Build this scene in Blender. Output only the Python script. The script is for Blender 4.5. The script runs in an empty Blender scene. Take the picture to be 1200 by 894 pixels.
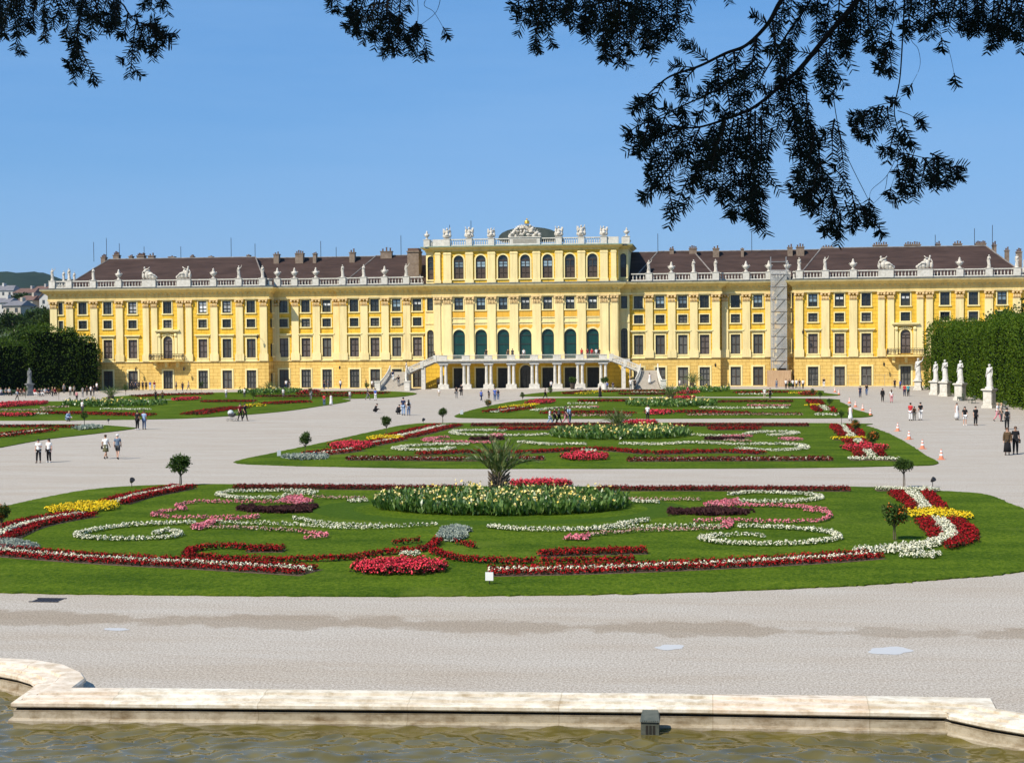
import bpy, bmesh, math, random
import numpy as np
from mathutils import Vector, Matrix
random.seed(7); RNG = np.random.default_rng(7)
SC = bpy.context.scene; COL = SC.collection
PI = math.pi
rad = math.radians
# ---------------------------------------------------------------- camera model (photo pixels 1200 x 894)
CF = 1850.0; CH = 8.6
_th = math.atan(6.8e-5*CF); _ph = math.atan(55/CF); _ro = 0.009
_R0 = Vector((math.cos(_th), math.sin(_th), 0))
_F = Vector((-math.sin(_th)*math.cos(_ph), math.cos(_th)*math.cos(_ph), -math.sin(_ph)))
_U0 = _R0.cross(_F)
_R = _R0*math.cos(_ro) - _U0*math.sin(_ro)
_U = _U0*math.cos(_ro) + _R0*math.sin(_ro)
CAM = Vector((0, 0, CH))
def ray(x, y): return _F + _R*((x-600)/CF) + _U*((447-y)/CF)
def G(x, y, z=0.0):
    d = ray(x, y); k = (z-CH)/d.z
    return Vector((d.x*k, d.y*k, z))
def FY(x, y, Y):
    d = ray(x, y); return CAM + d*(Y/d.y)
def at(x, y, dist): return CAM + ray(x, y)*dist
# ---------------------------------------------------------------- objects
def link(o): COL.objects.link(o); return o
def tag(o, label=None, cat=None, group=None, kind=None):
    if label: o['label'] = label
    if cat: o['category'] = cat
    if group: o['group'] = group
    if kind: o['kind'] = kind
    return o
def empty(name, loc=(0,0,0), rz=0.0, label=None, cat=None, group=None):
    o = bpy.data.objects.new(name, None); o.empty_display_size = 0.3
    o.location = loc; o.rotation_euler = (0,0,rz); link(o)
    return tag(o, label, cat, group)
def mobj(name, me, mat=None, parent=None, loc=None, rz=0.0):
    o = bpy.data.objects.new(name, me); link(o)
    if mat is not None and len(me.materials) == 0: me.materials.append(mat)
    if parent: o.parent = parent
    if loc is not None: o.location = loc
    if rz: o.rotation_euler = (0,0,rz)
    return o
def children(o): return [c for c in bpy.data.objects if c.parent == o]
def copy_tree(o, loc=None, rz=None, label=None, parent=None):
    c = o.copy(); link(c)
    if parent: c.parent = parent
    if loc is not None: c.location = loc
    if rz is not None: c.rotation_euler = (0,0,rz)
    if label: c['label'] = label
    for ch in list(o.children): copy_tree(ch, parent=c)
    return c
class MB:
    def __init__(s): s.v = []; s.f = []
    def add(s, vs, fs):
        n = len(s.v); s.v += [tuple(p) for p in vs]; s.f += [tuple(i+n for i in f) for f in fs]
    def box(s, x0, x1, y0, y1, z0, z1):
        s.add([(x0,y0,z0),(x1,y0,z0),(x1,y1,z0),(x0,y1,z0),(x0,y0,z1),(x1,y0,z1),(x1,y1,z1),(x0,y1,z1)],
              [(0,3,2,1),(4,5,6,7),(0,1,5,4),(1,2,6,5),(2,3,7,6),(3,0,4,7)])
    def quad(s, a, b, c, d): s.add([a,b,c,d], [(0,1,2,3)])
    def lathe(s, prof, c=(0,0,0), n=10, sx=1.0, sy=1.0, cap=True, rot=0.0):
        vs = []; fs = []
        for r, z in prof:
            for k in range(n):
                a = 2*PI*k/n + rot
                vs.append((c[0]+r*sx*math.cos(a), c[1]+r*sy*math.sin(a), c[2]+z))
        m = len(prof)
        for i in range(m-1):
            for k in range(n):
                k2 = (k+1) % n
                fs.append((i*n+k, i*n+k2, (i+1)*n+k2, (i+1)*n+k))
        if cap:
            fs.append(tuple(reversed(range(n)))); fs.append(tuple(range((m-1)*n, m*n)))
        s.add(vs, fs)
    def tube(s, pts, radii, n=6):
        pts = [Vector(p) for p in pts]
        if not hasattr(radii, '__len__'): radii = [radii]*len(pts)
        vs = []; fs = []
        up = Vector((0.13,0.21,0.97))
        for i, p in enumerate(pts):
            d = (pts[min(i+1,len(pts)-1)] - pts[max(i-1,0)])
            if d.length < 1e-9: d = Vector((0,0,1))
            d.normalize()
            u = up if abs(d.dot(up)) < 0.95 else Vector((1,0,0))
            a = d.cross(u).normalized(); b = d.cross(a)
            for k in range(n):
                t = 2*PI*k/n
                vs.append(p + (a*math.cos(t) + b*math.sin(t))*radii[i])
        for i in range(len(pts)-1):
            for k in range(n):
                k2 = (k+1) % n
                fs.append((i*n+k, i*n+k2, (i+1)*n+k2, (i+1)*n+k))
        fs.append(tuple(range(n))); fs.append(tuple(range((len(pts)-1)*n, len(pts)*n)))
        s.add(vs, fs)
    def ball(s, c, rx, ry=None, rz=None, n=10, m=7):
        ry = ry or rx; rz = rz or rx
        prof = [(math.sin(PI*(i+0.001)/(m)*0.9998), -math.cos(PI*i/m)) for i in range(m+1)]
        vs = []; fs = []
        for r, z in prof:
            for k in range(n):
                a = 2*PI*k/n; vs.append((c[0]+rx*r*math.cos(a), c[1]+ry*r*math.sin(a), c[2]+rz*z))
        for i in range(m):
            for k in range(n):
                k2 = (k+1) % n; fs.append((i*n+k, i*n+k2, (i+1)*n+k2, (i+1)*n+k))
        s.add(vs, fs)
    def prism(s, poly, y0, y1):           # poly in (x,z), extruded along y
        n = len(poly)
        vs = [(x,y0,z) for x,z in poly] + [(x,y1,z) for x,z in poly]
        fs = [tuple(range(n)), tuple(range(2*n-1, n-1, -1))]
        for k in range(n): fs.append((k, n+k, n+(k+1)%n, (k+1)%n))
        s.add(vs, fs)
    def slab(s, poly, z0, z1):            # poly in (x,y)
        n = len(poly)
        vs = [(p[0],p[1],z0) for p in poly] + [(p[0],p[1],z1) for p in poly]
        fs = [tuple(range(n-1,-1,-1)), tuple(range(n, 2*n))]
        for k in range(n): fs.append((k, (k+1)%n, n+(k+1)%n, n+k))
        s.add(vs, fs)
    def mesh(s, name, smooth=False, fix=True):
        me = bpy.data.meshes.new(name); me.from_pydata(s.v, [], s.f); me.update()
        if fix:
            bm = bmesh.new(); bm.from_mesh(me); bmesh.ops.recalc_face_normals(bm, faces=bm.faces); bm.to_mesh(me); bm.free()
        if smooth: me.polygons.foreach_set('use_smooth', [True]*len(me.polygons))
        return me
    def build(s, name, mat, parent=None, loc=None, rz=0.0, smooth=False, fix=True):
        return mobj(name, s.mesh(name, smooth, fix), mat, parent, loc, rz)
def np_mesh(name, V, k):                  # V (N*k,3): N polygons of k vertices
    V = np.asarray(V, dtype=np.float32); n = len(V)//k
    me = bpy.data.meshes.new(name)
    me.vertices.add(len(V)); me.vertices.foreach_set('co', V.ravel())
    me.loops.add(n*k); me.loops.foreach_set('vertex_index', np.arange(n*k, dtype=np.int32))
    me.polygons.add(n); me.polygons.foreach_set('loop_start', np.arange(n, dtype=np.int32)*k)
    me.polygons.foreach_set('loop_total', np.full(n, k, dtype=np.int32))
    me.update(calc_edges=True); return me
def unit(a): return a/np.maximum(np.linalg.norm(a, axis=1, keepdims=True), 1e-9)
def leaves(C, D, L, W, fold=0.0):         # rhombus leaves starting at C along D, length L, width W
    C = np.asarray(C); D = unit(np.asarray(D)); n = len(C)
    r = unit(RNG.normal(size=(n,3))); S = unit(np.cross(D, r)); 
    L = np.broadcast_to(np.asarray(L, dtype=float), (n,))[:,None]; W = np.broadcast_to(np.asarray(W, dtype=float), (n,))[:,None]
    N = np.cross(D, S)
    out = np.empty((n,4,3))
    out[:,0] = C; out[:,1] = C + D*L*0.5 + S*W*0.5 + N*fold*L
    out[:,2] = C + D*L; out[:,3] = C + D*L*0.5 - S*W*0.5 + N*fold*L
    return out.reshape(-1,3)
def blades(C, D, L, W):                   # narrow tapering needles, nearly straight sided
    C = np.asarray(C); D = unit(np.asarray(D)); n = len(C); r = unit(RNG.normal(size=(n,3))*np.array([1,.35,1])); 
    V = np.tile(np.array([0.,1.,0.]),(n,1)) + RNG.normal(0,.5,(n,3)); S = unit(np.cross(D, V)); L = np.asarray(L)[:,None]; W = np.asarray(W)[:,None]
    out = np.empty((n,6,3)); out[:,0] = C - S*W*.28; out[:,1] = C + S*W*.28; out[:,2] = C + D*L*.45 + S*W*.5; out[:,3] = C + D*L*.95 + S*W*.18; out[:,4] = C + D*L*.95 - S*W*.18; out[:,5] = C + D*L*.45 - S*W*.5
    return out.reshape(-1,3)
def facing(C, Nrm, sz, asp=1.0):          # quads centred at C with normal Nrm
    C = np.asarray(C); Nrm = unit(np.asarray(Nrm)); n = len(C)
    r = unit(RNG.normal(size=(n,3))); S = unit(np.cross(Nrm, r)); T = np.cross(Nrm, S)
    sz = np.broadcast_to(np.asarray(sz, dtype=float), (n,))[:,None]
    out = np.empty((n,4,3))
    out[:,0] = C - S*sz; out[:,1] = C - T*sz*asp; out[:,2] = C + S*sz; out[:,3] = C + T*sz*asp
    return out.reshape(-1,3)
def spline(pts, n=6, closed=False):
    P = [Vector(p) for p in pts]; m = len(P); out = []
    rng = range(m) if closed else range(m-1)
    for i in rng:
        if closed: a,b,c,d = P[(i-1)%m], P[i], P[(i+1)%m], P[(i+2)%m]
        else: a,b,c,d = P[max(i-1,0)], P[i], P[i+1], P[min(i+2,m-1)]
        for k in range(n):
            t = k/n
            out.append(0.5*((2*b) + (c-a)*t + (2*a-5*b+4*c-d)*t*t + (3*b-a-3*c+d)*t**3))
    if not closed: out.append(P[-1])
    return out
# ---------------------------------------------------------------- materials
MATS = {}
def nt(m):
    m.use_nodes = True; t = m.node_tree; t.nodes.clear()
    o = t.nodes.new('ShaderNodeOutputMaterial'); b = t.nodes.new('ShaderNodeBsdfPrincipled')
    t.links.new(b.outputs[0], o.inputs[0]); return t, b
def N(t, typ, **kw):
    n = t.nodes.new(typ)
    for k, v in kw.items():
        if k in n.inputs: n.inputs[k].default_value = v
        else: setattr(n, k, v)
    return n
def rgba(c): return (c[0], c[1], c[2], 1.0)
def ramp(t, stops):
    r = t.nodes.new('ShaderNodeValToRGB'); e = r.color_ramp.elements
    while len(e) < len(stops): e.new(0.5)
    for i, (p, c) in enumerate(stops): e[i].position = p; e[i].color = rgba(c)
    return r
def tex_noise(t, scale, detail=4, rough=0.6, vec=None, stretch=None):
    n = N(t, 'ShaderNodeTexNoise', Scale=scale, Detail=detail, Roughness=rough)
    if vec is not None:
        if stretch:
            mp = N(t, 'ShaderNodeMapping'); mp.inputs['Scale'].default_value = stretch
            t.links.new(vec, mp.inputs['Vector']); vec = mp.outputs[0]
        t.links.new(vec, n.inputs['Vector'])
    return n
def mat(name, c1, c2=None, scale=3.0, rough=0.7, spec=0.3, bump=0.0, bscale=None, detail=5, metal=0.0, stretch=None, lo=0.35, hi=0.65, bdist=0.02):
    if name in MATS: return MATS[name]
    m = bpy.data.materials.new(name); t, b = nt(m)
    b.inputs['Roughness'].default_value = rough; b.inputs['Specular IOR Level'].default_value = spec; b.inputs['Metallic'].default_value = metal
    geo = t.nodes.new('ShaderNodeNewGeometry')
    if c2 is None: b.inputs['Base Color'].default_value = rgba(c1)
    else:
        n = tex_noise(t, scale, detail, 0.65, geo.outputs['Position'], stretch)
        r = ramp(t, [(lo, c1), (hi, c2)]); t.links.new(n.outputs['Fac'], r.inputs[0]); t.links.new(r.outputs[0], b.inputs['Base Color'])
    if bump:
        n2 = tex_noise(t, bscale or scale*3, 4, 0.7, geo.outputs['Position'])
        bp = N(t, 'ShaderNodeBump', Strength=bump, Distance=bdist); t.links.new(n2.outputs['Fac'], bp.inputs['Height']); t.links.new(bp.outputs[0], b.inputs['Normal'])
    MATS[name] = m; return m
def leafmat(name, cols, rough=0.55, trans=0.0, spec=0.08):
    """colour varies leaf by leaf (random per island)"""
    if name in MATS: return MATS[name]
    m = bpy.data.materials.new(name); t, b = nt(m)
    g = t.nodes.new('ShaderNodeNewGeometry')
    k = len(cols); r = ramp(t, [(i/max(k-1,1), c) for i, c in enumerate(cols)])
    t.links.new(g.outputs['Random Per Island'], r.inputs[0]); t.links.new(r.outputs[0], b.inputs['Base Color'])
    b.inputs['Roughness'].default_value = rough; b.inputs['Specular IOR Level'].default_value = spec
    if trans:
        out = [n for n in t.nodes if n.type == 'OUTPUT_MATERIAL'][0]
        tr = t.nodes.new('ShaderNodeBsdfTranslucent'); mx = N(t, 'ShaderNodeMixShader'); mx.inputs[0].default_value = trans
        hs = N(t, 'ShaderNodeHueSaturation', Saturation=1.15, Value=1.5)
        t.links.new(r.outputs[0], hs.inputs['Color']); t.links.new(hs.outputs[0], tr.inputs[0])
        t.links.new(b.outputs[0], mx.inputs[1]); t.links.new(tr.outputs[0], mx.inputs[2]); t.links.new(mx.outputs[0], out.inputs[0])
    MATS[name] = m; return m
SKY_DUST=0.3; SKY_SAT=1.25; SKY_TINT=(0.86,0.97,1.16,1); SKY_STR=0.098; EXPO=0.5; HAZE=2.2e-5; SKY_FLAT=(0.80,2.25,4.70,1)
# ================================================================ ground, lawns, basin
def ground_material():
    m = bpy.data.materials.new('gravel'); t, b = nt(m)
    geo = t.nodes.new('ShaderNodeNewGeometry'); pos = geo.outputs['Position']
    fine = tex_noise(t, 17, 5, 0.85, pos, (1,0.6,1)); mid = tex_noise(t, 0.55, 5, 0.6, pos, (0.35,1.0,1)); big = tex_noise(t, 0.07, 4, 0.6, pos, (0.6,1,1))
    streak = tex_noise(t, 0.5, 6, 0.65, pos, (0.12,1.0,1))
    r1 = ramp(t, [(0.34,(0.19,0.165,0.138)),(0.5,(0.40,0.36,0.308)),(0.64,(0.60,0.555,0.49))]); t.links.new(fine.outputs['Fac'], r1.inputs[0])
    r2 = ramp(t, [(0.3,(0.92,0.89,0.86)),(0.7,(1.0,1.0,1.0))]); t.links.new(mid.outputs['Fac'], r2.inputs[0])
    mx = N(t,'ShaderNodeMix',data_type='RGBA',blend_type='MULTIPLY'); mx.inputs[0].default_value = 1
    t.links.new(r1.outputs[0], mx.inputs[6]); t.links.new(r2.outputs[0], mx.inputs[7])
    r3 = ramp(t, [(0.33,(0.93,0.90,0.86)),(0.55,(1.0,1.0,1.0))]); t.links.new(streak.outputs['Fac'], r3.inputs[0])
    mx2 = N(t,'ShaderNodeMix',data_type='RGBA',blend_type='MULTIPLY'); mx2.inputs[0].default_value = 1
    t.links.new(mx.outputs[2], mx2.inputs[6]); t.links.new(r3.outputs[0], mx2.inputs[7])
    # trodden, still damp strip in front of the basin: a stain with a ragged edge
    sep = t.nodes.new('ShaderNodeSeparateXYZ'); t.links.new(pos, sep.inputs[0])
    edge = tex_noise(t, 0.30, 4, 0.6, pos, (1,0.4,1)); edge2 = tex_noise(t, 1.6, 4, 0.6, pos)
    def math_(op, a, bb):
        n = N(t,'ShaderNodeMath',operation=op)
        for i, q in enumerate((a,bb)):
            if isinstance(q,(int,float)): n.inputs[i].default_value = q
            else: t.links.new(q, n.inputs[i])
        return n.outputs[0]
    yy = math_('ADD', sep.outputs[1], math_('MULTIPLY', sep.outputs[0], 0.02))
    d = math_('ABSOLUTE', math_('SUBTRACT', yy, 45.9), 0)
    d = math_('ADD', d, math_('MULTIPLY', math_('SUBTRACT', edge.outputs['Fac'], 0.5), 4.5))
    d = math_('ADD', d, math_('MULTIPLY', math_('SUBTRACT', edge2.outputs['Fac'], 0.5), 1.6))
    mr = N(t,'ShaderNodeMapRange'); mr.inputs[1].default_value = 0.5; mr.inputs[2].default_value = 1.0; mr.inputs[3].default_value = 0.65; mr.inputs[4].default_value = 0
    t.links.new(d, mr.inputs[0])
    mx3 = N(t,'ShaderNodeMix',data_type='RGBA',blend_type='MULTIPLY'); t.links.new(mr.outputs[0], mx3.inputs[0])
    t.links.new(mx2.outputs[2], mx3.inputs[6]); mx3.inputs[7].default_value = (0.66,0.60,0.52,1)
    t.links.new(mx3.outputs[2], b.inputs['Base Color'])
    b.inputs['Roughness'].default_value = 0.95; b.inputs['Specular IOR Level'].default_value = 0.05
    bp = N(t,'ShaderNodeBump',Strength=0.25,Distance=0.02); t.links.new(fine.outputs['Fac'], bp.inputs['Height']); t.links.new(bp.outputs[0], b.inputs['Normal'])
    return m
def lawn_material():
    m = bpy.data.materials.new('lawn_grass'); t, b = nt(m)
    geo = t.nodes.new('ShaderNodeNewGeometry'); pos = geo.outputs['Position']
    fine = tex_noise(t, 9, 4, 0.75, pos, (1,0.6,1)); mid = tex_noise(t, 0.4, 5, 0.6, pos, (0.45,1,1)); dry = tex_noise(t, 0.16, 4, 0.55, pos)
    r1 = ramp(t, [(0.30,(0.025,0.054,0.005)),(0.5,(0.062,0.108,0.008)),(0.70,(0.125,0.166,0.018))]); t.links.new(fine.outputs['Fac'], r1.inputs[0])
    r2 = ramp(t, [(0.32,(0.62,0.70,0.62)),(0.68,(1.28,1.18,1.0))]); t.links.new(mid.outputs['Fac'], r2.inputs[0])
    mx = N(t,'ShaderNodeMix',data_type='RGBA',blend_type='MULTIPLY'); mx.inputs[0].default_value = 1
    t.links.new(r1.outputs[0], mx.inputs[6]); t.links.new(r2.outputs[0], mx.inputs[7])
    mr = N(t,'ShaderNodeMapRange'); mr.inputs[1].default_value = 0.57; mr.inputs[2].default_value = 0.72; mr.inputs[3].default_value = 0; mr.inputs[4].default_value = 0.55
    t.links.new(dry.outputs['Fac'], mr.inputs[0])
    mx2 = N(t,'ShaderNodeMix',data_type='RGBA'); t.links.new(mr.outputs[0], mx2.inputs[0]); t.links.new(mx.outputs[2], mx2.inputs[6]); mx2.inputs[7].default_value = (0.13,0.17,0.022,1)
    t.links.new(mx2.outputs[2], b.inputs['Base Color'])
    b.inputs['Roughness'].default_value = 0.9; b.inputs['Specular IOR Level'].default_value = 0.02
    bp = N(t,'ShaderNodeBump',Strength=0.9,Distance=0.05); t.links.new(fine.outputs['Fac'], bp.inputs['Height']); t.links.new(bp.outputs[0], b.inputs['Normal'])
    return m
GRAVEL = ground_material(); LAWN = lawn_material()

# --- basin rim: stations (water-side edge, land-side edge) in photo pixels on the rim's top
RT = 0.34; WATER = -0.27
stations = [((-150,792),(-150,768)),((-60,784),(-50,766)),((0,787),(0,770)),((20,791),(40,772)),((36,796),(76,778)),((43,801),(96,787)),((34,808),(101,794)),((14,822),(86,805)),
            ((200,823.5),(200,805.5)),((500,826),(500,808.5)),((800,829),(800,812)),((1109,834.5),(1050,815)),((1113,837),(1162,817)),((1160,847),(1168,830)),((1200,853.5),(1200,836)),((1330,880),(1330,860))]
FR = [G(a[0],a[1],RT-0.14) for a,_ in stations]; BK = [G(b[0],b[1],RT) for _,b in stations]
def stone_material(name, cols, stain):
    m = bpy.data.materials.new(name); t, b = nt(m)
    geo = t.nodes.new('ShaderNodeNewGeometry'); pos = geo.outputs['Position']
    sep = t.nodes.new('ShaderNodeSeparateXYZ'); t.links.new(pos, sep.inputs[0])
    # blocks of slightly different stone along the rim
    vx = N(t,'ShaderNodeMath',operation='MULTIPLY'); t.links.new(sep.outputs[0], vx.inputs[0]); vx.inputs[1].default_value = 0.29
    fl = N(t,'ShaderNodeMath',operation='FLOOR'); t.links.new(vx.outputs[0], fl.inputs[0])
    wn = N(t,'ShaderNodeTexWhiteNoise',noise_dimensions='1D'); t.links.new(fl.outputs[0], wn.inputs['W'])
    r0 = ramp(t, [(i/(len(cols)-1), c) for i, c in enumerate(cols)]); t.links.new(wn.outputs[0], r0.inputs[0])
    fr = N(t,'ShaderNodeMath',operation='FRACT'); t.links.new(vx.outputs[0], fr.inputs[0])
    jr = ramp(t, [(0.0,(0.66,0.62,0.56)),(0.010,(1,1,1))]); t.links.new(fr.outputs[0], jr.inputs[0])
    n = tex_noise(t, 2.2, 7, 0.7, pos, (0.6,1,1.5)); r = ramp(t, [(0.33,stain),(0.56,(1,1,1))]); t.links.new(n.outputs['Fac'], r.inputs[0])
    n3 = tex_noise(t, 3.0, 7, 0.75, pos, (1.0,1.6,0.7)); r3 = ramp(t, [(0.36,(0.74,0.71,0.65)),(0.52,(1.0,1.0,1.0))]); t.links.new(n3.outputs['Fac'], r3.inputs[0])
    a = r0.outputs[0]
    for q in (jr.outputs[0], r.outputs[0], r3.outputs[0]):
        mx = N(t,'ShaderNodeMix',data_type='RGBA',blend_type='MULTIPLY'); mx.inputs[0].default_value = 1
        t.links.new(a, mx.inputs[6]); t.links.new(q, mx.inputs[7]); a = mx.outputs[2]
    t.links.new(a, b.inputs['Base Color']); b.inputs['Roughness'].default_value = 0.8; b.inputs['Specular IOR Level'].default_value = 0.25
    bp = N(t,'ShaderNodeBump',Strength=0.4,Distance=0.02); t.links.new(n.outputs['Fac'], bp.inputs['Height']); t.links.new(bp.outputs[0], b.inputs['Normal'])
    return m
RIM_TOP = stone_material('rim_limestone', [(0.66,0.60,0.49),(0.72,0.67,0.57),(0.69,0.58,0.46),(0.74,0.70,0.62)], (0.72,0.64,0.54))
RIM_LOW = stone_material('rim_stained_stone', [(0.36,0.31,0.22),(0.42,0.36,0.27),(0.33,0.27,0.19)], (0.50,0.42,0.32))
DARKGAP = mat('dark_joint', (0.02,0.018,0.014), rough=0.9)
def rim_loft(name, prof, m, parent):
    """prof: list of (inset from the water edge in metres, z); inset None = land edge"""
    b = MB(); k = len(prof); vs = []
    for f, bk in zip(FR, BK):
        d = (bk-f); d.z = 0; L = d.length; d.normalize()
        for ins, z in prof:
            p = f + d*(ins if ins < 50 else L + (ins-100))
            vs.append((p.x, p.y, z))
    fs = []
    for i in range(len(FR)-1):
        for j in range(k):
            j2 = (j+1) % k; fs.append((i*k+j, i*k+j2, (i+1)*k+j2, (i+1)*k+j))
    b.add(vs, fs); return b.build(name, m, parent)
rim = empty('basin_rim', (-5,36,0), 0, 'pale limestone rim of the fountain basin along the bottom edge', 'basin rim')
rim.location = (0,0,0)
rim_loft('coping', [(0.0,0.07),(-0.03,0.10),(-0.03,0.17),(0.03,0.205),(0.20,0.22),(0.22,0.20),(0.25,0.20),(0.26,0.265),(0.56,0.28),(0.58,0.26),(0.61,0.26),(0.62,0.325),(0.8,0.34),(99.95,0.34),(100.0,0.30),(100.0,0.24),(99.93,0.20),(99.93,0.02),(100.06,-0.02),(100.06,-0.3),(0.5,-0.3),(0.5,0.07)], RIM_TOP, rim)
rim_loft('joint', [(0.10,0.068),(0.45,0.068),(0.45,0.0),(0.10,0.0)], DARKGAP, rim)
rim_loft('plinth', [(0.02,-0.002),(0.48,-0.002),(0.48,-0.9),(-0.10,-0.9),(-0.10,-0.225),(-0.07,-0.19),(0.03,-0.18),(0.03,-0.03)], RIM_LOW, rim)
# --- gravel ground, one sheet from the rim to the horizon
g = MB()
edge = [(f.x*0.25+b_.x*0.75, f.y*0.25+b_.y*0.75) for f, b_ in zip(FR, BK)]
edge = [(-9000, edge[0][1]), (-60, edge[0][1])] + edge + [(60, edge[-1][1]), (9000, edge[-1][1])]
levels = [None, 52, 80, 130, 260, 900, 9000]
rows = [[(x,y,0) for x,y in edge]] + [[(x, max(Y, y+1) if Y < 60 else Y, 0) for x,y in edge] for Y in levels[1:]]
n_ = len(edge)
for i, rw in enumerate(rows): g.v += rw
for i in range(len(rows)-1):
    for k in range(n_-1): g.f.append((i*n_+k, i*n_+k+1, (i+1)*n_+k+1, (i+1)*n_+k))
tag(g.build('gravel_ground', GRAVEL, fix=False), kind='structure')
# --- water
def water_material():
    m = bpy.data.materials.new('pond_water'); t, b = nt(m)
    geo = t.nodes.new('ShaderNodeNewGeometry'); pos = geo.outputs['Position']
    n = tex_noise(t, 0.95, 2, 0.45, pos, (0.8,1.5,1)); n2 = tex_noise(t, 2.6, 2, 0.5, pos, (0.8,1.6,1))
    ad = N(t,'ShaderNodeMath',operation='MULTIPLY_ADD'); t.links.new(n2.outputs['Fac'], ad.inputs[0]); ad.inputs[1].default_value = 0.28; t.links.new(n.outputs['Fac'], ad.inputs[2])
    bp = N(t,'ShaderNodeBump',Strength=0.5,Distance=0.05); t.links.new(ad.outputs[0], bp.inputs['Height'])
    r = ramp(t, [(0.3,(0.070,0.058,0.013)),(0.7,(0.130,0.104,0.028))]); nb = tex_noise(t, 0.8, 3, 0.5, pos); t.links.new(nb.outputs['Fac'], r.inputs[0])
    t.links.new(r.outputs[0], b.inputs['Base Color']); b.inputs['Roughness'].default_value = 0.06; b.inputs['IOR'].default_value = 1.33; b.inputs['Specular IOR Level'].default_value = 0.5
    t.links.new(bp.outputs[0], b.inputs['Normal'])
    return m
w = MB(); nx_,ny_ = 640,200; wr = np.random.default_rng(21)
xs_ = np.linspace(-22,22,nx_); ys_ = np.linspace(28.5,39.5,ny_); XX,YY = np.meshgrid(xs_,ys_); ZZ = np.zeros_like(XX)
for k in range(60):
    lam = wr.uniform(0.20,0.95)*(1.6 if k%9==0 else 1); a = rad(wr.uniform(25,150)) ; kx,ky = 2*PI/lam*math.cos(a), 2*PI/lam*math.sin(a)
    ZZ += 0.0046*lam**1.0*np.sin(kx*XX+ky*YY+wr.uniform(0,6.3)+0.9*np.sin(0.35*XX*math.sin(k)+0.5*YY*math.cos(k)))
fade = np.clip(np.minimum(np.minimum(XX+22,22-XX),YY-28.5)/1.5,0,1); ZZ *= fade
w.v = [(float(x),float(y),WATER+float(z)) for x,y,z in zip(XX.ravel(),YY.ravel(),ZZ.ravel())]
w.f = [(j*nx_+i,j*nx_+i+1,(j+1)*nx_+i+1,(j+1)*nx_+i) for j in range(ny_-1) for i in range(nx_-1)]
for q in ((-60,3.5,60,28.5),(-60,28.5,-22,46),(22,28.5,60,46),(-22,39.5,22,46)): w.quad((q[0],q[1],WATER),(q[2],q[1],WATER),(q[2],q[3],WATER),(q[0],q[3],WATER))
tag(w.build('pond_water', water_material(), smooth=True, fix=False), kind='structure')
# terrace the photographer stands on, behind the basin
TERR = mat('terrace_earth', (0.20,0.17,0.12), (0.12,0.12,0.07), 1.2, 0.9)
tr = MB(); tr.box(-70,70,-60,3.6,-1.0,6.95)
tag(tr.build('viewing_terrace', TERR), kind='structure')
# --- lawns (outlines in photo pixels, laid on the ground)
LAWNS = [
 ([(-150,640),(-60,608),(0,594),(50,583),(100,574),(160,569),(250,567),(420,569),(700,570),(1000,570),(1105,575),(1155,579),(1185,590),(1225,606),(1260,626),(1245,646),(1200,668),(1100,678),(1000,685),(800,693),(560,697),(300,697),(0,693),(-120,684),(-170,665)]),
 ([(275,541),(320,530.5),(380,518),(440,504.5),(480,497),(530,495.5),(760,495),(1000,496),(1015,498.5),(1040,507),(1063,519),(1083,532),(1098,543),(1050,545.5),(900,548),(560,548.5),(400,546.5),(320,544.5)]),
 ([(533,487.5),(560,478.5),(600,470.5),(640,466.6),(760,466),(960,467),(985,471),(1000,479),(1014,488.5),(850,490),(640,490.5),(560,489.8)]),
 ([(610,463.5),(640,459.5),(700,457),(820,456),(950,457),(966,460),(977,463.6),(850,464.6),(640,464.4)]),
 ([(-90,516),(-40,505),(0,499),(60,497),(110,497.5),(148,500),(157,502),(110,508),(50,515),(0,524),(-60,533)]),
 ([(-120,480),(0,471.5),(130,469.5),(260,467.5),(350,466.5),(398,467.3),(409,470),(370,476.5),(330,482),(260,487.8),(180,491),(0,492.5),(-110,490)]),
 ([(120,466),(180,462),(300,459),(420,458),(470,459),(488,461.3),(462,465.3),(400,467),(270,467.2),(160,467.6)]),
]
for i, L in enumerate(LAWNS):
    pw = [G(x,y,0.05) for x,y in L]
    sp = [q+Vector((random.gauss(0,.035),random.gauss(0,.045),0)) for q in spline(pw, 26, True)]
    mb = MB(); mb.slab([(p.x,p.y) for p in sp], 0.004, 0.055+0.0*i)
    tag(mb.build('lawn', LAWN), kind='structure')
# mown ring round the plant bed on the nearest lawn
RINGM = mat('mown_ring_grass', (0.030,0.066,0.006), (0.058,0.098,0.010), 7, 0.9, 0.02, 0.6, 20)
mb = MB(); c = G(586,596,0.05); vs=[]; fs=[]
for k in range(72):
    a = 2*PI*k/72
    for q in (0.98,1.26):
        vs.append((c.x+7.4*q*math.cos(a), c.y+5.2*q*math.sin(a), 0.0595))
for k in range(72):
    a=2*k; b2=2*((k+1)%72); fs.append((a,a+1,b2+1,b2))
mb.add(vs,fs); tag(mb.build('mown_grass_ring', RINGM), kind='structure')
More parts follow.
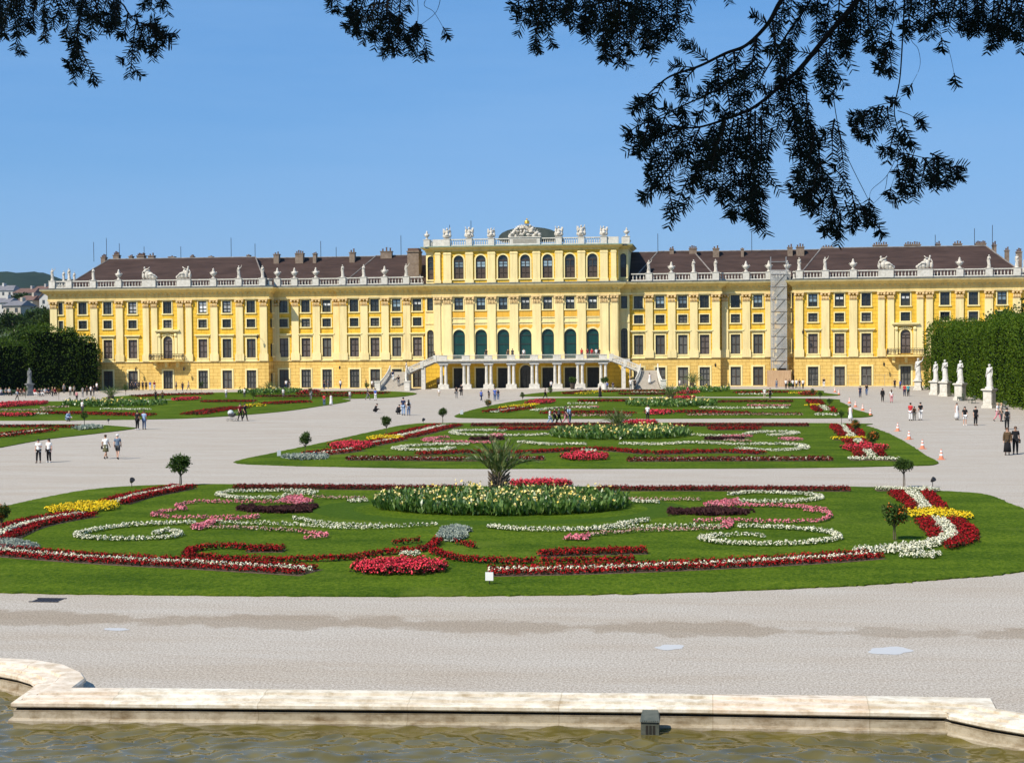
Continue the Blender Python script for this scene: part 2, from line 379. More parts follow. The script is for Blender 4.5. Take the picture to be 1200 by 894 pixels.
# --- puddles and drain
PUD = mat('puddle_painted_sky', (0.50,0.485,0.46), rough=0.3, spec=0.1)  # pale base colour stands in for the sky's reflection
for (x,y,w_,h_) in ((785,758,17,3.0),(1043,762,25,4.4),(136,737,17,1.3)):
    cpt = G(x,y,0.006); ex = (G(x+w_,y,0.006)-cpt).length; ey = (G(x,y-h_,0.006)-cpt).length
    pts=[]
    for k in range(26):
        a=2*PI*k/26; rr=1+0.16*math.sin(2*a+x)+0.10*math.sin(5*a+y)
        pts.append((cpt.x+ex*rr*math.cos(a), cpt.y+ey*rr*math.sin(a), 0.006))
    mb=MB(); mb.add(pts,[tuple(range(26))]); tag(mb.build('puddle', PUD), kind='structure')
mb=MB(); c=G(56,703,0.008)
for k in range(7): mb.box(-0.42+k*0.13,-0.42+k*0.13+0.07,-0.3,0.3,0.004,0.02)
mb.box(-0.5,0.5,-0.37,-0.3,0.004,0.024); mb.box(-0.5,0.5,0.3,0.37,0.004,0.024)
o=mb.build('drain_grate', mat('grate_iron',(0.035,0.03,0.035),rough=0.6), loc=(c.x,c.y,0)); tag(o,'dark iron drain grate set in the gravel at left','drain')
# --- skimmer housing on the rim
sk = empty('skimmer_box', (0,0,0), 0, 'small green metal skimmer box with gabled lid at basin wall','skimmer box')
p0 = G(751,861,WATER); p1 = G(777,861.5,WATER); wd=(p1-p0).length*0.82
SKM = mat('skimmer_metal', (0.075,0.085,0.070),(0.12,0.125,0.10),8,0.5,0.4,metal=0.3); sk.location = (p0.x,p0.y,WATER)
b=MB(); b.box(0,wd,0,0.46,-0.3,0.30); b.build('housing',SKM,sk)
b=MB()
b.add([(-0.02,-0.04,0.30),(wd+0.02,-0.04,0.30),(wd+0.02,0.48,0.30),(-0.02,0.48,0.30),(0.03,0.28,0.50),(wd-0.03,0.28,0.50)],[(0,1,5,4),(1,2,5),(2,3,4,5),(3,0,4),(0,3,2,1)])
for k in range(8): b.box(0.02+k*wd/8.2,0.035+k*wd/8.2,-0.03,0.0,0.315,0.335)
b.build('lid',SKM,sk)
b=MB()
for k in range(3): b.box(wd*(0.27+0.19*k),wd*(0.27+0.19*k)+0.055,-0.006,-0.002,0.02,0.22)
b.build('slot',DARKGAP,sk)
# ================================================================ flower beds
LEAF = leafmat('bedding_leaves', [(0.030,0.060,0.012),(0.060,0.110,0.022),(0.085,0.150,0.035)], 0.5)
LEAFD = leafmat('begonia_leaves', [(0.045,0.022,0.012),(0.030,0.045,0.012),(0.075,0.03,0.02)], 0.5)
SOIL = mat('bed_soil',(0.085,0.055,0.038),(0.15,0.105,0.075),7,0.95,0.05,0.5,25)
FL = {
 'R': (leafmat('red_blossom', [(0.12,0.002,0.004),(0.26,0.005,0.008),(0.42,0.014,0.016)],0.6), LEAFD, 0.24, 0.14),
 'r': (leafmat('red_blossom', []), LEAFD, 0.20, 0.12),
 'D': (leafmat('dark_red_blossom', [(0.07,0.004,0.005),(0.15,0.010,0.010),(0.25,0.035,0.03)],0.6), LEAFD, 0.24, 0.14),
 'W': (leafmat('white_blossom', [(0.58,0.56,0.36),(0.70,0.67,0.50),(0.78,0.76,0.64)],0.6), LEAF, 0.19, 0.10),
 'P': (leafmat('pink_blossom', [(0.50,0.085,0.13),(0.66,0.17,0.22),(0.74,0.33,0.37)],0.6), LEAF, 0.19, 0.11),
 'N': (leafmat('pale_pink_blossom', [(0.40,0.14,0.12),(0.55,0.32,0.27),(0.62,0.50,0.43)],0.6), LEAF, 0.18, 0.12),
 'Y': (leafmat('yellow_blossom', [(0.70,0.42,0.004),(0.78,0.55,0.012),(0.80,0.62,0.05)],0.6), LEAF, 0.24, 0.13),
 'C': (leafmat('coral_blossom', [(0.50,0.018,0.035),(0.68,0.035,0.065),(0.76,0.08,0.11)],0.6), LEAFD, 0.36, 0.16),
 'S': (None, leafmat('silver_leaves', [(0.20,0.24,0.19),(0.30,0.34,0.28),(0.38,0.41,0.35)],0.7), 0.24, 0.19),
 'U': (None, leafmat('purple_leaves', [(0.030,0.010,0.014),(0.060,0.022,0.024),(0.09,0.045,0.035)],0.6), 0.17, 0.18),
 'K': (leafmat('canna_blossom', [(0.68,0.48,0.08),(0.74,0.60,0.20),(0.76,0.66,0.34)],0.6), leafmat('canna_leaves', [(0.030,0.075,0.012),(0.070,0.145,0.026),(0.17,0.25,0.06)],0.35,0.15,0.5), 0.74, 0.2),
}
def plants(P, code, sc, dens=1.0):
    """returns (leaf quads, blossom quads) for plants rooted at P (n,2)"""
    bm_, lm, h, r = FL[code]; P = np.asarray(P, dtype=float); n = len(P); z0 = 0.055
    h_ = h*RNG.uniform(0.55 if code=='K' else 0.8,1.2,n)*(1 if sc <= 1.6 else 1.1); rr = r*sc*RNG.uniform(0.85,1.2,n)
    if code == 'K':
        kL = max(6,int(11*dens)); C = np.repeat(P,kL,0); m = len(C); a = RNG.uniform(0,2*PI,m)
        zz = RNG.uniform(0.0,0.55,m)*np.repeat(h_,kL)
        base = np.stack([C[:,0]+0.05*np.cos(a), C[:,1]+0.05*np.sin(a), z0+zz],1)
        D = np.stack([np.cos(a)*0.55, np.sin(a)*0.55, RNG.uniform(0.7,1.5,m)],1)
        LQ = leaves(base, D, RNG.uniform(0.26,0.44,m)*min(sc,1.12), 0.13*sc, 0.08)
        kb = 2; sel = RNG.random(n) < 0.14; C = np.repeat(P[sel],kb*2,0); m = len(C)
        hz = np.repeat(h_[sel],kb*2)
        B = np.stack([C[:,0]+RNG.normal(0,0.05,m), C[:,1]+RNG.normal(0,0.05,m), z0+hz*RNG.uniform(0.88,1.12,m)],1)
        BQ = facing(B, RNG.normal(size=(m,3)), 0.060*sc)
        return LQ, BQ
    kL = max(6,int((16 if code not in 'SU' else 34)*dens)); C = np.repeat(P,kL,0); m = len(C)
    a = RNG.uniform(0,2*PI,m); el = RNG.uniform(0.05,1.45,m); R_ = np.repeat(rr,kL); Hh = np.repeat(h_,kL)
    D = np.stack([np.cos(a)*np.cos(el), np.sin(a)*np.cos(el), np.sin(el)],1)
    base = np.stack([C[:,0]+D[:,0]*R_*0.4, C[:,1]+D[:,1]*R_*0.4, z0+D[:,2]*Hh*0.45+0.02],1)
    LQ = leaves(base, D+RNG.normal(0,0.3,(m,3)), np.maximum(R_*0.8,Hh*0.45), 0.42*R_, 0.05)
    if bm_ is None: return LQ, None
    kB = max(5,int((22 if code in 'RrD' else 24)*dens)); C = np.repeat(P,kB,0); m = len(C)
    a = RNG.uniform(0,2*PI,m); el = np.arcsin(RNG.uniform(0.18,1.0,m)); R_ = np.repeat(rr,kB); Hh = np.repeat(h_,kB)
    D = np.stack([np.cos(a)*np.cos(el), np.sin(a)*np.cos(el), np.sin(el)],1)
    B = np.stack([C[:,0]+D[:,0]*R_, C[:,1]+D[:,1]*R_, z0+0.04+D[:,2]*Hh*0.95],1)
    BQ = facing(B, D+RNG.normal(0,0.45,(m,3)), 0.030*min(sc,1.9)*RNG.uniform(0.7,1.3,m)*(0.9 if code in 'WN' else 1.05))
    return LQ, BQ
def inside(P, poly):
    x = P[:,0]; y = P[:,1]; res = np.zeros(len(P), bool); n = len(poly)
    for i in range(n):
        x1,y1 = poly[i]; x2,y2 = poly[(i+1)%n]
        c = ((y1>y) != (y2>y)) & (x < (x2-x1)*(y-y1)/(y2-y1+1e-12)+x1); res ^= c
    return res
SPACING = {0:0.21, 1:0.30, 2:0.42, 3:0.52}
PSC = {0:1.0, 1:1.35, 2:1.8, 3:2.2}
def bed(lv, label, *segs):
    """lv: how far (0 near .. 3 far). segs: ('L', colours across, px points, width m) or ('P', colour, px polygon) or ('E', colour, cx, cy, rx px, ry m)"""
    s = SPACING[lv]; sc = PSC[lv]; acc = {}; soil = []
    for g_ in segs:
        if g_[0] == 'L':
            cols, pts, w_ = g_[1], g_[2], g_[3]
            hh = FL[cols[0]][2]*0.6
            sp = spline([G(x,y,hh) for x,y in pts], 10)
            seg = [0.0]
            for a,b in zip(sp, sp[1:]): seg.append(seg[-1]+(b-a).length)
            L = seg[-1]; xs = np.array([p.x for p in sp]); ys = np.array([p.y for p in sp]); sg = np.array(seg)
            if len(cols)>1: soil.append((sp,w_))
            k = len(cols); nrow = max(1, int(round(w_/k/s)))
            for ci, c_ in enumerate(cols):
                for r_ in range(nrow):
                    off = (ci + (r_+0.5)/nrow)/k*w_ - w_/2
                    t_ = np.arange(s*0.5, L, s) + RNG.normal(0, s*0.12, len(np.arange(s*0.5, L, s)))
                    if len(t_) == 0: t_ = np.array([L/2])
                    X = np.interp(t_, sg, xs); Y = np.interp(t_, sg, ys)
                    X2 = np.interp(t_+0.3, sg, xs) - np.interp(t_-0.3, sg, xs); Y2 = np.interp(t_+0.3, sg, ys) - np.interp(t_-0.3, sg, ys)
                    q = np.maximum(np.hypot(X2,Y2),1e-6); nx = -Y2/q; ny = X2/q
                    o_ = off + RNG.normal(0, s*0.10, len(t_))
                    acc.setdefault(c_, []).append(np.stack([X+nx*o_, Y+ny*o_],1))
        else:
            c_ = g_[1]; hh = FL[c_][2]*0.55
            if g_[0] == 'P': poly = [(p.x,p.y) for p in [G(x,y,hh) for x,y in g_[2]]]
            else:
                cc = G(g_[2],g_[3],0); rx = (G(g_[2]+g_[4],g_[3],0)-cc).length; ry = g_[5]
                poly = [(cc.x+rx*math.cos(2*PI*k/30), cc.y+ry*math.sin(2*PI*k/30)) for k in range(30)]
            A = np.array(poly); x0,y0 = A.min(0); x1,y1 = A.max(0); ss = s*(1.0 if c_ != 'K' else 1.15)
            gx,gy = np.meshgrid(np.arange(x0,x1+ss,ss), np.arange(y0,y1+ss,ss)); P = np.stack([gx.ravel(),gy.ravel()],1)
            P = P + RNG.normal(0, ss*0.18, P.shape); P = P[inside(P, poly)]
            if len(P) == 0: P = np.array([[A[:,0].mean(),A[:,1].mean()]])
            acc.setdefault(c_, []).append(P)
    if soil and lv<2:
        sb=MB()
        for Pw,w_ in soil:
            k=len(Pw); vs=[]
            for i,p in enumerate(Pw):
                d=(Pw[min(i+1,k-1)]-Pw[max(i-1,0)]); d.z=0; d.normalize(); nn=Vector((-d.y,d.x,0))*(w_/2+0.10); vs+=[(p.x-nn.x,p.y-nn.y,0.0615),(p.x+nn.x,p.y+nn.y,0.0615)]
            sb.add(vs,[(2*i,2*i+1,2*i+3,2*i+2) for i in range(k-1)])
    main = None; allp = np.concatenate([np.concatenate(v) for v in acc.values()])
    cx, cy = allp.mean(0)
    root = empty('flower_bed', (cx,cy,0.05), 0, label, 'flower bed')
    off = np.array([cx,cy,0.05])
    dens = {0:1.0,1:0.7,2:0.5,3:0.45}[lv]
    nm = {'r':'red_blossoms','R':'red_blossoms','D':'dark_red_blossoms','W':'white_blossoms','P':'pink_blossoms','N':'pale_pink_blossoms','Y':'yellow_blossoms','C':'coral_blossoms','K':'yellow_blossoms'}
    lf = {}
    if soil and lv<2:
        sb.v=[(x-cx,y-cy,z-0.05) for x,y,z in sb.v]; sb.build('soil',SOIL,root,fix=False)
    for c_, ps in acc.items():
        LQ, BQ = plants(np.concatenate(ps), c_, sc, dens)
        lf.setdefault(FL[c_][1].name, [FL[c_][1], []])[1].append(LQ)
        if BQ is not None and len(BQ): mobj(nm[c_], np_mesh('blossoms', BQ-off, 4), FL[c_][0], root)
    for k_, (m_, qs) in lf.items(): mobj('foliage', np_mesh('foliage', np.concatenate(qs)-off, 4), m_, root)
    return root
# ---- nearest lawn
RWR = ['R','W','R']
bed(0,'red and white flower band curving down to yellow clump at left of nearest lawn',('L',RWR,[(216,570),(190,575),(160,581),(133,589)],1.6))
bed(0,'yellow flower clump crossing the red and white band at left of nearest lawn',('P','Y',[(54,596),(95,590),(137,589),(139,595),(100,601),(60,600)]))
bed(0,'red and white flower band running off the left edge below the yellow clump',('L',RWR,[(98,602),(60,608),(25,616),(0,626),(-30,640)],2.0))
bed(0,'silver grey foliage clump at left edge between two red bands',('P','S',[(-20,634),(18,634),(46,641),(30,645),(-20,643)]))
bed(0,'long red and white flower border along lower left of nearest lawn',('L',['r','W','R'],[(-40,641),(0,646),(60,651),(150,657),(250,662),(365,669)],1.5))
bed(0,'white flower scroll shaped like a hook at left of nearest lawn',('L',['W'],[(230,613),(167,615),(133,618),(100,624),(90,628),(107,631),(150,632),(197,630),(210,626),(197,622.5),(182,626)],0.34))
bed(0,'pink flower scroll with loops beside dark purple plants at left of nearest lawn',('L',['P'],[(330,589),(283,589),(233,589),(207,593),(217,597),(190,600),(178,604),(200,606.5),(253,607),(303,606)],0.31),('P','P',[(328,588),(340,582),(352,582),(367,589),(350,592)]))
bed(0,'pink flower hook ending in a curl under the purple plants at left',('P','P',[(222,619),(248,610),(258,611),(235,621)]),('L',['P'],[(258,611),(280,609),(303,607)],0.31),('L',['N'],[(240,618),(300,620),(350,623)],0.25),('L',['P'],[(350,623),(383,628),(357,631)],0.31))
bed(0,'twin white flower lines meeting left of the silver plants on nearest lawn',('L',['W'],[(253,613),(333,615),(400,619),(447,618.5),(513,615)],0.31),('L',['W'],[(343,608),(367,612),(400,615.5),(447,617)],0.28))
bed(0,'white oval flower scroll near far edge at left of nearest lawn',('L',['W'],[(372,577),(333,575.5),(267,577),(257,580.5),(283,584),(333,584)],0.37),('L',['N'],[(367,583),(400,584),(430,584)],0.31),('L',['W'],[(330,581),(350,579),(370,580)],0.25),('L',['W'],[(408,588),(432,587)],0.37))
bed(0,'dark purple foliage patch left of the palm on nearest lawn',('P','U',[(275,597),(293,593),(310,596),(345,594),(373,593),(362,600),(330,601),(300,600)]))
bed(0,'dark red flower row along far edge left of the palm',('L',['D','D'],[(275,570.5),(400,571),(540,572)],0.9))
bed(0,'dark red flower row along far edge right of the palm',('L',['D','D'],[(698,572.5),(800,572.5),(995,573)],0.9))
bed(0,'red flower scroll bending round at lower left of nearest lawn',('L',['R'],[(287,642),(267,640),(230,643),(220,648),(225,652),(250,654),(300,656),(400,654),(447,648),(497,643),(513,633)],0.37),('L',['R','R'],[(290,643),(333,643)],0.7))
bed(0,'red flower curve sweeping right from the silver plants',('L',['R'],[(507,646),(540,655),(580,657),(627,658)],0.37),('L',['R'],[(460,637),(475,635),(493,633)],0.22),('L',['R'],[(532,635),(545,637),(557,641)],0.25))
bed(0,'pair of red flower bars at lower centre right of nearest lawn',('L',['R'],[(633,658),(690,657),(743,655)],0.37),('L',['R','R'],[(633,649),(670,647),(757,645)],0.7))
bed(0,'silver grey plant clump in the middle of nearest lawn',('P','S',[(514,631),(520,620),(535,617),(549,620),(545,629),(530,633)]))
bed(0,'coral red flower mound at lower centre of nearest lawn',('E','C',467,670,56,1.35))
bed(0,'small white flower tuft behind the coral mound on nearest lawn',('E','W',480,653.5,14,0.45))
bed(0,'large oval bed of tall leafy plants with yellow flowers round the nearest palm',('E','K',586,594,150,4.6))
bed(0,'coral flower mound behind the nearest palm',('E','C',633,570.5,36,1.2))
bed(0,'long red and white flower border along lower right of nearest lawn',('L',['r','W','R'],[(572,670),(700,667),(850,661),(960,655),(1025,650)],1.3))
bed(0,'white flower scroll with a closed loop at right of nearest lawn',('L',['W'],[(848,628),(822,631),(844,636),(888,638),(943,637),(976,632.5),(982,629),(965,623),(918,619),(863,617)],0.37),('L',['W'],[(850,628),(875,627),(896,629)],0.28))
bed(0,'white flower wave right of the silver plants on nearest lawn',('L',['W'],[(570,617),(613,621),(680,621),(713,618),(740,613),(762,610)],0.37),('L',['W'],[(680,621),(760,618),(822,617),(850,617)],0.31))
bed(0,'pink flower bracket with curled ends at right of nearest lawn',('L',['P'],[(813,612),(852,610),(907,612),(955,611),(971,607),(971,602),(943,599)],0.31),('L',['P'],[(863,592),(925,594),(969,598)],0.34),('P','P',[(820,592),(850,587),(866,587),(862,593),(835,594)]),('P','P',[(846,614),(858,610),(860,617),(848,621)]))
bed(0,'pink flower wave below the white wave at centre right',('P','P',[(656,633),(680,627),(694,628),(690,633)]),('L',['N'],[(693,627),(740,623),(780,621.5),(844,620)],0.25))
bed(0,'white oval flower scroll near far edge at right of nearest lawn',('L',['W'],[(855,580),(881,577.5),(925,578.5),(957,581),(958,585),(925,588),(863,588)],0.37),('L',['N'],[(735,585),(760,586),(822,586)],0.31),('L',['W'],[(740,588),(775,589)],0.43))
bed(0,'dark purple foliage patch right of the palm on nearest lawn',('P','U',[(782,596),(800,599),(837,596),(881,599.5),(870,603),(833,604),(800,602),(786,604)]))
bed(0,'white flower bar at the top of the striped bed at right end of nearest lawn',('L',['W','W'],[(1026,573),(1060,573),(1099,574.5)],1.0))
bed(0,'red and white slanting stripes above the yellow bar on nearest lawn',('P','R',[(1041,577),(1060,577),(1076,596),(1066,597)]),('P','W',[(1061,576),(1074,576),(1092,596),(1077,597)]),('P','R',[(1080,576),(1095,578),(1111,597),(1096,597)]))
bed(0,'yellow flower bar across the striped bed at right end of nearest lawn',('P','Y',[(1065,600),(1095,597),(1141,604),(1138,608),(1097,606.5),(1065,605)]))
bed(0,'red and white hooked stripes below the yellow bar on nearest lawn',('P','R',[(1071,609),(1088,608),(1104,624),(1103,627),(1090,632),(1087,625)]),('P','R',[(1109,608),(1127,609),(1145,623),(1147,632),(1130,639),(1113,643),(1103,639),(1125,628)]),
    ('P','W',[(1090,608),(1108,608),(1125,626),(1120,630),(1097,640),(1073,648),(997,648),(1000,644),(1047,640),(1087,635),(1105,627)]),('P','W',[(1050,652),(1080,649),(1105,648),(1100,653),(1075,654)]))
# ---- second lawn
bed(1,'red and white flower band at left tip of second lawn',('L',RWR,[(364,532),(390,529.5),(415,526)],2.2),('L',RWR,[(430,521),(450,517),(466,514)],2.0))
bed(1,'coral flower mound among red bands at left of second lawn',('P','C',[(384,522),(400,518.5),(434,519),(438,522),(417,525.5),(395,525)]))
bed(1,'yellow flower strip at left of second lawn',('P','Y',[(430,514),(444,511),(472,512),(470,515),(448,516)]))
bed(1,'red and white flower band running up to far corner of second lawn',('L',RWR,[(464,512),(490,506),(510,501),(526,498)],3.0))
bed(1,'silver foliage strip under the little tree at left of second lawn',('P','S',[(332,535),(360,533.5),(383,534),(380,537),(345,538)]))
bed(1,'red and white flower row along near edge of second lawn, left half',('L',['D','W','D'],[(407,537),(480,537.5),(552,538),(637,537)],1.4))
bed(1,'red and white flower row along near edge of second lawn, right half',('L',['D','W','D'],[(736,538.5),(860,538),(975,537.5)],1.4))
bed(1,'white flower loop at left of second lawn',('L',['W'],[(550,521),(517,521),(480,523),(464,525.5),(478,527.5),(517,527.5),(530,525)],0.8))
bed(1,'white flower loop near far edge at left of second lawn',('L',['W'],[(592,505),(545,504.5),(531,507),(542,509.5),(580,510.5),(627,510),(642,509)],0.8))
bed(1,'pink flower scroll behind the nearest palm on second lawn',('L',['P'],[(525,512.5),(512,513.5),(500,516),(520,518),(580,519)],0.9),('E','P',583,512,9,1.6))
bed(1,'purple foliage patch behind the nearest palm',('L',['U','U'],[(552,515),(570,514.5),(590,514.5)],1.2))
bed(1,'red flower wave across the left middle of second lawn',('L',['R','R'],[(490,532),(520,530.5),(567,529.5),(610,530),(642,528.5),(697,526),(730,528),(760,530.5)],0.9))
bed(1,'red flower wave across the right middle of second lawn',('L',['R','R'],[(767,531),(810,529.5),(860,529),(894,531)],1.2))
bed(1,'dark red flower row along far edge of second lawn, left half',('L',['D','D'],[(552,498),(640,497.5),(715,497.5)],1.6),('L',['R','R'],[(585,502.5),(650,502)],2.0))
bed(1,'dark red flower row along far edge of second lawn, right half',('L',['D','D'],[(784,498),(850,498),(949,498)],1.6),('L',['R','R'],[(832,502.5),(860,502),(891,502.5)],2.0))
bed(1,'oval bed of tall leafy plants with yellow flowers on second lawn',('E','K',726,511,83,6.0))
bed(1,'coral flower mound at near edge of second lawn',('E','C',686,538,28,2.4))
bed(1,'white flower tuft behind the coral mound on second lawn',('E','W',690,530.5,8,1.0))
bed(1,'coral flower mound behind the palm of second lawn',('E','C',750,497.5,20,2.4))
bed(1,'white flower lines left of centre on second lawn',('L',['W'],[(610,518),(642,521),(690,520.5)],0.9))
bed(1,'white flower lines right of centre on second lawn',('L',['W'],[(727,520),(772,521),(810,519),(850,520.5)],0.9),('L',['W'],[(810,510),(840,511),(873,511)],0.7))
bed(1,'white flower loop near far edge at right of second lawn',('L',['W'],[(873,509),(894,506.5),(925,506.5),(930,508.5),(902,510.5)],0.8))
bed(1,'white flower loop at right of second lawn',('L',['W'],[(850,521),(923,521),(943,524),(932,527),(894,528),(865,526)],0.8))
bed(1,'pink flower bars at right of second lawn',('L',['P','P'],[(848,512),(877,511)],1.5),('L',['P','P'],[(916,515),(935,514.5)],2.0),('L',['N'],[(850,516),(880,517.5)],0.6))
bed(1,'purple foliage bar at right of second lawn',('L',['U','U'],[(828,514),(850,514.5),(868,514)],1.4))
bed(1,'red and white stripes at far right corner of second lawn',('P','R',[(973,498),(984,498.5),(992,511),(985,511.5),(975,503)]),('P','W',[(982,498),(989,498),(1003,512),(993,512)]),('P','R',[(992,498),(1011,505),(1013,511),(1004,511.5)]),('P','R',[(987,516),(999,515),(1000,519),(989,519)]),('P','W',[(1000,515),(1008,515),(1012,519),(1003,519)]),('P','R',[(1009,514.5),(1018,516),(1022,519),(1013,519)]))
bed(1,'yellow flower bar across the stripes of second lawn',('L',['Y','Y'],[(976,514),(1000,513.5),(1017,514)],1.0))
bed(1,'coral flower bar across the stripes of second lawn',('P','C',[(985,524),(1013,520.5),(1040,523.5),(1035,526),(1010,527),(989,526)]))
bed(1,'red and white stripes at near right corner of second lawn',('P','R',[(997,528),(1008,527),(1016,535),(1003,535)]),('P','W',[(1009,527),(1019,527),(1027,535),(1017,535)]),('P','R',[(1025,527),(1034,528),(1037,534.5),(1028,535)]))
bed(1,'white flower bar at near right corner of second lawn',('L',['W','W'],[(996,538),(1025,537.5),(1053,538.5)],1.2))
# ---- third lawn
bed(2,'red and white flower band at left tip of third lawn',('L',RWR,[(578,483),(597,480),(616,478)],3.0))
bed(2,'yellow flower strip at left of third lawn',('L',['Y','Y'],[(592,478),(610,476),(626,474)],1.8))
bed(2,'coral flower mound at left of third lawn',('P','C',[(615,472),(630,469.5),(651,469),(648,471.5),(625,473)]))
bed(2,'dark red flower row along far edge of third lawn',('L',['R','R'],[(677,470),(730,469.7),(755,469.7)],2.2),('L',['D','D'],[(840,471),(890,470.5),(930,470.5)],2.0))
bed(2,'oval bed of leafy plants with yellow flowers on third lawn',('E','K',787,475.5,53,5.5))
bed(2,'coral flower mound behind the palm of third lawn',('E','C',802,468,12,3.0))
bed(2,'white flower lines on third lawn',('L',['W'],[(625,481.5),(660,478),(700,478)],1.2),('L',['W'],[(665,473.5),(700,473)],1.0),('L',['W'],[(820,478),(870,478.5),(922,478)],1.2))
bed(2,'pale pink flower bars on third lawn',('L',['P','N'],[(672,477.5),(700,477)],2.0),('L',['P','N'],[(875,475.5),(925,475.5)],1.8))
bed(2,'red flower wave across third lawn',('L',['R','R'],[(635,484.5),(690,483),(740,484.5)],1.8),('L',['R','R'],[(789,483),(820,482),(855,484),(880,484)],1.8))
bed(2,'coral flower mound at near edge of third lawn',('E','C',772,485.5,17,3.2))
bed(2,'pale flower row along near edge of third lawn',('L',['N','D'],[(660,487),(740,487)],1.4),('L',['N','D'],[(805,486.5),(860,486),(940,486)],1.4))
bed(2,'striped red and yellow flower bed at right end of third lawn',('P','R',[(943,469),(962,469),(966,474),(947,473)]),('L',['Y','Y'],[(944,475.3),(962,475)],1.4),('P','W',[(960,476),(967,476),(974,481),(964,481)]),('P','R',[(950,477),(959,477),(963,482),(953,482)]),('P','R',[(968,477),(976,478),(982,483),(974,483)]),('L',['W','W'],[(955,486),(985,486.5)],1.6))
# ---- fourth lawn
bed(3,'yellow and red flower patch at left of farthest lawn',('L',['Y','R'],[(672,461.5),(685,460),(696,458.5)],4.0))
bed(3,'red flower rows on farthest lawn',('L',['R','R'],[(700,459),(740,458.3),(780,458.3)],2.5),('L',['D','D'],[(725,462),(790,462)],2.5),('L',['R','R'],[(860,460),(900,459.6),(925,459.6)],2.5))
bed(3,'leafy bed with yellow flowers on farthest lawn',('E','K',822,459,32,5.0))
bed(3,'pale flower strips on farthest lawn',('L',['N','W'],[(740,460.2),(790,460.2)],2.0),('L',['W','W'],[(865,462.2),(905,462)],2.0))
bed(3,'coral flower patch at right of farthest lawn',('L',['C','Y'],[(934,460.5),(946,459.8)],3.5),('L',['R','R'],[(940,462.6),(955,462.4)],3.0))
bed(3,'coral flower mound in front of the right stairs',('E','C',805,461.6,13,3.5))
# ---- lawns left of the avenue
bed(2,'long red flower rows on the lawn at left edge',('L',['R','D'],[(-30,500),(20,499.7),(60,500),(97,500.5)],1.8))
bed(2,'red and pale flower band on the lawn at left edge',('L',RWR,[(-30,513),(0,510.5),(30,507),(55,504)],2.6))
bed(2,'silver foliage strip at right end of the lawn at left edge',('P','S',[(85,501),(110,499.5),(120,501),(95,503.5)]))
bed(2,'coral flower bank at far left behind the lawn path',('P','C',[(-20,474.5),(20,471.5),(57,471),(50,473.5),(10,476.5),(-20,478)]))
bed(2,'leafy bed with yellow flowers near the left hedge',('E','K',134,475.5,57,5.0))
bed(2,'coral red flower bar at left edge of the left lawn',('L',['C','C'],[(-20,486.5),(10,486),(35,486)],3.0))
bed(2,'red flower band along near side of left lawn',('L',['R','R'],[(50,484),(100,484.5),(150,486),(180,486.5)],2.8))
bed(2,'white flower strips on the left lawn',('L',['W','W'],[(38,485.5),(58,485)],1.6),('L',['W'],[(120,479.5),(150,480),(175,480)],1.2),('L',['N'],[(48,478),(80,477)],1.5),('L',['N'],[(0,481),(60,481)],1.5))
bed(2,'red flower band rising to right on the left lawn',('L',['R','D','R'],[(225,485.5),(255,480.5),(283,477.5)],3.0))
bed(2,'coral flower mound at far side of the left lawn',('E','C',218,469.3,13,3.2))
bed(2,'red flower rows at far right of the left lawn',('L',['R','D'],[(237,470.5),(300,470.3)],2.4),('L',['R','R'],[(312,473),(340,471.5),(362,470.7)],3.2))
bed(2,'yellow flower patch at right of the left lawn',('L',['Y','Y'],[(290,475.5),(310,474.8)],2.6))
bed(3,'red flower band below the left wing balcony',('L',['R','D'],[(160,464.5),(200,462.5),(250,461.8)],3.2))
bed(3,'yellow flowered leafy bed before the left wing',('E','K',318,461,36,5.0))
bed(3,'red flower rows before the left stairs',('L',['R','R'],[(347,461.5),(400,460.8),(455,461)],2.8),('L',['D','D'],[(300,464.5),(370,464.5),(410,463.8)],2.8))
bed(3,'coral flower mound on the lawn before the left wing',('E','C',362,460.3,10,3.2))
# ================================================================ trees, palms, hedges
BARK = mat('bark', (0.085,0.065,0.045), (0.16,0.125,0.09), 9, 0.9, 0.1, 0.5, 30)
TOP_LEAF = leafmat('topiary_leaves', [(0.022,0.050,0.010),(0.045,0.085,0.016),(0.085,0.125,0.03)], 0.5, 0.12)
ORANGE = leafmat('orange_blossom', [(0.50,0.10,0.02),(0.62,0.20,0.03),(0.42,0.05,0.02)], 0.6)
def clumpy(n, c, r, k=16, spread=0.62, cs=0.42):
    """points in an uneven crown: k clumps spread through an ellipsoid"""
    d = unit(RNG.normal(size=(k,3))); q = d*RNG.uniform(0.25,1.0,(k,1))**0.6*spread
    idx = RNG.integers(0,k,n); s = RNG.uniform(0.65,1.25,k)[idx][:,None]*cs
    p = q[idx] + unit(RNG.normal(size=(n,3)))*(RNG.random((n,1))**0.45)*s
    return np.asarray(c) + p*np.asarray(r), unit(p/1.0)
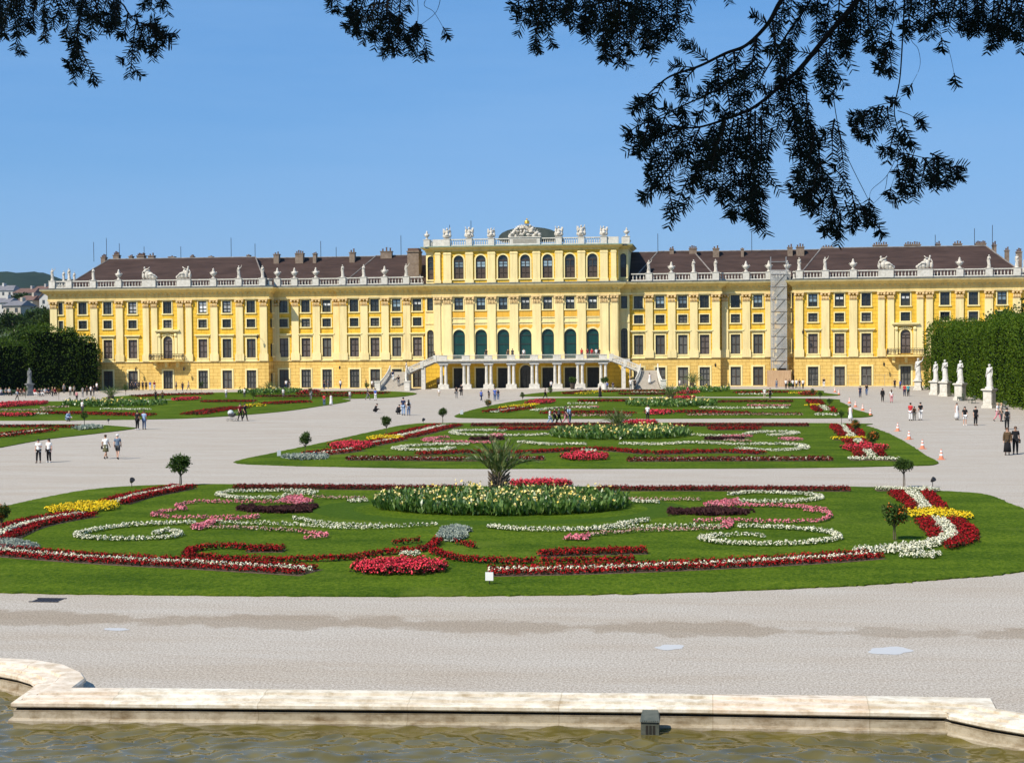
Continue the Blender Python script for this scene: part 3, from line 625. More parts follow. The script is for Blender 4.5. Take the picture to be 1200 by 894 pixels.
def topiary(px, py, crown_h, crown_w, trunk_h, label, flowers=False, fork=True, lean=0.0, detail=1.0):
    g_ = G(px,py); s = CF/g_.y
    R_ = crown_w/2/s; H_ = crown_h/2/s; T = trunk_h/s
    root = empty('topiary_tree', g_, RNG.uniform(0,6), label, 'small tree', 'little round topped trees along the flower lawns')
    b = MB()
    for k in range(2 if fork else 1):
        o = (0.09 if k else -0.03)*(R_/0.9); b.tube([(o,0,0),(o*0.9+lean*0.4,0.02,T*0.5),(o*0.3+lean,0,T+H_*0.7)],[0.036*R_/0.8,0.030*R_/0.8,0.015],6)
    for k in range(6):
        a = k*1.05; b.tube([(lean,0,T*0.9),(lean+0.55*R_*math.cos(a),0.55*R_*math.sin(a),T+H_*RNG.uniform(0.5,1.3))],[0.025,0.008],4)
    b.build('trunk', BARK, root)
    n = int(1500*detail); P,D = clumpy(n, (lean,0,T+H_), (R_,R_,H_), 24, 0.62, 0.40)
    Q = leaves(P, D+RNG.normal(0,0.7,(n,3)), R_*0.20, R_*0.10, 0.08); mobj('crown', np_mesh('crown', Q, 4), TOP_LEAF, root)
    if flowers:
        m = int(420*detail); P,D = clumpy(m, (lean,0,T+H_), (R_*1.05,R_*1.05,H_*1.05), 24, 0.70, 0.42)
        mobj('blossoms', np_mesh('blossoms', facing(P, D+RNG.normal(0,0.5,(m,3)), R_*0.052), 4), ORANGE, root)
    return root
topiary(212,570,28,33,14,'round topped little tree on near left of nearest lawn beside silver foliage')
topiary(1048,634,28,36,17,'little round tree with orange blossoms on right of nearest lawn',True)
topiary(1059,572,17,27,18,'flat topped little tree above the white flower bar on nearest lawn')
topiary(2,626,24,26,16,'little reddish tree cut by the left edge of the photo',True)
topiary(358,537,18,19,15,'little round tree by silver foliage at left tip of second lawn')
topiary(453,510,14,15,10,'little round tree midway up the left side of second lawn')
topiary(519,496,11,13,8,'little round tree at far left corner of second lawn')
topiary(1023,536,17,19,16,'little round tree over the coral bar at right of second lawn',True)
topiary(1002.5,512,12,14,9,'little round tree behind the yellow bar of second lawn',True,detail=.7)
topiary(986,497,10,9,8,'thin little tree at far right corner of second lawn',detail=.5)
topiary(572,484,9,10.5,8,'thin leafed little tree at left tip of third lawn',True,detail=.5)
topiary(612.5,471.5,8,7.5,5,'little round tree on left edge of third lawn',detail=.5)
topiary(972,477,8,9,3,'low round little tree at right end of third lawn',detail=.5)
topiary(961,468,7,7,3,'low round little tree at far right of third lawn',detail=.4)
topiary(952,463,6,7,2,'bushy little tree at right end of farthest lawn',detail=.4)
topiary(645,462.5,8,8,2,'low bushy little tree at left tip of farthest lawn',detail=.4)
topiary(99,500,10,11,9,'little round tree on the lawn at left edge',detail=.6)
topiary(297,473.5,8,8,8,'thin little tree at right of the left lawn',detail=.4)
topiary(147.5,463,9,8.5,5,'little round tree beside the palm before the left wing',detail=.4)
topiary(236,461,9,7,7,'little round tree before a ground window of left wing',detail=.4)
topiary(364,469,9,7,8,'little round tree at near edge of the lawn before the left wing',detail=.4)
topiary(69,469,8,7,8,'thin reddish little tree before the crowd at left hedge',True,detail=.4)
topiary(30,466.5,9,7,7,'thin little tree near the pale statue pedestal at far left',detail=.4)
topiary(430,456.5,7,8,2,'low round little tree before a window left of the stairs',detail=.4)
topiary(926,456,5,8,3,'low round little tree beside the scaffold',detail=.4)
# ---- trees in tubs by the arcade
TUB = mat('white_tub', (0.66,0.64,0.58), (0.74,0.72,0.67), 5, 0.7)
for px,py,lab,tub in ((708.5,456,'leafy small tree in a white tub before right end of arcade',True),(671,456,'leafy small tree in a dark tub before an arcade door',False)):
    g_ = G(px,py); root = empty('potted_tree', g_, 0, lab, 'potted tree')
    b=MB(); b.lathe([(0.32,0),(0.42,0.8),(0.46,0.82),(0.46,0.9),(0.38,0.9)],n=12); b.build('tub', TUB if tub else mat('dark_tub',(0.06,0.045,0.03),rough=0.7), root)
    b=MB(); b.tube([(0,0,0.8),(0,0,1.3)],[0.05,0.03]); b.build('trunk',BARK,root)
    P,D = clumpy(500,(0,0,1.45),(0.75,0.75,0.55),14); mobj('crown', np_mesh('crown',leaves(P,D+RNG.normal(0,0.7,(500,3)),0.22,0.11,0.08),4), TOP_LEAF, root)
# ---- palms
PALM = leafmat('palm_leaflets', [(0.050,0.090,0.018),(0.095,0.145,0.032),(0.16,0.20,0.06)], 0.4, 0.1, 0.4)
PTRUNK = mat('palm_trunk', (0.10,0.075,0.05), (0.24,0.19,0.14), 14, 0.9, 0.1, 0.8, 25)
STALK = mat('palm_stalk', (0.16,0.17,0.05), (0.22,0.21,0.08), 5, 0.6)
def palm(px, py, h_px, w_px, trunk_px, label, nf=26, dens=1.0, z0=0.05):
    g_ = G(px,py,z0); s = CF/g_.y; T = trunk_px/s; Lr = (h_px-trunk_px)/s; W = w_px/2/s
    root = empty('palm', g_, 0, label, 'palm tree', 'date palms standing in the flower lawns')
    b = MB(); rt = 0.12*Lr+0.05
    prof = []
    for i in range(9): z=T*i/8; prof.append((rt*(0.85+0.25*math.sin(i*2.1)), z))
    b.lathe(prof,n=9)
    for k in range(60):                       # cut leaf bases
        a=k*2.4; z=T*(0.15+0.9*k/60); b.tube([(rt*0.8*math.cos(a),rt*0.8*math.sin(a),z),(rt*1.7*math.cos(a),rt*1.7*math.sin(a),z+rt*0.9)],[rt*0.2,rt*0.08],4)
    b.build('trunk',PTRUNK,root)
    st = MB(); C=[];D=[];LL=[]
    for k in range(nf):
        a = k*2.39996; f_ = k/(nf-1); e0 = rad(84 - 44*f_**0.8); Lf = Lr*(0.98+0.14*f_)*RNG.uniform(0.88,1.08)
        pts=[]; p=Vector((0.03*math.cos(a),0.03*math.sin(a),T*0.95)); e=e0; seg=12
        for i in range(seg+1):
            pts.append(p.copy()); p = p + Vector((math.cos(a)*math.cos(e),math.sin(a)*math.cos(e),math.sin(e)))*(Lf/seg)
            e -= rad(2.0+5.2*f_)*(0.35+1.3*i/seg)
        st.tube(pts,[0.028*Lr*0.35*(1-0.85*i/seg)+0.004 for i in range(seg+1)],4)
        nl=int(30*dens); side=Vector((-math.sin(a),math.cos(a),0))
        for i in range(nl):
            t=0.16+0.84*i/nl; x=t*seg; i0=min(int(x),seg-1); q=pts[i0].lerp(pts[i0+1],x-i0); dr=(pts[i0+1]-pts[i0]).normalized()
            upn = side.cross(dr)
            for sg in (-1,1):
                C.append(q); D.append(dr*1.0+side*sg*0.5+upn*(-0.22)+Vector(RNG.normal(0,0.07,3))); LL.append(Lr*0.225*math.sin(PI*min(1,0.22+t*0.74)))
    st.build('fronds_stalks',STALK,root)
    LL=np.array(LL); mobj('fronds', np_mesh('fronds', leaves(np.array([tuple(c) for c in C]), np.array([tuple(d) for d in D]), LL, LL*0.085+0.006, 0.0),4), PALM, root)
    return root
palm(585,583,80,74,24,'large date palm standing in the oval bed of nearest lawn',25)
palm(724,507,31,32,8,'date palm in the oval bed of second lawn',26,0.7)
palm(785,471,24,32,6,'date palm in the oval bed of third lawn',24,0.6)
palm(812,455,22,24,5,'date palm before ground windows right of the stairs',22,0.5)
palm(130,471,22,26,6,'bushy date palm near the left hedge and the crowd',24,0.6)
palm(315,458.5,14,20,3,'small date palm before inner corner of left wing',20,0.5)
# ---- clipped hedges
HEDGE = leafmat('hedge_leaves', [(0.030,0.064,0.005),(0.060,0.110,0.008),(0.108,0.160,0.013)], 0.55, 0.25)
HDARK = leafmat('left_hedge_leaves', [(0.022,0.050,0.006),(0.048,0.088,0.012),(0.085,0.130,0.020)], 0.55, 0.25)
CORE = mat('hedge_light_block', (0.006,0.010,0.004), rough=0.95, spec=0.0)
def hedge(name, label, path, thick, z1, m, dens=9, size=0.42, zvar=0.25, both=False, cat='hedge'):
    """path: ground points of the visible face; thick: vector away from the viewer side"""
    root = empty(name, path[0], 0, label, cat); off = Vector(path[0]); th = Vector(thick)
    mb = MB(); C=[]; D=[]
    pts=[Vector(p) for p in path]
    n_ = th.normalized()
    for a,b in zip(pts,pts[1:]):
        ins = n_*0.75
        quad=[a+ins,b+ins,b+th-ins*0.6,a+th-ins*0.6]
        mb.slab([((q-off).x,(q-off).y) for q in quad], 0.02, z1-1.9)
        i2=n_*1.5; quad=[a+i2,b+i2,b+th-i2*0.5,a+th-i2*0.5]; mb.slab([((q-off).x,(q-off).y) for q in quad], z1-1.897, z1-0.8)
    def face(p0,p1,nor,zz0=0.0):
        L=float(np.linalg.norm(np.array(p1)-np.array(p0))); n=int(L*(z1-zz0)*dens)
        t=RNG.random(n); z=zz0+RNG.random(n)*(z1-zz0)
        bul = (np.abs(np.sin(t*L*0.9+0.3*np.sin(z*0.5)))**0.6*1.05-0.75+np.sin(z*1.3+t*L*2.3)*0.12+np.sin(t*L*0.33)*0.2+RNG.normal(0,0.13,n))
        top = np.clip((z-(z1-2.4))/2.4,0,1)**2.2*1.5
        P=np.outer(1-t,np.array(p0))+np.outer(t,np.array(p1))+np.outer(bul-top,nor); P[:,2]=z+RNG.normal(0,zvar*0.2,n)
        C.append(P); Dn=np.tile(np.array(nor),(n,1))*0.55+RNG.normal(0,0.45,(n,3)); Dn[:,2]+=0.55; D.append(Dn)
    for a,b in zip(pts,pts[1:]): face(np.array(a),np.array(b),-np.array(n_))
    face(np.array(pts[0]),np.array(pts[0]+th),np.array((pts[0]-pts[1]).normalized()))
    face(np.array(pts[-1]),np.array(pts[-1]+th),np.array((pts[-1]-pts[-2]).normalized()))
    for a,b in zip(pts,pts[1:]):              # top
        L=(b-a).length; n=int(L*th.length*dens*0.9); t=RNG.random(n); u=RNG.random(n)
        P=np.outer(1-t,a)+np.outer(t,b)+np.outer(u,th); P[:,2]=z1-0.35+RNG.normal(0,zvar,n)-np.abs(u-0.5)**3*12+0.35*np.sin(t*L*0.9)+0.3*np.sin(t*L*0.37+1); C.append(P)
        Dn=RNG.normal(0,0.6,(n,3)); Dn[:,2]+=0.9; D.append(Dn)
    mb.build('branches',CORE,root)  # solid dark core, not boughs, added to block light through the hedge
    C=np.concatenate(C)-np.array(off); D=np.concatenate(D); n=len(C)
    Q=leaves(C,D,size*RNG.uniform(0.6,1.25,n),size*0.55,0.08); mobj('foliage',np_mesh('foliage',Q,4),m,root)
    return root
a0,a1,a2,a3,a4 = G(1085,455.5),G(1110,460.5),G(1150,469),G(1200,480),G(1262,494)
d1=(a4-a1).normalized(); out=Vector((-d1.y,d1.x,0)); out = out if out.x>0 else -out
hedge('hedge_tree','clipped hedge block standing at palace end of right hedge',[a0,a0+(a1-a0)*0.92],out*5,9.9,HEDGE,26,0.27)
hedge('hedge','tall bright green clipped hedge behind the white statues at right',[a1,a2],out*5,9.6,HEDGE,26,0.27)
hedge('hedge','tall clipped hedge running off the right edge',[a2+d1*0.4,a3,a4],out*5,10.3,HEDGE,28,0.26)
b0,b1,b2,b3,b4=G(-70,466.5),G(-2,461.6),G(42,460.3),G(93,458.9),G(116,458.2)
o2=Vector((-0.55,0.83,0))
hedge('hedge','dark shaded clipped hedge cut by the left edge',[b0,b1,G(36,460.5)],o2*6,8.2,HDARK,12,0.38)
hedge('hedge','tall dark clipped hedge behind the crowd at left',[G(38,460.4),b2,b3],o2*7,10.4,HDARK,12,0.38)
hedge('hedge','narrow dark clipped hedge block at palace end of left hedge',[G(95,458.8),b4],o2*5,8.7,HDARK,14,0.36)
# ---- free growing trees behind the hedges
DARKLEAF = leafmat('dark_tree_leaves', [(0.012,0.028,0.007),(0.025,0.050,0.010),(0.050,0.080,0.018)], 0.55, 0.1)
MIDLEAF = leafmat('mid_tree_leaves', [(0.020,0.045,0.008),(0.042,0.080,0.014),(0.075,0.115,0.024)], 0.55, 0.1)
def tree(label, base, r, h, m, n=5000, k=30, trunk=3.0, leaf=0.55, cat='tree', name='broadleaf_tree', spread=0.66, cs=0.40):
    root = empty(name, base, 0, label, cat)
    b=MB(); b.tube([(0,0,0),(0.1,0,trunk),(0,0.1,trunk+h*0.5)],[0.38,0.3,0.08],7)
    for q in range(8):
        a=q*0.8; b.tube([(0,0,trunk+h*0.1),(r*0.6*math.cos(a),r*0.6*math.sin(a),trunk+h*RNG.uniform(0.35,0.75))],[0.14,0.03],5)
    b.build('trunk',BARK,root)
    P,D=clumpy(n,(0,0,trunk+h*0.5),(r,r,h*0.5),k,spread,cs)
    mobj('crown',np_mesh('crown',leaves(P,D+RNG.normal(0,0.6,(n,3)),leaf*RNG.uniform(0.6,1.3,n),leaf*0.5,0.08),4),m,root)
    return root
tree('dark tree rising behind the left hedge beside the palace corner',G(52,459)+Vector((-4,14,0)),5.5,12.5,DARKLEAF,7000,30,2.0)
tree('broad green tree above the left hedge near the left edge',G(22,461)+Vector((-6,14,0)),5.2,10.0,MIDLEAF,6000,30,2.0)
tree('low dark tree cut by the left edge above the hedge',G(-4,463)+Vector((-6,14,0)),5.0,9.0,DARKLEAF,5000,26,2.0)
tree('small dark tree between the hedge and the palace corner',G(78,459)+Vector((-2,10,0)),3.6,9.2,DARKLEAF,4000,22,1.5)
tree('dark spreading tree behind the right hedge at the right edge',G(1190,478)+Vector((6.5,25,0)),4.2,11.2,DARKLEAF,7000,34,3.0,0.5)
tree('dark bushy tree showing over the right hedge left of the tall one',G(1160,472)+Vector((8.0,32,0)),4.2,9.2,DARKLEAF,5500,30,3.0,0.5)
tree('tall dark tree cut by the right edge above the hedge',G(1215,482)+Vector((7.5,14,0)),3.8,12.0,DARKLEAF,6000,30,3.0,0.5)
# benches along the right hedge
BENCH = mat('bench_paint',(0.02,0.045,0.022),(0.03,0.06,0.03),6,0.5)
for px,py,lab in ((1134,469.5,'dark green bench at foot of right hedge between the two tall pedestals'),(1148,472.5,'dark green bench at foot of right hedge just left of nearest statue'),(1184,479.5,'dark green bench at foot of right hedge near the right edge')):
    root=empty('park_bench',G(px,py)-out*0.9,math.atan2(d1.y,d1.x),lab,'bench')
    sg = 1 if True else -1
    b=MB()
    for k in range(4): b.box(-0.95,0.95,-0.24+k*0.12,-0.15+k*0.12,0.43,0.46)
    b.build('seat',BENCH,root)
    b=MB()
    for k in range(3): b.box(-0.95,0.95,0.27+k*0.03,0.30+k*0.03,0.55+k*0.13,0.64+k*0.13)
    b.build('backrest',BENCH,root)
    for x in (-0.8,0.8):
        b=MB(); b.box(x-0.03,x+0.03,-0.22,-0.17,0,0.43); b.box(x-0.03,x+0.03,0.22,0.27,0,0.5); b.box(x-0.03,x+0.03,-0.17,0.22,0.38,0.42); b.build('leg',BENCH,root)
# ================================================================ the palace
PX, PY = -29.4, 252.0
def plaster(name, c, var=0.10, brick=None, rough=0.85):
    m = bpy.data.materials.new(name); t, b = nt(m)
    geo = t.nodes.new('ShaderNodeNewGeometry'); pos = geo.outputs['Position']
    n = tex_noise(t, 0.5, 6, 0.7, pos, (1,1,0.45)); r = ramp(t, [(0.3,tuple(x*(1-var) for x in c)),(0.7,tuple(min(x*(1+var*0.6),0.9) for x in c))]); t.links.new(n.outputs['Fac'], r.inputs[0])
    sk_ = tex_noise(t, 1.0, 5, 0.7, pos, (1.6,1.6,0.10)); rk = ramp(t, [(0.36,(0.80,0.77,0.72)),(0.52,(1,1,1))]); t.links.new(sk_.outputs['Fac'], rk.inputs[0])
    mk = N(t,'ShaderNodeMix',data_type='RGBA',blend_type='MULTIPLY'); mk.inputs[0].default_value = 0.75
    t.links.new(r.outputs[0], mk.inputs[6]); t.links.new(rk.outputs[0], mk.inputs[7]); a = mk.outputs[2]
    if brick:
        sep = t.nodes.new('ShaderNodeSeparateXYZ'); t.links.new(pos, sep.inputs[0]); cb = t.nodes.new('ShaderNodeCombineXYZ')
        t.links.new(sep.outputs[0], cb.inputs[0]); t.links.new(sep.outputs[2], cb.inputs[1])
        bt = N(t,'ShaderNodeTexBrick',Scale=1.0); bt.inputs['Color1'].default_value=(1,1,1,1); bt.inputs['Color2'].default_value=(0.94,0.95,0.97,1); bt.inputs['Mortar'].default_value=(0.70,0.62,0.5,1)
        bt.inputs['Mortar Size'].default_value=0.035; bt.inputs['Brick Width'].default_value=brick[0]; bt.inputs['Row Height'].default_value=brick[1]
        t.links.new(cb.outputs[0], bt.inputs['Vector'])
        mx = N(t,'ShaderNodeMix',data_type='RGBA',blend_type='MULTIPLY'); mx.inputs[0].default_value = 0.8
        t.links.new(a, mx.inputs[6]); t.links.new(bt.outputs[0], mx.inputs[7]); a = mx.outputs[2]
        bp = N(t,'ShaderNodeBump',Strength=0.6,Distance=0.05); t.links.new(bt.outputs['Fac'], bp.inputs['Height']); bp.invert = True; t.links.new(bp.outputs[0], b.inputs['Normal'])
    t.links.new(a, b.inputs['Base Color']); b.inputs['Roughness'].default_value = rough; b.inputs['Specular IOR Level'].default_value = 0.2
    return m
YEL = plaster('yellow_plaster', (0.80,0.50,0.055), 0.16, (1.6,0.62)); YELG = plaster('ground_floor_plaster', (0.77,0.52,0.15), 0.15, (1.25,0.55))
CRM = plaster('cream_plaster', (0.83,0.68,0.335), 0.12); CRM2 = plaster('entablature_plaster', (0.80,0.60,0.215), 0.13); ORG = plaster('orange_panel_plaster', (0.72,0.40,0.055), 0.06)
SUR = plaster('window_surround_plaster', (0.82,0.70,0.34), 0.05)
WST = mat('white_stone', (0.50,0.47,0.40), (0.67,0.635,0.56), 2.5, 0.8, 0.2); CARV = mat('carved_stone', (0.42,0.38,0.31), (0.66,0.62,0.55), 3.5, 0.85, 0.2)
CAPM = plaster('capital_plaster', (0.68,0.49,0.24), 0.16)
LEAD = mat('lead_gutter', (0.055,0.055,0.045), (0.12,0.13,0.10), 1.5, 0.6); COPPER = mat('patina_copper', (0.10,0.15,0.11), (0.19,0.25,0.18), 1.2, 0.6)
ROOF = mat('roof_tiles', (0.036,0.0225,0.0185), (0.064,0.040,0.033), 0.7, 0.85, 0.15, 0.5, 6, stretch=(0.35,1,2.5))
DOME = mat('dome_sheet', (0.040,0.055,0.050), (0.065,0.080,0.072), 0.8, 0.5)
FRAME = mat('dark_window_frame', (0.045,0.048,0.042), rough=0.5); FRB = mat('brown_window_frame', (0.075,0.055,0.042), rough=0.55)
GLASS = mat('dark_glass', (0.020,0.024,0.024), (0.045,0.050,0.048), 0.9, 0.08, 0.6)
BLIND = mat('brown_inner_blind', (0.115,0.090,0.076), (0.155,0.125,0.108), 1.3, 0.35, 0.5); BLINDG = mat('grey_inner_blind', (0.085,0.084,0.074), (0.120,0.115,0.10), 1.3, 0.3, 0.5)
CURT = mat('pale_curtain', (0.50,0.52,0.52), (0.66,0.67,0.66), 2, 0.5, 0.4); TEAL = mat('teal_blind', (0.004,0.036,0.032), (0.006,0.052,0.045), 1.2, 0.30, 0.5)
SKYG = mat('painted_sky_reflection', (0.16,0.23,0.27), (0.28,0.36,0.40), 1.5, 0.1, 0.6)  # sky reflection in the panes, put into a pale blue colour
IRON = mat('wrought_iron', (0.02,0.02,0.02), rough=0.5)
for m_ in (GLASS,BLIND,BLINDG,SKYG,CURT):       # every window a little different
    t_=m_.node_tree; b_=[n for n in t_.nodes if n.type=='BSDF_PRINCIPLED'][0]; l_=b_.inputs['Base Color'].links[0]; oi=t_.nodes.new('ShaderNodeObjectInfo'); mr_=N(t_,'ShaderNodeMapRange'); mr_.inputs[3].default_value=0.55; mr_.inputs[4].default_value=1.35
    t_.links.new(oi.outputs['Random'],mr_.inputs[0]); hs_=N(t_,'ShaderNodeHueSaturation'); t_.links.new(mr_.outputs[0],hs_.inputs['Value']); t_.links.new(l_.from_socket,hs_.inputs['Color']); t_.links.new(hs_.outputs[0],b_.inputs['Base Color'])
DOORM = mat('dark_door', (0.020,0.020,0.016), (0.04,0.04,0.032), 2, 0.4)
palace = empty('palace', (PX,PY,0), 0, 'long yellow palace with cream pilasters and brown tiled roof across the background', 'palace')
# planes (local y, towards the viewer is negative)
Y_PAV, Y_FL, Y_IN, Y_REC, Y_OUT = -0.3, 1.2, 1.7, 2.9, 0.0
def wall_holes(name, m, x0, x1, z0, z1, y, holes, depth=0.32, reveal=None):
    """wall in the plane y with rectangular openings and their reveals"""
    b=MB(); xs=sorted({x0,x1,*[h[0] for h in holes],*[h[1] for h in holes]}); zs=sorted({z0,z1,*[h[2] for h in holes],*[h[3] for h in holes]})
    xs=[x for x in xs if x0-1e-6<=x<=x1+1e-6]; zs=[z for z in zs if z0-1e-6<=z<=z1+1e-6]
    for i in range(len(xs)-1):
        for j in range(len(zs)-1):
            cx=(xs[i]+xs[i+1])/2; cz=(zs[j]+zs[j+1])/2
            if any(h[0]<cx<h[1] and h[2]<cz<h[3] for h in holes): continue
            b.quad((xs[i],y,zs[j]),(xs[i+1],y,zs[j]),(xs[i+1],y,zs[j+1]),(xs[i],y,zs[j+1]))
    for h in holes:
        a,c,d,e=h[:4]
        b.quad((a,y,d),(a,y+depth,d),(a,y+depth,e),(a,y,e)); b.quad((c,y,d),(c,y,e),(c,y+depth,e),(c,y+depth,d))
        b.quad((a,y,e),(a,y+depth,e),(c,y+depth,e),(c,y,e)); b.quad((a,y,d),(c,y,d),(c,y+depth,d),(a,y+depth,d))
    return b.build(name,m,palace,fix=False)
# ---- window prototypes: origin at bottom centre of the opening, on the wall plane
def arch_pts(w,h,n=10):
    r=w/2; return [(-r,0),(r,0)]+[(r*math.cos(PI*k/n),h-r+r*math.sin(PI*k/n)) for k in range(n+1)]
WINP={}
def window_proto(key,name,w,h,fm,pm,nh,nv=1,arch=False,sur=0.22,sill=True,lower=None,upper=None,surround=True):
    root=bpy.data.objects.new(name,None)
    b=MB(); d0,d1=0.13,0.20; fw=0.09
    if arch:
        r=w/2; n=12; O=[(r*math.cos(PI*k/n),h-r+r*math.sin(PI*k/n)) for k in range(n+1)]; I=[((r-fw)*math.cos(PI*k/n),h-r+(r-fw)*math.sin(PI*k/n)) for k in range(n+1)]
        for k in range(n): b.prism([O[k],O[k+1],I[k+1],I[k]],d0,d1)
        b.box(-r,-r+fw,d0,d1,0,h-r); b.box(r-fw,r,d0,d1,0,h-r); b.box(-r+fw,r-fw,d0,d1,0,fw)
        top=h-r; b.box(-r+fw,r-fw,d0+.004,d1-.004,top-0.04,top+0.04)
    else:
        b.box(-w/2,-w/2+fw,d0,d1,0,h); b.box(w/2-fw,w/2,d0,d1,0,h); b.box(-w/2+fw,w/2-fw,d0,d1,0,fw); b.box(-w/2+fw,w/2-fw,d0,d1,h-fw,h); top=h-fw
    for k in range(nv): x=-w/2+w*(k+1)/(nv+1); b.box(x-0.045,x+0.045,d0-0.006,d1-0.006,fw,top)
    for k in range(nh): z=h*(k+1)/(nh+1); b.box(-w/2+fw,w/2-fw,d0+0.006,d1-0.010,z-0.035,z+0.035)
    fme=b.mesh(name); fme.materials.append(fm)
    b=MB()
    if arch: b.prism(arch_pts(w,h),0.24,0.30)
    else: b.box(-w/2,w/2,0.24,0.30,0,h)
    pme=b.mesh('pane'); pme.materials.append(pm)
    extra=[]
    if lower:      # (height fraction, material)
        b=MB(); b.box(-w/2+fw,w/2-fw,0.215,0.235,fw,h*lower[0]); e=b.mesh('lower_panel'); e.materials.append(lower[1]); extra.append(('lower_panel',e))
    if upper:
        b=MB()
        for z0_,z1_ in upper[0]:
            for sx in (-1,1): b.box(min(sx*0.07,sx*(w/2-fw-0.05)),max(sx*0.07,sx*(w/2-fw-0.05)),0.215,0.232,h*z0_,h*z1_)
        e=b.mesh('curtain_reflection_panel'); e.materials.append(upper[1]); extra.append(('curtain_reflection_panel',e))  # curtains; the SKYG panels are painted sky reflections
    sme=None
    if surround:
        b=MB(); s=sur
        if arch:
            r=w/2; n=12; O=[((r+s)*math.cos(PI*k/n),h-r+(r+s)*math.sin(PI*k/n)) for k in range(n+1)]; I=[(r*math.cos(PI*k/n),h-r+r*math.sin(PI*k/n)) for k in range(n+1)]
            for k in range(n): b.prism([O[k],O[k+1],I[k+1],I[k]],-0.07,0.0)
            b.box(-r-s,-r,-0.07,0.0,0,h-r); b.box(r,r+s,-0.07,0.0,0,h-r)
        else:
            b.box(-w/2-s,-w/2,-0.07,0,0,h+s); b.box(w/2,w/2+s,-0.07,0,0,h+s); b.box(-w/2,w/2,-0.07,0,h,h+s)
        if sill: b.box(-w/2-s-0.08,w/2+s+0.08,-0.16,0,-0.2,0.0)
        sme=b.mesh('surround'); sme.materials.append(SUR)
    WINP[key]=(name,fme,pme,sme,extra)
def put(key,u,y,z,rz=0.0,sx=1.0):
    name,f,p,s,ex=WINP[key]; o=mobj(name,f,None,palace,(u,y,z),rz); o.scale=(sx,1,1)
    mobj('pane',p,None,o)
    if s: mobj('surround',s,None,o)
    for nm,e in ex: mobj(nm,e,None,o)
    return o
GW,GH=1.62,3.0; PW,PH=1.5,3.1; MW,MH=1.45,1.36; UW,UH=1.45,2.0
window_proto('g','ground_window',GW,GH,FRB,BLINDG,1,1,sill=False,sur=0.26); window_proto('g2','ground_window',GW,GH,FRAME,BLINDG,2,2,sill=False,sur=0.26)
window_proto('p','tall_window',PW,PH,FRB,BLIND,2,1); window_proto('p2','tall_window',PW,PH,FRB,BLINDG,1,1)
window_proto('m','mezzanine_window',MW,MH,FRAME,BLINDG,1,1,sur=0.17); window_proto('m2','mezzanine_window',MW,MH,FRAME,GLASS,1,1,sur=0.17)
window_proto('u','upper_window',UW,UH,FRAME,GLASS,2,1,sur=0.17,upper=([(0.12,0.30),(0.38,0.62),(0.70,0.90)],CURT)); window_proto('u2','upper_window',UW,UH,FRAME,GLASS,1,1,sur=0.17)
window_proto('u3','upper_window',UW,UH,FRAME,GLASS,2,1,sur=0.17,upper=([(0.38,0.62),(0.70,0.90)],SKYG)); window_proto('u4','upper_window',UW,UH,FRAME,GLASS,1,1,sur=0.17,lower=(0.36,FRAME),upper=([(0.55,0.72)],CURT))
window_proto('bal','balcony_window',1.55,3.75,FRB,BLIND,2,1,arch=True,sur=0.28,sill=False)
window_proto('teal','teal_arched_window',1.95,4.75,FRAME,TEAL,1,0,arch=True,sur=0.3,sill=False); window_proto('fl','flank_arched_window',1.1,4.75,FRAME,BLINDG,3,1,arch=True,sur=0.2,sill=False)
window_proto('att','attic_arched_window',1.62,3.8,FRB,GLASS,3,1,arch=True,sur=0.22,lower=(0.45,FRB),upper=([(0.50,0.60),(0.63,0.72)],SKYG)); window_proto('att2','attic_arched_window',1.62,3.8,FRB,GLASS,3,1,arch=True,sur=0.22,lower=(0.45,FRB))
window_proto('nar','narrow_window',0.75,2.0,FRAME,GLASS,1,0,sur=0.12); window_proto('narm','narrow_window',0.75,1.36,FRAME,GLASS,0,0,sur=0.12)
window_proto('door','arcade_door',1.9,3.2,DOORM,DOORM,2,1,sill=False,sur=0.2); window_proto('doora','arcade_door',1.9,3.65,DOORM,GLASS,2,1,arch=True,sill=False,sur=0.2)
# ---- hoods over the tall windows, capitals and pilasters
hood=MB(); hood.prism([(-1.15,8.62),(1.15,8.62),(1.15,8.86),(-1.15,8.86)],-0.12,0.0); hood.prism([(-1.28,8.863),(1.28,8.863),(1.36,9.06),(-1.36,9.06)],-0.34,0.0); hoodm=hood.mesh('hood'); hoodm.materials.append(SUR)
def capital(b,w,y,z0,z1):
    b.box(-w/2-0.02,w/2+0.02,y-0.08,y,z0,z0+0.10)
    for k in range(5):
        x=-w/2+w*(k+0.5)/5; b.ball((x,y-0.12,z0+0.36),0.13,0.10,0.26,6,5)
    for sx in (-1,1): b.ball((sx*(w/2-0.02),y-0.16,z1-0.36),0.21,0.15,0.20,8,6)
    b.ball((0,y-0.14,z1-0.34),0.14,0.12,0.16,6,5)
    b.box(-w/2-0.16,w/2+0.16,y-0.24,y,z1-0.16,z1)
def pilaster_mesh(w,plinth=True):
    b=MB(); b.box(-w/2,w/2,-0.26,0,5.95 if plinth else 4.66,13.55)
    if plinth: b.box(-w/2-0.14,w/2+0.14,-0.36,0,4.66,5.72); b.prism([(-w/2-0.12,5.723),(w/2+0.12,5.723),(w/2+0.02,5.947),(-w/2-0.02,5.947)],-0.32,0)
    m=b.mesh('pilaster'); m.materials.append(CRM); c=MB(); capital(c,w,-0.24,13.553,14.76); cm=c.mesh('capital'); cm.materials.append(CAPM); return m,cm
PIL={w:pilaster_mesh(w) for w in (1.2,1.0,1.35)}
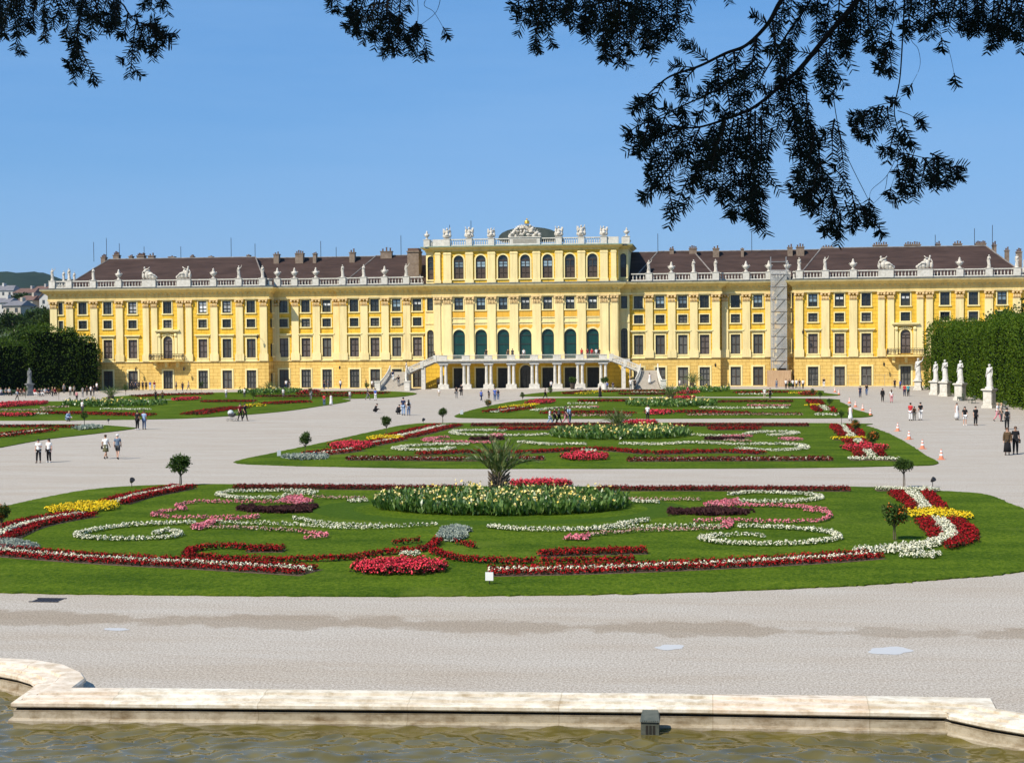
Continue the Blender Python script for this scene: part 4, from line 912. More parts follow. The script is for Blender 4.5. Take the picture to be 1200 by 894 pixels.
def pilaster(u,y,w=1.2):
    o=mobj('pilaster',PIL[w][0],None,palace,(u,y,0)); mobj('capital',PIL[w][1],None,o); return o
rg=random.Random(3)
# ---- wings
SEC=[('inner',16.6,31.0,Y_IN,[18.0,21.45,25.05,28.5],[19.7,23.3,26.8,30.3]),
     ('recess',31.0,42.5,Y_REC,[33.4,36.95,40.7],[31.75,35.1,38.7,42.0]),
     ('outer',42.5,79.9,Y_OUT,[45.4,49.5,53.6,59.6,65.6,69.9,74.2],[43.25,47.3,51.6,55.9,57.35,61.8,63.25,67.8,72.2,76.4,79.2])]
ENT=[(0.30,14.763,15.02),(0.22,15.023,15.75),(0.34,15.753,15.97)]      # (projection, z0, z1)
def cornice_strip(sections,z_off=0.0):
    pass
for sgn in (-1,1):
    for nm,a,b_,y,wins,pils in SEC:
        x0,x1=(a,b_) if sgn>0 else (-b_,-a)
        gh=[];uh=[]
        for w in wins:
            u=sgn*w; gh.append((u-GW/2,u+GW/2,0.13,0.13+GH))
            if w==59.6: uh.append((u-0.775,u+0.775,5.1,5.1+3.75))
            else: uh.append((u-PW/2,u+PW/2,5.2,5.2+PH))
            uh.append((u-MW/2,u+MW/2,10.16,10.16+MH)); uh.append((u-UW/2,u+UW/2,12.56,12.56+UH))
        if nm=='outer':
            u=sgn*78.0; uh.append((u-0.375,u+0.375,12.56,14.56)); uh.append((u-0.375,u+0.375,10.16,10.16+1.36)); uh.append((u-0.375,u+0.375,5.2,8.2))
        wall_holes('ground_floor_wall',YELG,x0,x1,0.0,4.53,y-0.10,gh); wall_holes('upper_wall',YEL,x0,x1,4.53,14.76,y,uh)
        b=MB(); b.box(x0,x1,y-0.26,y+0.3,4.533,4.655); b.box(x0-0.001,x1+0.001,y-0.2,y+0.0,0.0,0.10)
        b.build('string_course',CRM,palace)
        for w in wins:
            u=sgn*w; rr=rg.random()
            put('g' if rr<0.6 else 'g2',u,y-0.10,0.13)
            put('m' if rg.random()<0.45 else 'm2',u,y,10.16)
            r3=rg.random(); put('u' if (r3<0.62 and sgn<0 and nm=='outer') else ('u3' if r3<0.3 else ('u4' if r3<0.55 else 'u2')),u,y,12.56)
            if w==59.6: put('bal',u,y,5.1)
            else:
                put('p' if rg.random()<0.7 else 'p2',u,y,5.2); mobj('hood',hoodm,None,palace,(u,y,0))
                b=MB(); b.box(u-PW/2-0.3,u+PW/2+0.3,y-0.10,y,4.66,4.995); b.build('apron_panel',SUR,palace)
        if nm=='outer':
            for z,k in ((12.56,'nar'),(10.16,'narm')): put(k,sgn*78.0,y,z)
            put('nar',sgn*78.0,y,5.2).scale=(1,1,1.5)
            # balcony with iron railing, frame and flat hood over its door
            u=sgn*59.6; bal=MB(); bal.slab([(u-2.9,y-0.36),(u+2.9,y-0.36),(u+2.9,y-1.2),(u+1.9,y-1.75),(u-1.9,y-1.75),(u-2.9,y-1.2)],4.66,4.9)
            for cx in (-1.9,0,1.9): bal.prism([(cx-0.2+u,3.7),(cx+0.2+u,3.7),(cx+0.25+u,4.655),(cx-0.25+u,4.655)],y-1.0,y-0.1)
            bo=bal.build('balcony',CRM2,palace)
            ra=MB(); ring=[(u-2.85,y-0.4),(u-2.85,y-1.17),(u-1.87,y-1.7),(u+1.87,y-1.7),(u+2.85,y-1.17),(u+2.85,y-0.4)]
            for p,q in zip(ring,ring[1:]):
                for z in (4.95,5.35,5.9): ra.tube([(p[0],p[1],z),(q[0],q[1],z)],0.035,4)
                L=math.hypot(q[0]-p[0],q[1]-p[1]); n=max(2,int(L/0.22))
                for k in range(n+1):
                    t=k/n; X=p[0]+(q[0]-p[0])*t; Y=p[1]+(q[1]-p[1])*t; ra.tube([(X,Y,4.9),(X+0.06*(-1)**k,Y,5.35),(X,Y,5.9)],0.028,4)
                for k in range(n):
                    t=(k+.5)/n; ra.ball((p[0]+(q[0]-p[0])*t,p[1]+(q[1]-p[1])*t,5.6),0.10,0.03,0.10,6,4)
            ra.build('balcony_railing',IRON,bo)
            hd=MB(); 
            for sx in (-1,1): hd.box(u+sx*1.42-0.22,u+sx*1.42+0.22,y-0.24,y,4.9,9.15); hd.ball((u+sx*1.42,y-0.3,9.0),0.3,0.14,0.3,8,5)
            hd.box(u-1.85,u+1.85,y-0.30,y,9.40,9.66); hd.box(u-2.1,u+2.1,y-0.62,y,9.663,9.9)
            for k in range(7): hd.ball((u+(k-3)*0.28,y-0.10,9.15-0.05*abs(k-3)),0.17,0.12,0.17,6,4)
            hd.build('balcony_door_frame',SUR,palace)
        for p in pils: pilaster(sgn*p,y,1.0 if p in (55.9,57.35,61.8,63.25,31.75) else 1.2)
# ---- entablature and cornice follow the plan outline
def plan(off):
    """front outline from left end to right end, offset outwards by off"""
    R_=[(14.95,Y_PAV),(16.6,Y_FL),(31.0,Y_IN),(42.5,Y_REC),(79.9,Y_OUT)]
    pts=[]
    prev=Y_PAV; right=[(14.95+off,Y_PAV-off),(14.95+off,Y_FL-off),(16.6+off,Y_FL-off),(16.6+off,Y_IN-off),(31.0+off,Y_IN-off),(31.0+off,Y_REC-off),(42.5-off,Y_REC-off),(42.5-off,Y_OUT-off),(79.9+off,Y_OUT-off),(79.9+off,18)]
    return [(-x,yy) for x,yy in reversed(right)]+right
def band(name,m,o0,o1,z0,z1,z2=None,inner=-0.4):
    """moulded band: outer line o0 at z0, o1 at z1; closed at the top back to the wall"""
    A=plan(o0);B=plan(o1);I=plan(inner);b=MB();n=len(A);vs=[]
    for k in range(n): vs+= [(I[k][0],I[k][1],z0),(A[k][0],A[k][1],z0),(B[k][0],B[k][1],z1),(I[k][0],I[k][1],z1 if z2 is None else z2)]
    fs=[]
    for k in range(n-1):
        for j in range(4): j2=(j+1)%4; fs.append((k*4+j,k*4+j2,(k+1)*4+j2,(k+1)*4+j))
    fs.append((0,1,2,3)); e=(n-1)*4; fs.append((e+3,e+2,e+1,e)); b.add(vs,fs); return b.build(name,m,palace)
band('architrave',CRM,0.30,0.36,14.763,15.05); band('frieze',CRM2,0.24,0.24,15.053,15.72); 
co=band('cornice',CRM2,0.5,1.15,15.90,16.45); band('cornice_bed',CRM2,0.34,0.42,15.723,15.897); band('cornice_edge',CRM,1.20,1.30,16.453,16.66); band('gutter',LEAD,1.28,1.22,16.663,16.80,16.95)
mod=MB()
for (x0,x1,y) in [(-79.5,-42.9,Y_OUT),(-42,-31.3,Y_REC),(-30.6,-17,Y_IN),(-14.6,14.6,Y_PAV),(17,30.6,Y_IN),(31.3,42,Y_REC),(42.9,79.5,Y_OUT)]:
    n=int((x1-x0)/0.78)
    for k in range(n+1):
        x=x0+(x1-x0)*k/n; mod.box(x-0.17,x+0.17,y-0.62,y-0.30,15.66,15.93)
mod.build('cornice_brackets',CRM2,palace)
# returns between the planes (side walls), with windows in the big one
b=MB()
def ret(x,y0,y1,z0,z1): b.quad((x,y0,z0),(x,y1,z0),(x,y1,z1),(x,y0,z1))
for sgn in (-1,1):
    for x,y0,y1 in ((16.6,Y_FL,Y_IN),(31.0,Y_IN,Y_REC),(42.5,Y_OUT,Y_REC),(79.9,Y_OUT,18),(14.95,Y_PAV,Y_FL)): b=MB(); ret(sgn*x,y0,y1,4.53,14.76); b.build('return_wall',YEL,palace,fix=False)
for sgn in (-1,1):
    for x,y0,y1 in ((31.0,Y_IN-.1,Y_REC),(42.5,Y_OUT-.1,Y_REC),(79.9,Y_OUT-.1,18)): b=MB(); ret(sgn*x,y0,y1,0,4.53); b.build('return_wall',YELG,palace,fix=False)
for sgn in (-1,1):
    for z,k in ((12.56,'nar'),(10.16,'narm'),(0.5,'nar'),(5.4,'nar')): 
        o=put(k,sgn*(42.5-0.0),1.6,z,PI/2 if sgn<0 else -PI/2); o.location.x = sgn*(42.5-0.33); 
# ---- central pavilion
PW_=[0,3.6,-3.6,7.2,-7.2,10.8,-10.8]
h1=[(u-0.975,u+0.975,4.7,9.45) for u in PW_]+[(u-UW/2,u+UW/2,12.60,14.60) for u in PW_]
wall_holes('upper_wall',CRM,-14.95,14.95,4.53,14.76,Y_PAV,h1)
# arch spandrels
def spandrel(b,u,y,w,ztop,d=0.32):
    r=w/2; zc=ztop-r; n=10
    for sx in (-1,1):
        poly=[(u+sx*r,ztop)]+[(u+sx*r*math.cos(PI/2*k/n),zc+r*math.sin(PI/2*k/n)) for k in range(n+1)]
        for k in range(1,len(poly)-1): b.add([(poly[0][0],y,poly[0][1]),(poly[k][0],y,poly[k][1]),(poly[k+1][0],y,poly[k+1][1])],[(0,1,2)])
        for k in range(1,len(poly)-1): b.quad((poly[k][0],y,poly[k][1]),(poly[k+1][0],y,poly[k+1][1]),(poly[k+1][0],y+d,poly[k+1][1]),(poly[k][0],y+d,poly[k][1]))
b=MB()
for u in PW_: spandrel(b,u,Y_PAV,1.95,9.45)
for sgn in (-1,1): spandrel(b,sgn*15.75,Y_FL,1.1,9.45)
b.build('arch_spandrels',CRM,palace,fix=False)
b=MB()
for sgn in (-1,1): spandrel(b,sgn*59.6,Y_OUT,1.55,8.85)
b.build('arch_spandrels',YEL,palace,fix=False)
for i,u in enumerate(PW_):
    put('teal',u,Y_PAV,4.7); put('u4' if i in (0,3,5,1) else 'u3',u,Y_PAV,12.60)
    b=MB(); b.box(u-1.12,u+1.12,Y_PAV-0.035,Y_PAV,11.45,12.40); b.prism([(u-1.12,9.9),(u-0.9,9.55),(u+0.9,9.55),(u+1.12,9.9),(u+1.12,10.15),(u-1.12,10.15)],Y_PAV-0.02,Y_PAV); b.build('orange_panel',ORG,palace)
    b=MB(); b.box(u-1.25,u+1.25,Y_PAV-0.13,Y_PAV,10.5,10.68); b.box(u-1.12,u+1.12,Y_PAV-0.10,Y_PAV,11.25,11.40); b.build('panel_moulding',SUR,palace)
for u in (1.83,5.45,9.05,12.65): pilaster(u,Y_PAV,1.35); pilaster(-u,Y_PAV,1.35)
for sgn in (-1,1):
    pilaster(sgn*14.3,Y_PAV+0.12,1.0)
    x0,x1=(14.95,16.6) if sgn>0 else (-16.6,-14.95)
    wall_holes('upper_wall',CRM,x0,x1,4.53,14.76,Y_FL,[(sgn*15.75-0.55,sgn*15.75+0.55,4.7,9.45),(sgn*15.75-0.5,sgn*15.75+0.5,12.6,14.6)])
    put('fl',sgn*15.75,Y_FL,4.7); put('nar',sgn*15.75,Y_FL,12.6,0,1.33)
    b=MB(); b.box(x0,x1,Y_FL-0.1,Y_FL,10.4,10.65); b.build('panel_moulding',SUR,palace)
# arcade back wall with doors
wall_holes('ground_floor_wall',YEL,-16.6,16.6,0.0,4.06,Y_PAV+0.1,[(u-0.95,u+0.95,0.05,3.25) for u in PW_ if u]+[(-0.95,0.95,0.05,3.70)])
b=MB(); spandrel(b,0,Y_PAV+0.1,1.9,3.70); b.build('arch_spandrels',YEL,palace,fix=False)
for u in PW_:
    if u: put('door',u,Y_PAV+0.1,0.05)
put('doora',0,Y_PAV+0.1,0.05)
# terrace slab, columns, balustrade
YT=-4.6
b=MB(); b.box(-13.75,13.75,YT+0.0,Y_PAV+0.09,4.07,4.46); b.box(-14.1,14.1,YT-0.45,Y_PAV+0.085,4.463,4.66); terr=b.build('terrace',WST,palace)
b=MB()
b.box(-14.6,14.6,YT-0.4,Y_PAV+0.05,0.0,0.07); b.build('arcade_floor',WST,palace)
def column_pair():
    b=MB()
    b.box(-0.82,0.82,-0.42,0.42,0.073,0.75); b.box(-0.9,0.9,-0.5,0.5,0.072,0.22)
    for x in (-0.36,0.36):
        b.lathe([(0.31,0.752),(0.31,0.84),(0.25,0.90),(0.25,1.6),(0.215,3.6),(0.29,3.72),(0.29,3.80)],(x,0,0),12); b.box(x-0.32,x+0.32,-0.32,0.32,3.802,3.90)
    b.box(-0.75,0.75,-0.4,0.4,3.903,4.068); m=b.mesh('column_pair'); m.materials.append(WST); return m
CPM=column_pair()
PAIRS=[-12.7,-9.05,-5.45,-1.83,1.83,5.45,9.05,12.7]
for u in PAIRS: mobj('column_pair',CPM,None,palace,(u,YT+0.25,0))
def baluster_run(b,p,q,z0,h,sp=0.46,n=6,r=0.105):
    """turned balusters with base and rail between points p and q"""
    p=Vector((p[0],p[1],0));q=Vector((q[0],q[1],0));L=(q-p).length
    if L<0.3: return
    d=(q-p).normalized(); s=Vector((-d.y,d.x,0))
    for zz0,zz1,w in ((z0,z0+0.16*h,0.17),(z0+0.86*h,z0+h,0.19)):
        c=[p+s*w,q+s*w,q-s*w,p-s*w]; b.slab([(v.x,v.y) for v in c],zz0,zz1)
    k=max(1,int(L/sp)); 
    for i in range(k):
        c=p+d*(L*(i+0.5)/k); hh=h*0.70
        b.lathe([(r*0.8,0),(r*0.55,hh*0.12),(r*1.05,hh*0.34),(r*0.5,hh*0.68),(r*0.45,hh*0.80),(r*0.8,hh)],(c.x,c.y,z0+0.16*h),n,cap=False)
for u in PAIRS: b=MB(); b.box(u-0.62,u+0.62,YT-0.32,YT+0.06,4.663,5.30); b.box(u-0.67,u+0.67,YT-0.37,YT+0.11,5.303,5.40); b.build('terrace_pedestal',WST,palace)
for u,v in zip(PAIRS,PAIRS[1:]):
    b=MB()
    b.box(u+0.622,v-0.622,YT-0.24,YT-0.04,5.32,5.41); b.box(u+0.622,v-0.622,YT-0.24,YT-0.04,4.663,4.74)
    for k in range(14):
        x=u+0.75+(v-u-1.5)*k/13; b.tube([(x,YT-0.14,4.74),(x,YT-0.14,5.32)],0.018,4)
    b.build('terrace_railing',WST,palace)
# ---- stairs each side: side flight down from the terrace to a landing, then a front flight
STEP=mat('stair_stone',(0.36,0.32,0.26),(0.46,0.41,0.34),2.5,0.85)
ZL=2.75
for sgn in (-1,1):
    st=empty('double_stair',(PX,PY,0)); st.parent=palace; st.location=(0,0,0)
    # side flight: a real part, no empties left between palace and meshes
    bpy.data.objects.remove(st)
    b=MB(); n=13; xA,xB=13.95,18.4
    for k in range(n):
        xa=xA+(xB-xA)*k/n; xb=xA+(xB-xA)*(k+1)/n; z=4.66-(4.66-ZL)*(k+1)/n; xs=sorted((sgn*xa,sgn*xb)); b.box(xs[0],xs[1],YT-0.05,YT+2.2,z-0.35,z)
    xs=sorted((sgn*xB,sgn*21.3)); b.box(xs[0],xs[1],YT-0.1,YT+2.6,ZL-0.35,ZL)
    n=17; fy0,fy1=YT-0.1,YT-5.2
    for k in range(n):
        ya=fy0+(fy1-fy0)*k/n; yb=fy0+(fy1-fy0)*(k+1)/n; z=ZL-(k+1)*ZL/n; fl=0.9*(k/n)**2
        xs=sorted((sgn*(18.7-fl),sgn*(21.1+fl))); b.box(xs[0],xs[1],yb,ya,0.004,max(z,0.02)+0.0)
    stair=b.build('stair_flight',STEP,palace)
    # sloped stone parapet of the side flight with openwork
    for yy in (YT-0.32,YT+2.25):
        b=MB(); x0,x1=sgn*13.95,sgn*18.3
        def slope(z): return [(x0,4.38+z),(x1,ZL-0.18+z),(x1,ZL+z),(x0,4.62+z)]
        b.prism(slope(0),yy-0.12,yy+0.14); b.prism([(x0,5.30),(x1,ZL+0.72),(x1,ZL+0.82),(x0,5.40)],yy-0.14,yy+0.16)
        for t in (0.0,0.5,1.0):
            x=x0+(x1-x0)*t; z=4.62+(ZL-4.62)*t; b.box(x-0.24,x+0.24,yy-0.16,yy+0.18,z-0.3,z+0.80)
        for k in range(14):
            t=(k+0.5)/14; x=x0+(x1-x0)*t; z=4.62+(ZL-4.62)*t; b.box(x-0.045,x+0.045,yy-0.05,yy+0.07,z-0.02,z+0.72)
        b.build('stair_parapet',WST,palace)
    # pier and dark opening under the side flight
    b=MB(); b.box(sgn*15.9-0.32,sgn*15.9+0.32,YT-0.30,YT+0.3,0.004,3.55); b.build('stair_pier',WST,palace); b=MB(); xs=sorted((sgn*18.35,sgn*18.75)); b.box(xs[0],xs[1],YT-0.12,YT+2.6,0.004,ZL-0.36); b.build('stair_pier',WST,palace)
    # curved cheek walls of the front flight with end pedestals and lanterns
    for side in (-1,1):
        b=MB(); base=19.9; pts=[]
        for k in range(10):
            t=k/9; x=base+side*(1.35+1.0*t*t); pts.append((sgn*x if True else x, fy0+(fy1-fy0)*t*0.95, ZL*(1-t)))
        for (p,q) in zip(pts,pts[1:]):
            b.add([(p[0]-0.13,p[1],0.0),(p[0]+0.13,p[1],0.0),(q[0]+0.13,q[1],0.0),(q[0]-0.13,q[1],0.0),(p[0]-0.13,p[1],p[2]+0.35),(p[0]+0.13,p[1],p[2]+0.35),(q[0]+0.13,q[1],q[2]+0.35),(q[0]-0.13,q[1],q[2]+0.35)],[(0,1,2,3),(4,7,6,5),(0,4,5,1),(1,5,6,2),(2,6,7,3),(3,7,4,0)])
            b.tube([(p[0],p[1],p[2]+1.05),(q[0],q[1],q[2]+1.05)],0.09,5)
            for kk in range(3):
                t=kk/3; X=p[0]+(q[0]-p[0])*t;Y=p[1]+(q[1]-p[1])*t;Z=p[2]+(q[2]-p[2])*t; b.tube([(X,Y,Z+0.3),(X,Y,Z+1.0)],0.04,4)
        e=pts[-1]; b.box(e[0]-0.42,e[0]+0.42,e[1]-0.55,e[1]+0.3,0.004,1.35); b.box(e[0]-0.5,e[0]+0.5,e[1]-0.63,e[1]+0.38,1.353,1.5)
        b.build('stair_cheek',WST,palace)
    b=MB(); xs=sorted((sgn*18.5,sgn*21.2)); 
    for z in (ZL+0.1,ZL+0.95): b.box(xs[0],xs[1],YT+2.45,YT+2.51,z,z+0.05)
    for k in range(15): x=xs[0]+(xs[1]-xs[0])*k/14; b.box(x-0.015,x+0.015,YT+2.46,YT+2.50,ZL,ZL+0.97)
    b.build('landing_railing',IRON,palace)
# ---- attic storey of the pavilion
ZA=16.97; AT=22.05
ah=[(u-0.81,u+0.81,17.6,21.4) for u in PW_]
wall_holes('attic_wall',YEL,-14.9,14.9,ZA,AT,Y_PAV+0.3,ah)
b=MB()
for u in PW_: spandrel(b,u,Y_PAV+0.3,1.62,21.4)
for sgn in (-1,1): spandrel(b,sgn*15.65,Y_FL+0.25,1.0,21.4)
b.build('arch_spandrels',YEL,palace,fix=False)
window_proto('attn','attic_arched_window',1.0,3.8,FRB,GLASS,3,0,arch=True,sur=0.14,lower=(0.42,FRB))
for i,u in enumerate(PW_): put('att' if i in (0,1,2,4,6) else 'att2',u,Y_PAV+0.3,17.6)
for sgn in (-1,1):
    x0,x1=(14.9,16.4) if sgn>0 else (-16.4,-14.9)
    wall_holes('attic_wall',CRM,x0,x1,ZA,AT,Y_FL+0.25,[(sgn*15.65-0.5,sgn*15.65+0.5,17.6,21.4)]); put('attn',sgn*15.65,Y_FL+0.25,17.6)
b=MB()
for u in (1.83,5.45,9.05,12.65,14.2):
    for sgn in (-1,1): b=MB(); w=0.6 if u<13 else 0.42; b.box(sgn*u-w,sgn*u+w,Y_PAV+0.05,Y_PAV+0.298,ZA,21.9); b.box(sgn*u-w-0.12,sgn*u+w+0.12,Y_PAV-0.02,Y_PAV+0.296,ZA,17.45); b.box(sgn*u-w-0.08,sgn*u+w+0.08,Y_PAV,Y_PAV+0.297,21.55,21.72); b.build('attic_pilaster',CRM,palace)

for sgn in (-1,1):
    b=MB(); ret(sgn*14.9,Y_PAV+0.3,Y_FL+0.25,ZA,AT); b.build('attic_return_wall',CRM,palace,fix=False)
    b=MB(); ret(sgn*16.4,Y_FL+0.25,13,ZA,AT); b.build('attic_return_wall',CRM,palace,fix=False)
def ring_band(name,m,o0,o1,z0,z1,full=False):
    P=lambda o:[(-16.4-o,14),(-16.4-o,Y_FL+0.25-o),(-14.9-o,Y_FL+0.25-o),(-14.9-o,Y_PAV+0.3-o),(14.9+o,Y_PAV+0.3-o),(14.9+o,Y_FL+0.25-o),(16.4+o,Y_FL+0.25-o),(16.4+o,14)]
    A=P(o0);B=P(o1);b=MB();n=len(A)
    b.v=[(x,y,z0) for x,y in A]+[(x,y,z1) for x,y in B]; b.f=[tuple(range(n)),tuple(range(2*n-1,n-1,-1))]+[(k,(k+1)%n,n+(k+1)%n,n+k) for k in range(n)]
    return b.build(name,m,palace)
ring_band('attic_frieze',CRM2,0.12,0.16,22.053,22.35); ring_band('attic_cornice',CRM2,0.3,0.75,22.353,22.72); ring_band('attic_gutter',COPPER,0.85,0.80,22.723,22.90)
# attic balustrade
AP=[-16.2,-12.65,-9.05,-5.45,5.45,9.05,12.65,16.2]; yb=Y_PAV+0.25
bal=MB(); peds=[]
for u in AP: 
    y=yb if abs(u)<14 else Y_FL+0.2
    ped=MB(); ped.box(u-0.5,u+0.5,y-0.42,y+0.42,22.90,24.03); ped.box(u-0.56,u+0.56,y-0.48,y+0.48,24.033,24.12); peds.append(ped)
ped=MB(); peds.append(ped); ped.box(-2.45,2.45,yb-0.38,yb+0.6,22.90,24.08); ped.box(-2.6,2.6,yb-0.5,yb+0.7,24.083,24.22)
for sgn in (-1,1):
    ped=MB(); peds.append(ped); xs=sorted((sgn*13.16,sgn*15.0)); ped.box(xs[0],xs[1],yb-0.2,yb+0.2,22.9,24.0); ped=MB(); peds.append(ped); xs=sorted((sgn*15.4,sgn*15.68)); ped.box(xs[0],xs[1],Y_FL+0.0,Y_FL+0.4,22.9,24.0)
for a,b_ in ((-12.1,-9.6),(-8.5,-6.0),(-4.9,-2.5),(2.5,4.9),(6.0,8.5),(9.6,12.1)): baluster_run(bal,(a,yb),(b_,yb),22.90,1.12,0.34); bal.build('attic_balustrade',WST,palace); bal=MB()
baluster_run(bal,(-16.2,Y_FL+0.7),(-16.2,12),22.90,1.12,0.36); bal.build('attic_balustrade',WST,palace); bal=MB(); baluster_run(bal,(16.2,Y_FL+0.7),(16.2,12),22.90,1.12,0.36)
ab=bal.build('attic_balustrade',WST,palace)
for ped in peds: ped.build('pedestal',WST,ab)
b=MB(); b.box(-1.9,1.9,yb-0.40,yb-0.383,23.2,23.85); b.build('inscription_panel',mat('panel_stone',(0.25,0.23,0.19),(0.34,0.32,0.27),3,0.8),ab)
# dome behind the attic
b=MB(); vs=[];fs=[]
for i in range(13):
    a=PI*i/12
    for y in (4.0,12.0): vs.append((-5.1*math.cos(a)*1.0+0.2,y,24.0+2.05*math.sin(a)**0.8))
for i in range(12): fs.append((2*i,2*i+1,2*i+3,2*i+2))
fs.append(tuple(range(0,26,2))); fs.append(tuple(range(25,0,-2))); b.add(vs,fs); 
dm=b.build('dome',DOME,palace,smooth=False)
b=MB(); b.box(-16.3,16.3,Y_PAV+0.6,13,22.6,22.88); b.build('attic_roof',DOME,palace)
# ---- roofs
def hip(name,u0,u1,y0,y1,z0,zr,ins0,ins1,parent=palace):
    yr=(y0+y1)/2; b=MB(); b.add([(u0,y0,z0),(u1,y0,z0),(u1,y1,z0),(u0,y1,z0),(u0+ins0,yr,zr),(u1-ins1,yr,zr)],[(0,1,5,4),(1,2,5),(2,3,4,5),(3,0,4),(0,3,2,1)])
    o=b.build(name,ROOF,parent)
    f=MB()
    for p,q in (((u0,y0,z0),(u0+ins0,yr,zr)),((u1,y0,z0),(u1-ins1,yr,zr)),((u0+ins0,yr,zr),(u1-ins1,yr,zr))):
        if p[0]!=q[0]: f.tube([(p[0],p[1]-0.02,p[2]+0.05),(q[0],q[1]-0.02,q[2]+0.05)],0.10,5)
    f.build('ridge_flashing',mat('flashing',(0.15,0.125,0.11),(0.28,0.25,0.22),1.0,0.6),o); return o
roofs=[]
for sgn in (-1,1):
    def span(a,b_): return (a,b_) if sgn>0 else (-b_,-a)
    u0,u1=span(15.0,66.0); roofs.append(hip('roof',u0,u1,Y_REC+0.5,20.5,16.9,22.0,0.0,0.0))
    u0,u1=span(42.9,78.0); roofs.append(hip('roof',u0,u1,Y_OUT+0.5,19.5,16.92,22.12,4.6 if sgn<0 else 4.5,4.5 if sgn<0 else 4.6))
    u0,u1=span(16.9,30.7); roofs.append(hip('roof',u0,u1,Y_IN+0.5,19.9,16.94,22.06,4.0,4.0))
CHM=mat('chimney_plaster',(0.17,0.125,0.09),(0.26,0.20,0.15),2,0.9); CHP=mat('chimney_pot',(0.10,0.06,0.045),(0.16,0.10,0.07),3,0.8)
def chimney(px,py,w,h,pots,y=262.0,parent=None):
    q=FY(px,py,y); u=q.x-PX; z=q.z; s=y/CF*1.0; W=w*s*0.8; Hh=h*s*0.75
    b=MB(); b.box(u-W/2,u+W/2,y-PY+0.25,y-PY+1.3,min(z-1.6,17.2) if px>1170 else z-1.6,z+Hh*0.3); b.box(u-W/2-0.08,u+W/2+0.08,y-PY+0.17,y-PY+1.38,z+Hh*0.3+0.002,z+Hh*0.3+0.16)
    o=b.build('chimney',CHM,parent or roofs[1])
    c=MB()
    for k in range(pots):
        x=u-W/2+W*(k+0.5)/pots; hh=Hh*0.55*(0.7+0.6*((k*37)%10)/10); c.lathe([(0.13,0),(0.11,hh*0.8),(0.16,hh*0.82),(0.14,hh)],(x,y-PY+0.75,z+Hh*0.3+0.162),7)
    c.build('chimney_pots',CHP,o)
CH_L=[(120,304,7,8,3),(135,302,9,10,4),(152,302,5,4,2),(164,302,12,7,6),(176,302,9,7,2),(200,302.5,9,4,1),(224,302,4,4,3),(246,302,5,3,1),(290,300.5,4,3,1),(323,300,8,6,2),(350,299.5,12,8,4),(368,299,5,4,2),(412,298.5,8,9,2),(452,297.5,17,10,3)]
CH_R=[(787,294,6,6,2),(812,293.5,11,7,4),(839,293.5,9,7,2),(870,293,4,3,1),(926,292.5,7,8,2),(938,292,11,8,3),(970,291.5,15,5,4),(1032,289.5,20,7,6),(1070,289,22,7,7),(1100,288.5,6,7,2),(1123,288,11,7,3),(1150,287.5,14,6,6),(1166,290,5,9,2),(1181,296,5,8,2),(1195,298,7,9,3)]
for c in CH_L: chimney(*c,parent=roofs[1])
for c in CH_R: chimney(*c,parent=roofs[4])
b=MB(); q=FY(486,312,258); u=q.x-PX; b.box(u-0.95,u+0.95,4.5,7.5,17.5,22.3); b.box(u-1.05,u+1.05,4.35,7.65,22.303,22.5); o=b.build('chimney',CHM,roofs[2]); b=MB(); b.box(u-.9,u+.9,4.7,7.3,22.503,22.95); b.build('chimney_cap',CHP,o)
b=MB()
for px,py,h in ((110,304,22),(125,303,26),(140,302,18),(169,302,14),(212,302,14),(271,301,24),(299,300.5,16),(376,299.5,18),(394,299,10),(470,297,22),(771,295,22),(881,293,22),(1096,289,14),(1142,287.5,20),(1163,287.5,24),(552,272,14),(527,275,12)):
    q=FY(px,py,262); b.tube([(q.x-PX,10,q.z-0.4),(q.x-PX,10,q.z+h*0.135)],0.045,4)
b.build('lightning_rods',IRON,palace)
b=MB(); q=FY(1031,310,256); 
# ---- roof balustrade, pedestals between runs
PED=[19.7,23.3,26.8,30.3,35.1,38.7,41.6,43.3,47.3,51.6,56.6,62.55,67.8,72.2,76.4,79.3]
def yplane(u):
    u=abs(u); return Y_IN if u<31 else (Y_REC if u<42.3 else Y_OUT)
ZB=16.95
for sgn in (-1,1):
    bal=MB(); peds=[]; prev=(16.9,Y_IN-0.15)
    for p in PED:
        y=yplane(p)-0.15; hw=1.15 if p in (56.6,62.55) else 0.52
        ped=MB(); ped.box(sgn*p-hw,sgn*p+hw,y-0.36,y+0.36,ZB,ZB+1.2); ped.box(sgn*p-hw-0.05,sgn*p+hw+0.05,y-0.42,y+0.42,ZB+1.203,ZB+1.27); peds.append(ped)
        if prev[1]==y: baluster_run(bal,(sgn*prev[0],y),(sgn*(p-hw),y),ZB,1.2); bal.build('roof_balustrade',WST,palace); bal=MB()
        elif prev[1]<y:                                   # plane steps back
            baluster_run(bal,(sgn*31.0,prev[1]),(sgn*31.0,y),ZB,1.2); baluster_run(bal,(sgn*31.2,y),(sgn*(p-hw),y),ZB,1.2)
        else: baluster_run(bal,(sgn*42.55,prev[1]),(sgn*42.55,y+0.4),ZB,1.2)
        prev=(p+hw,y)
    baluster_run(bal,(sgn*79.3,Y_OUT+0.3),(sgn*79.3,16),ZB,1.2)
    for yy in (4.5,9,14): ped=MB(); ped.box(sgn*79.3-0.4,sgn*79.3+0.4,yy-0.4,yy+0.4,ZB,ZB+1.25); peds.append(ped)
    bo=bal.build('roof_balustrade',WST,palace)
    for ped in peds: ped.build('pedestal',WST,bo)
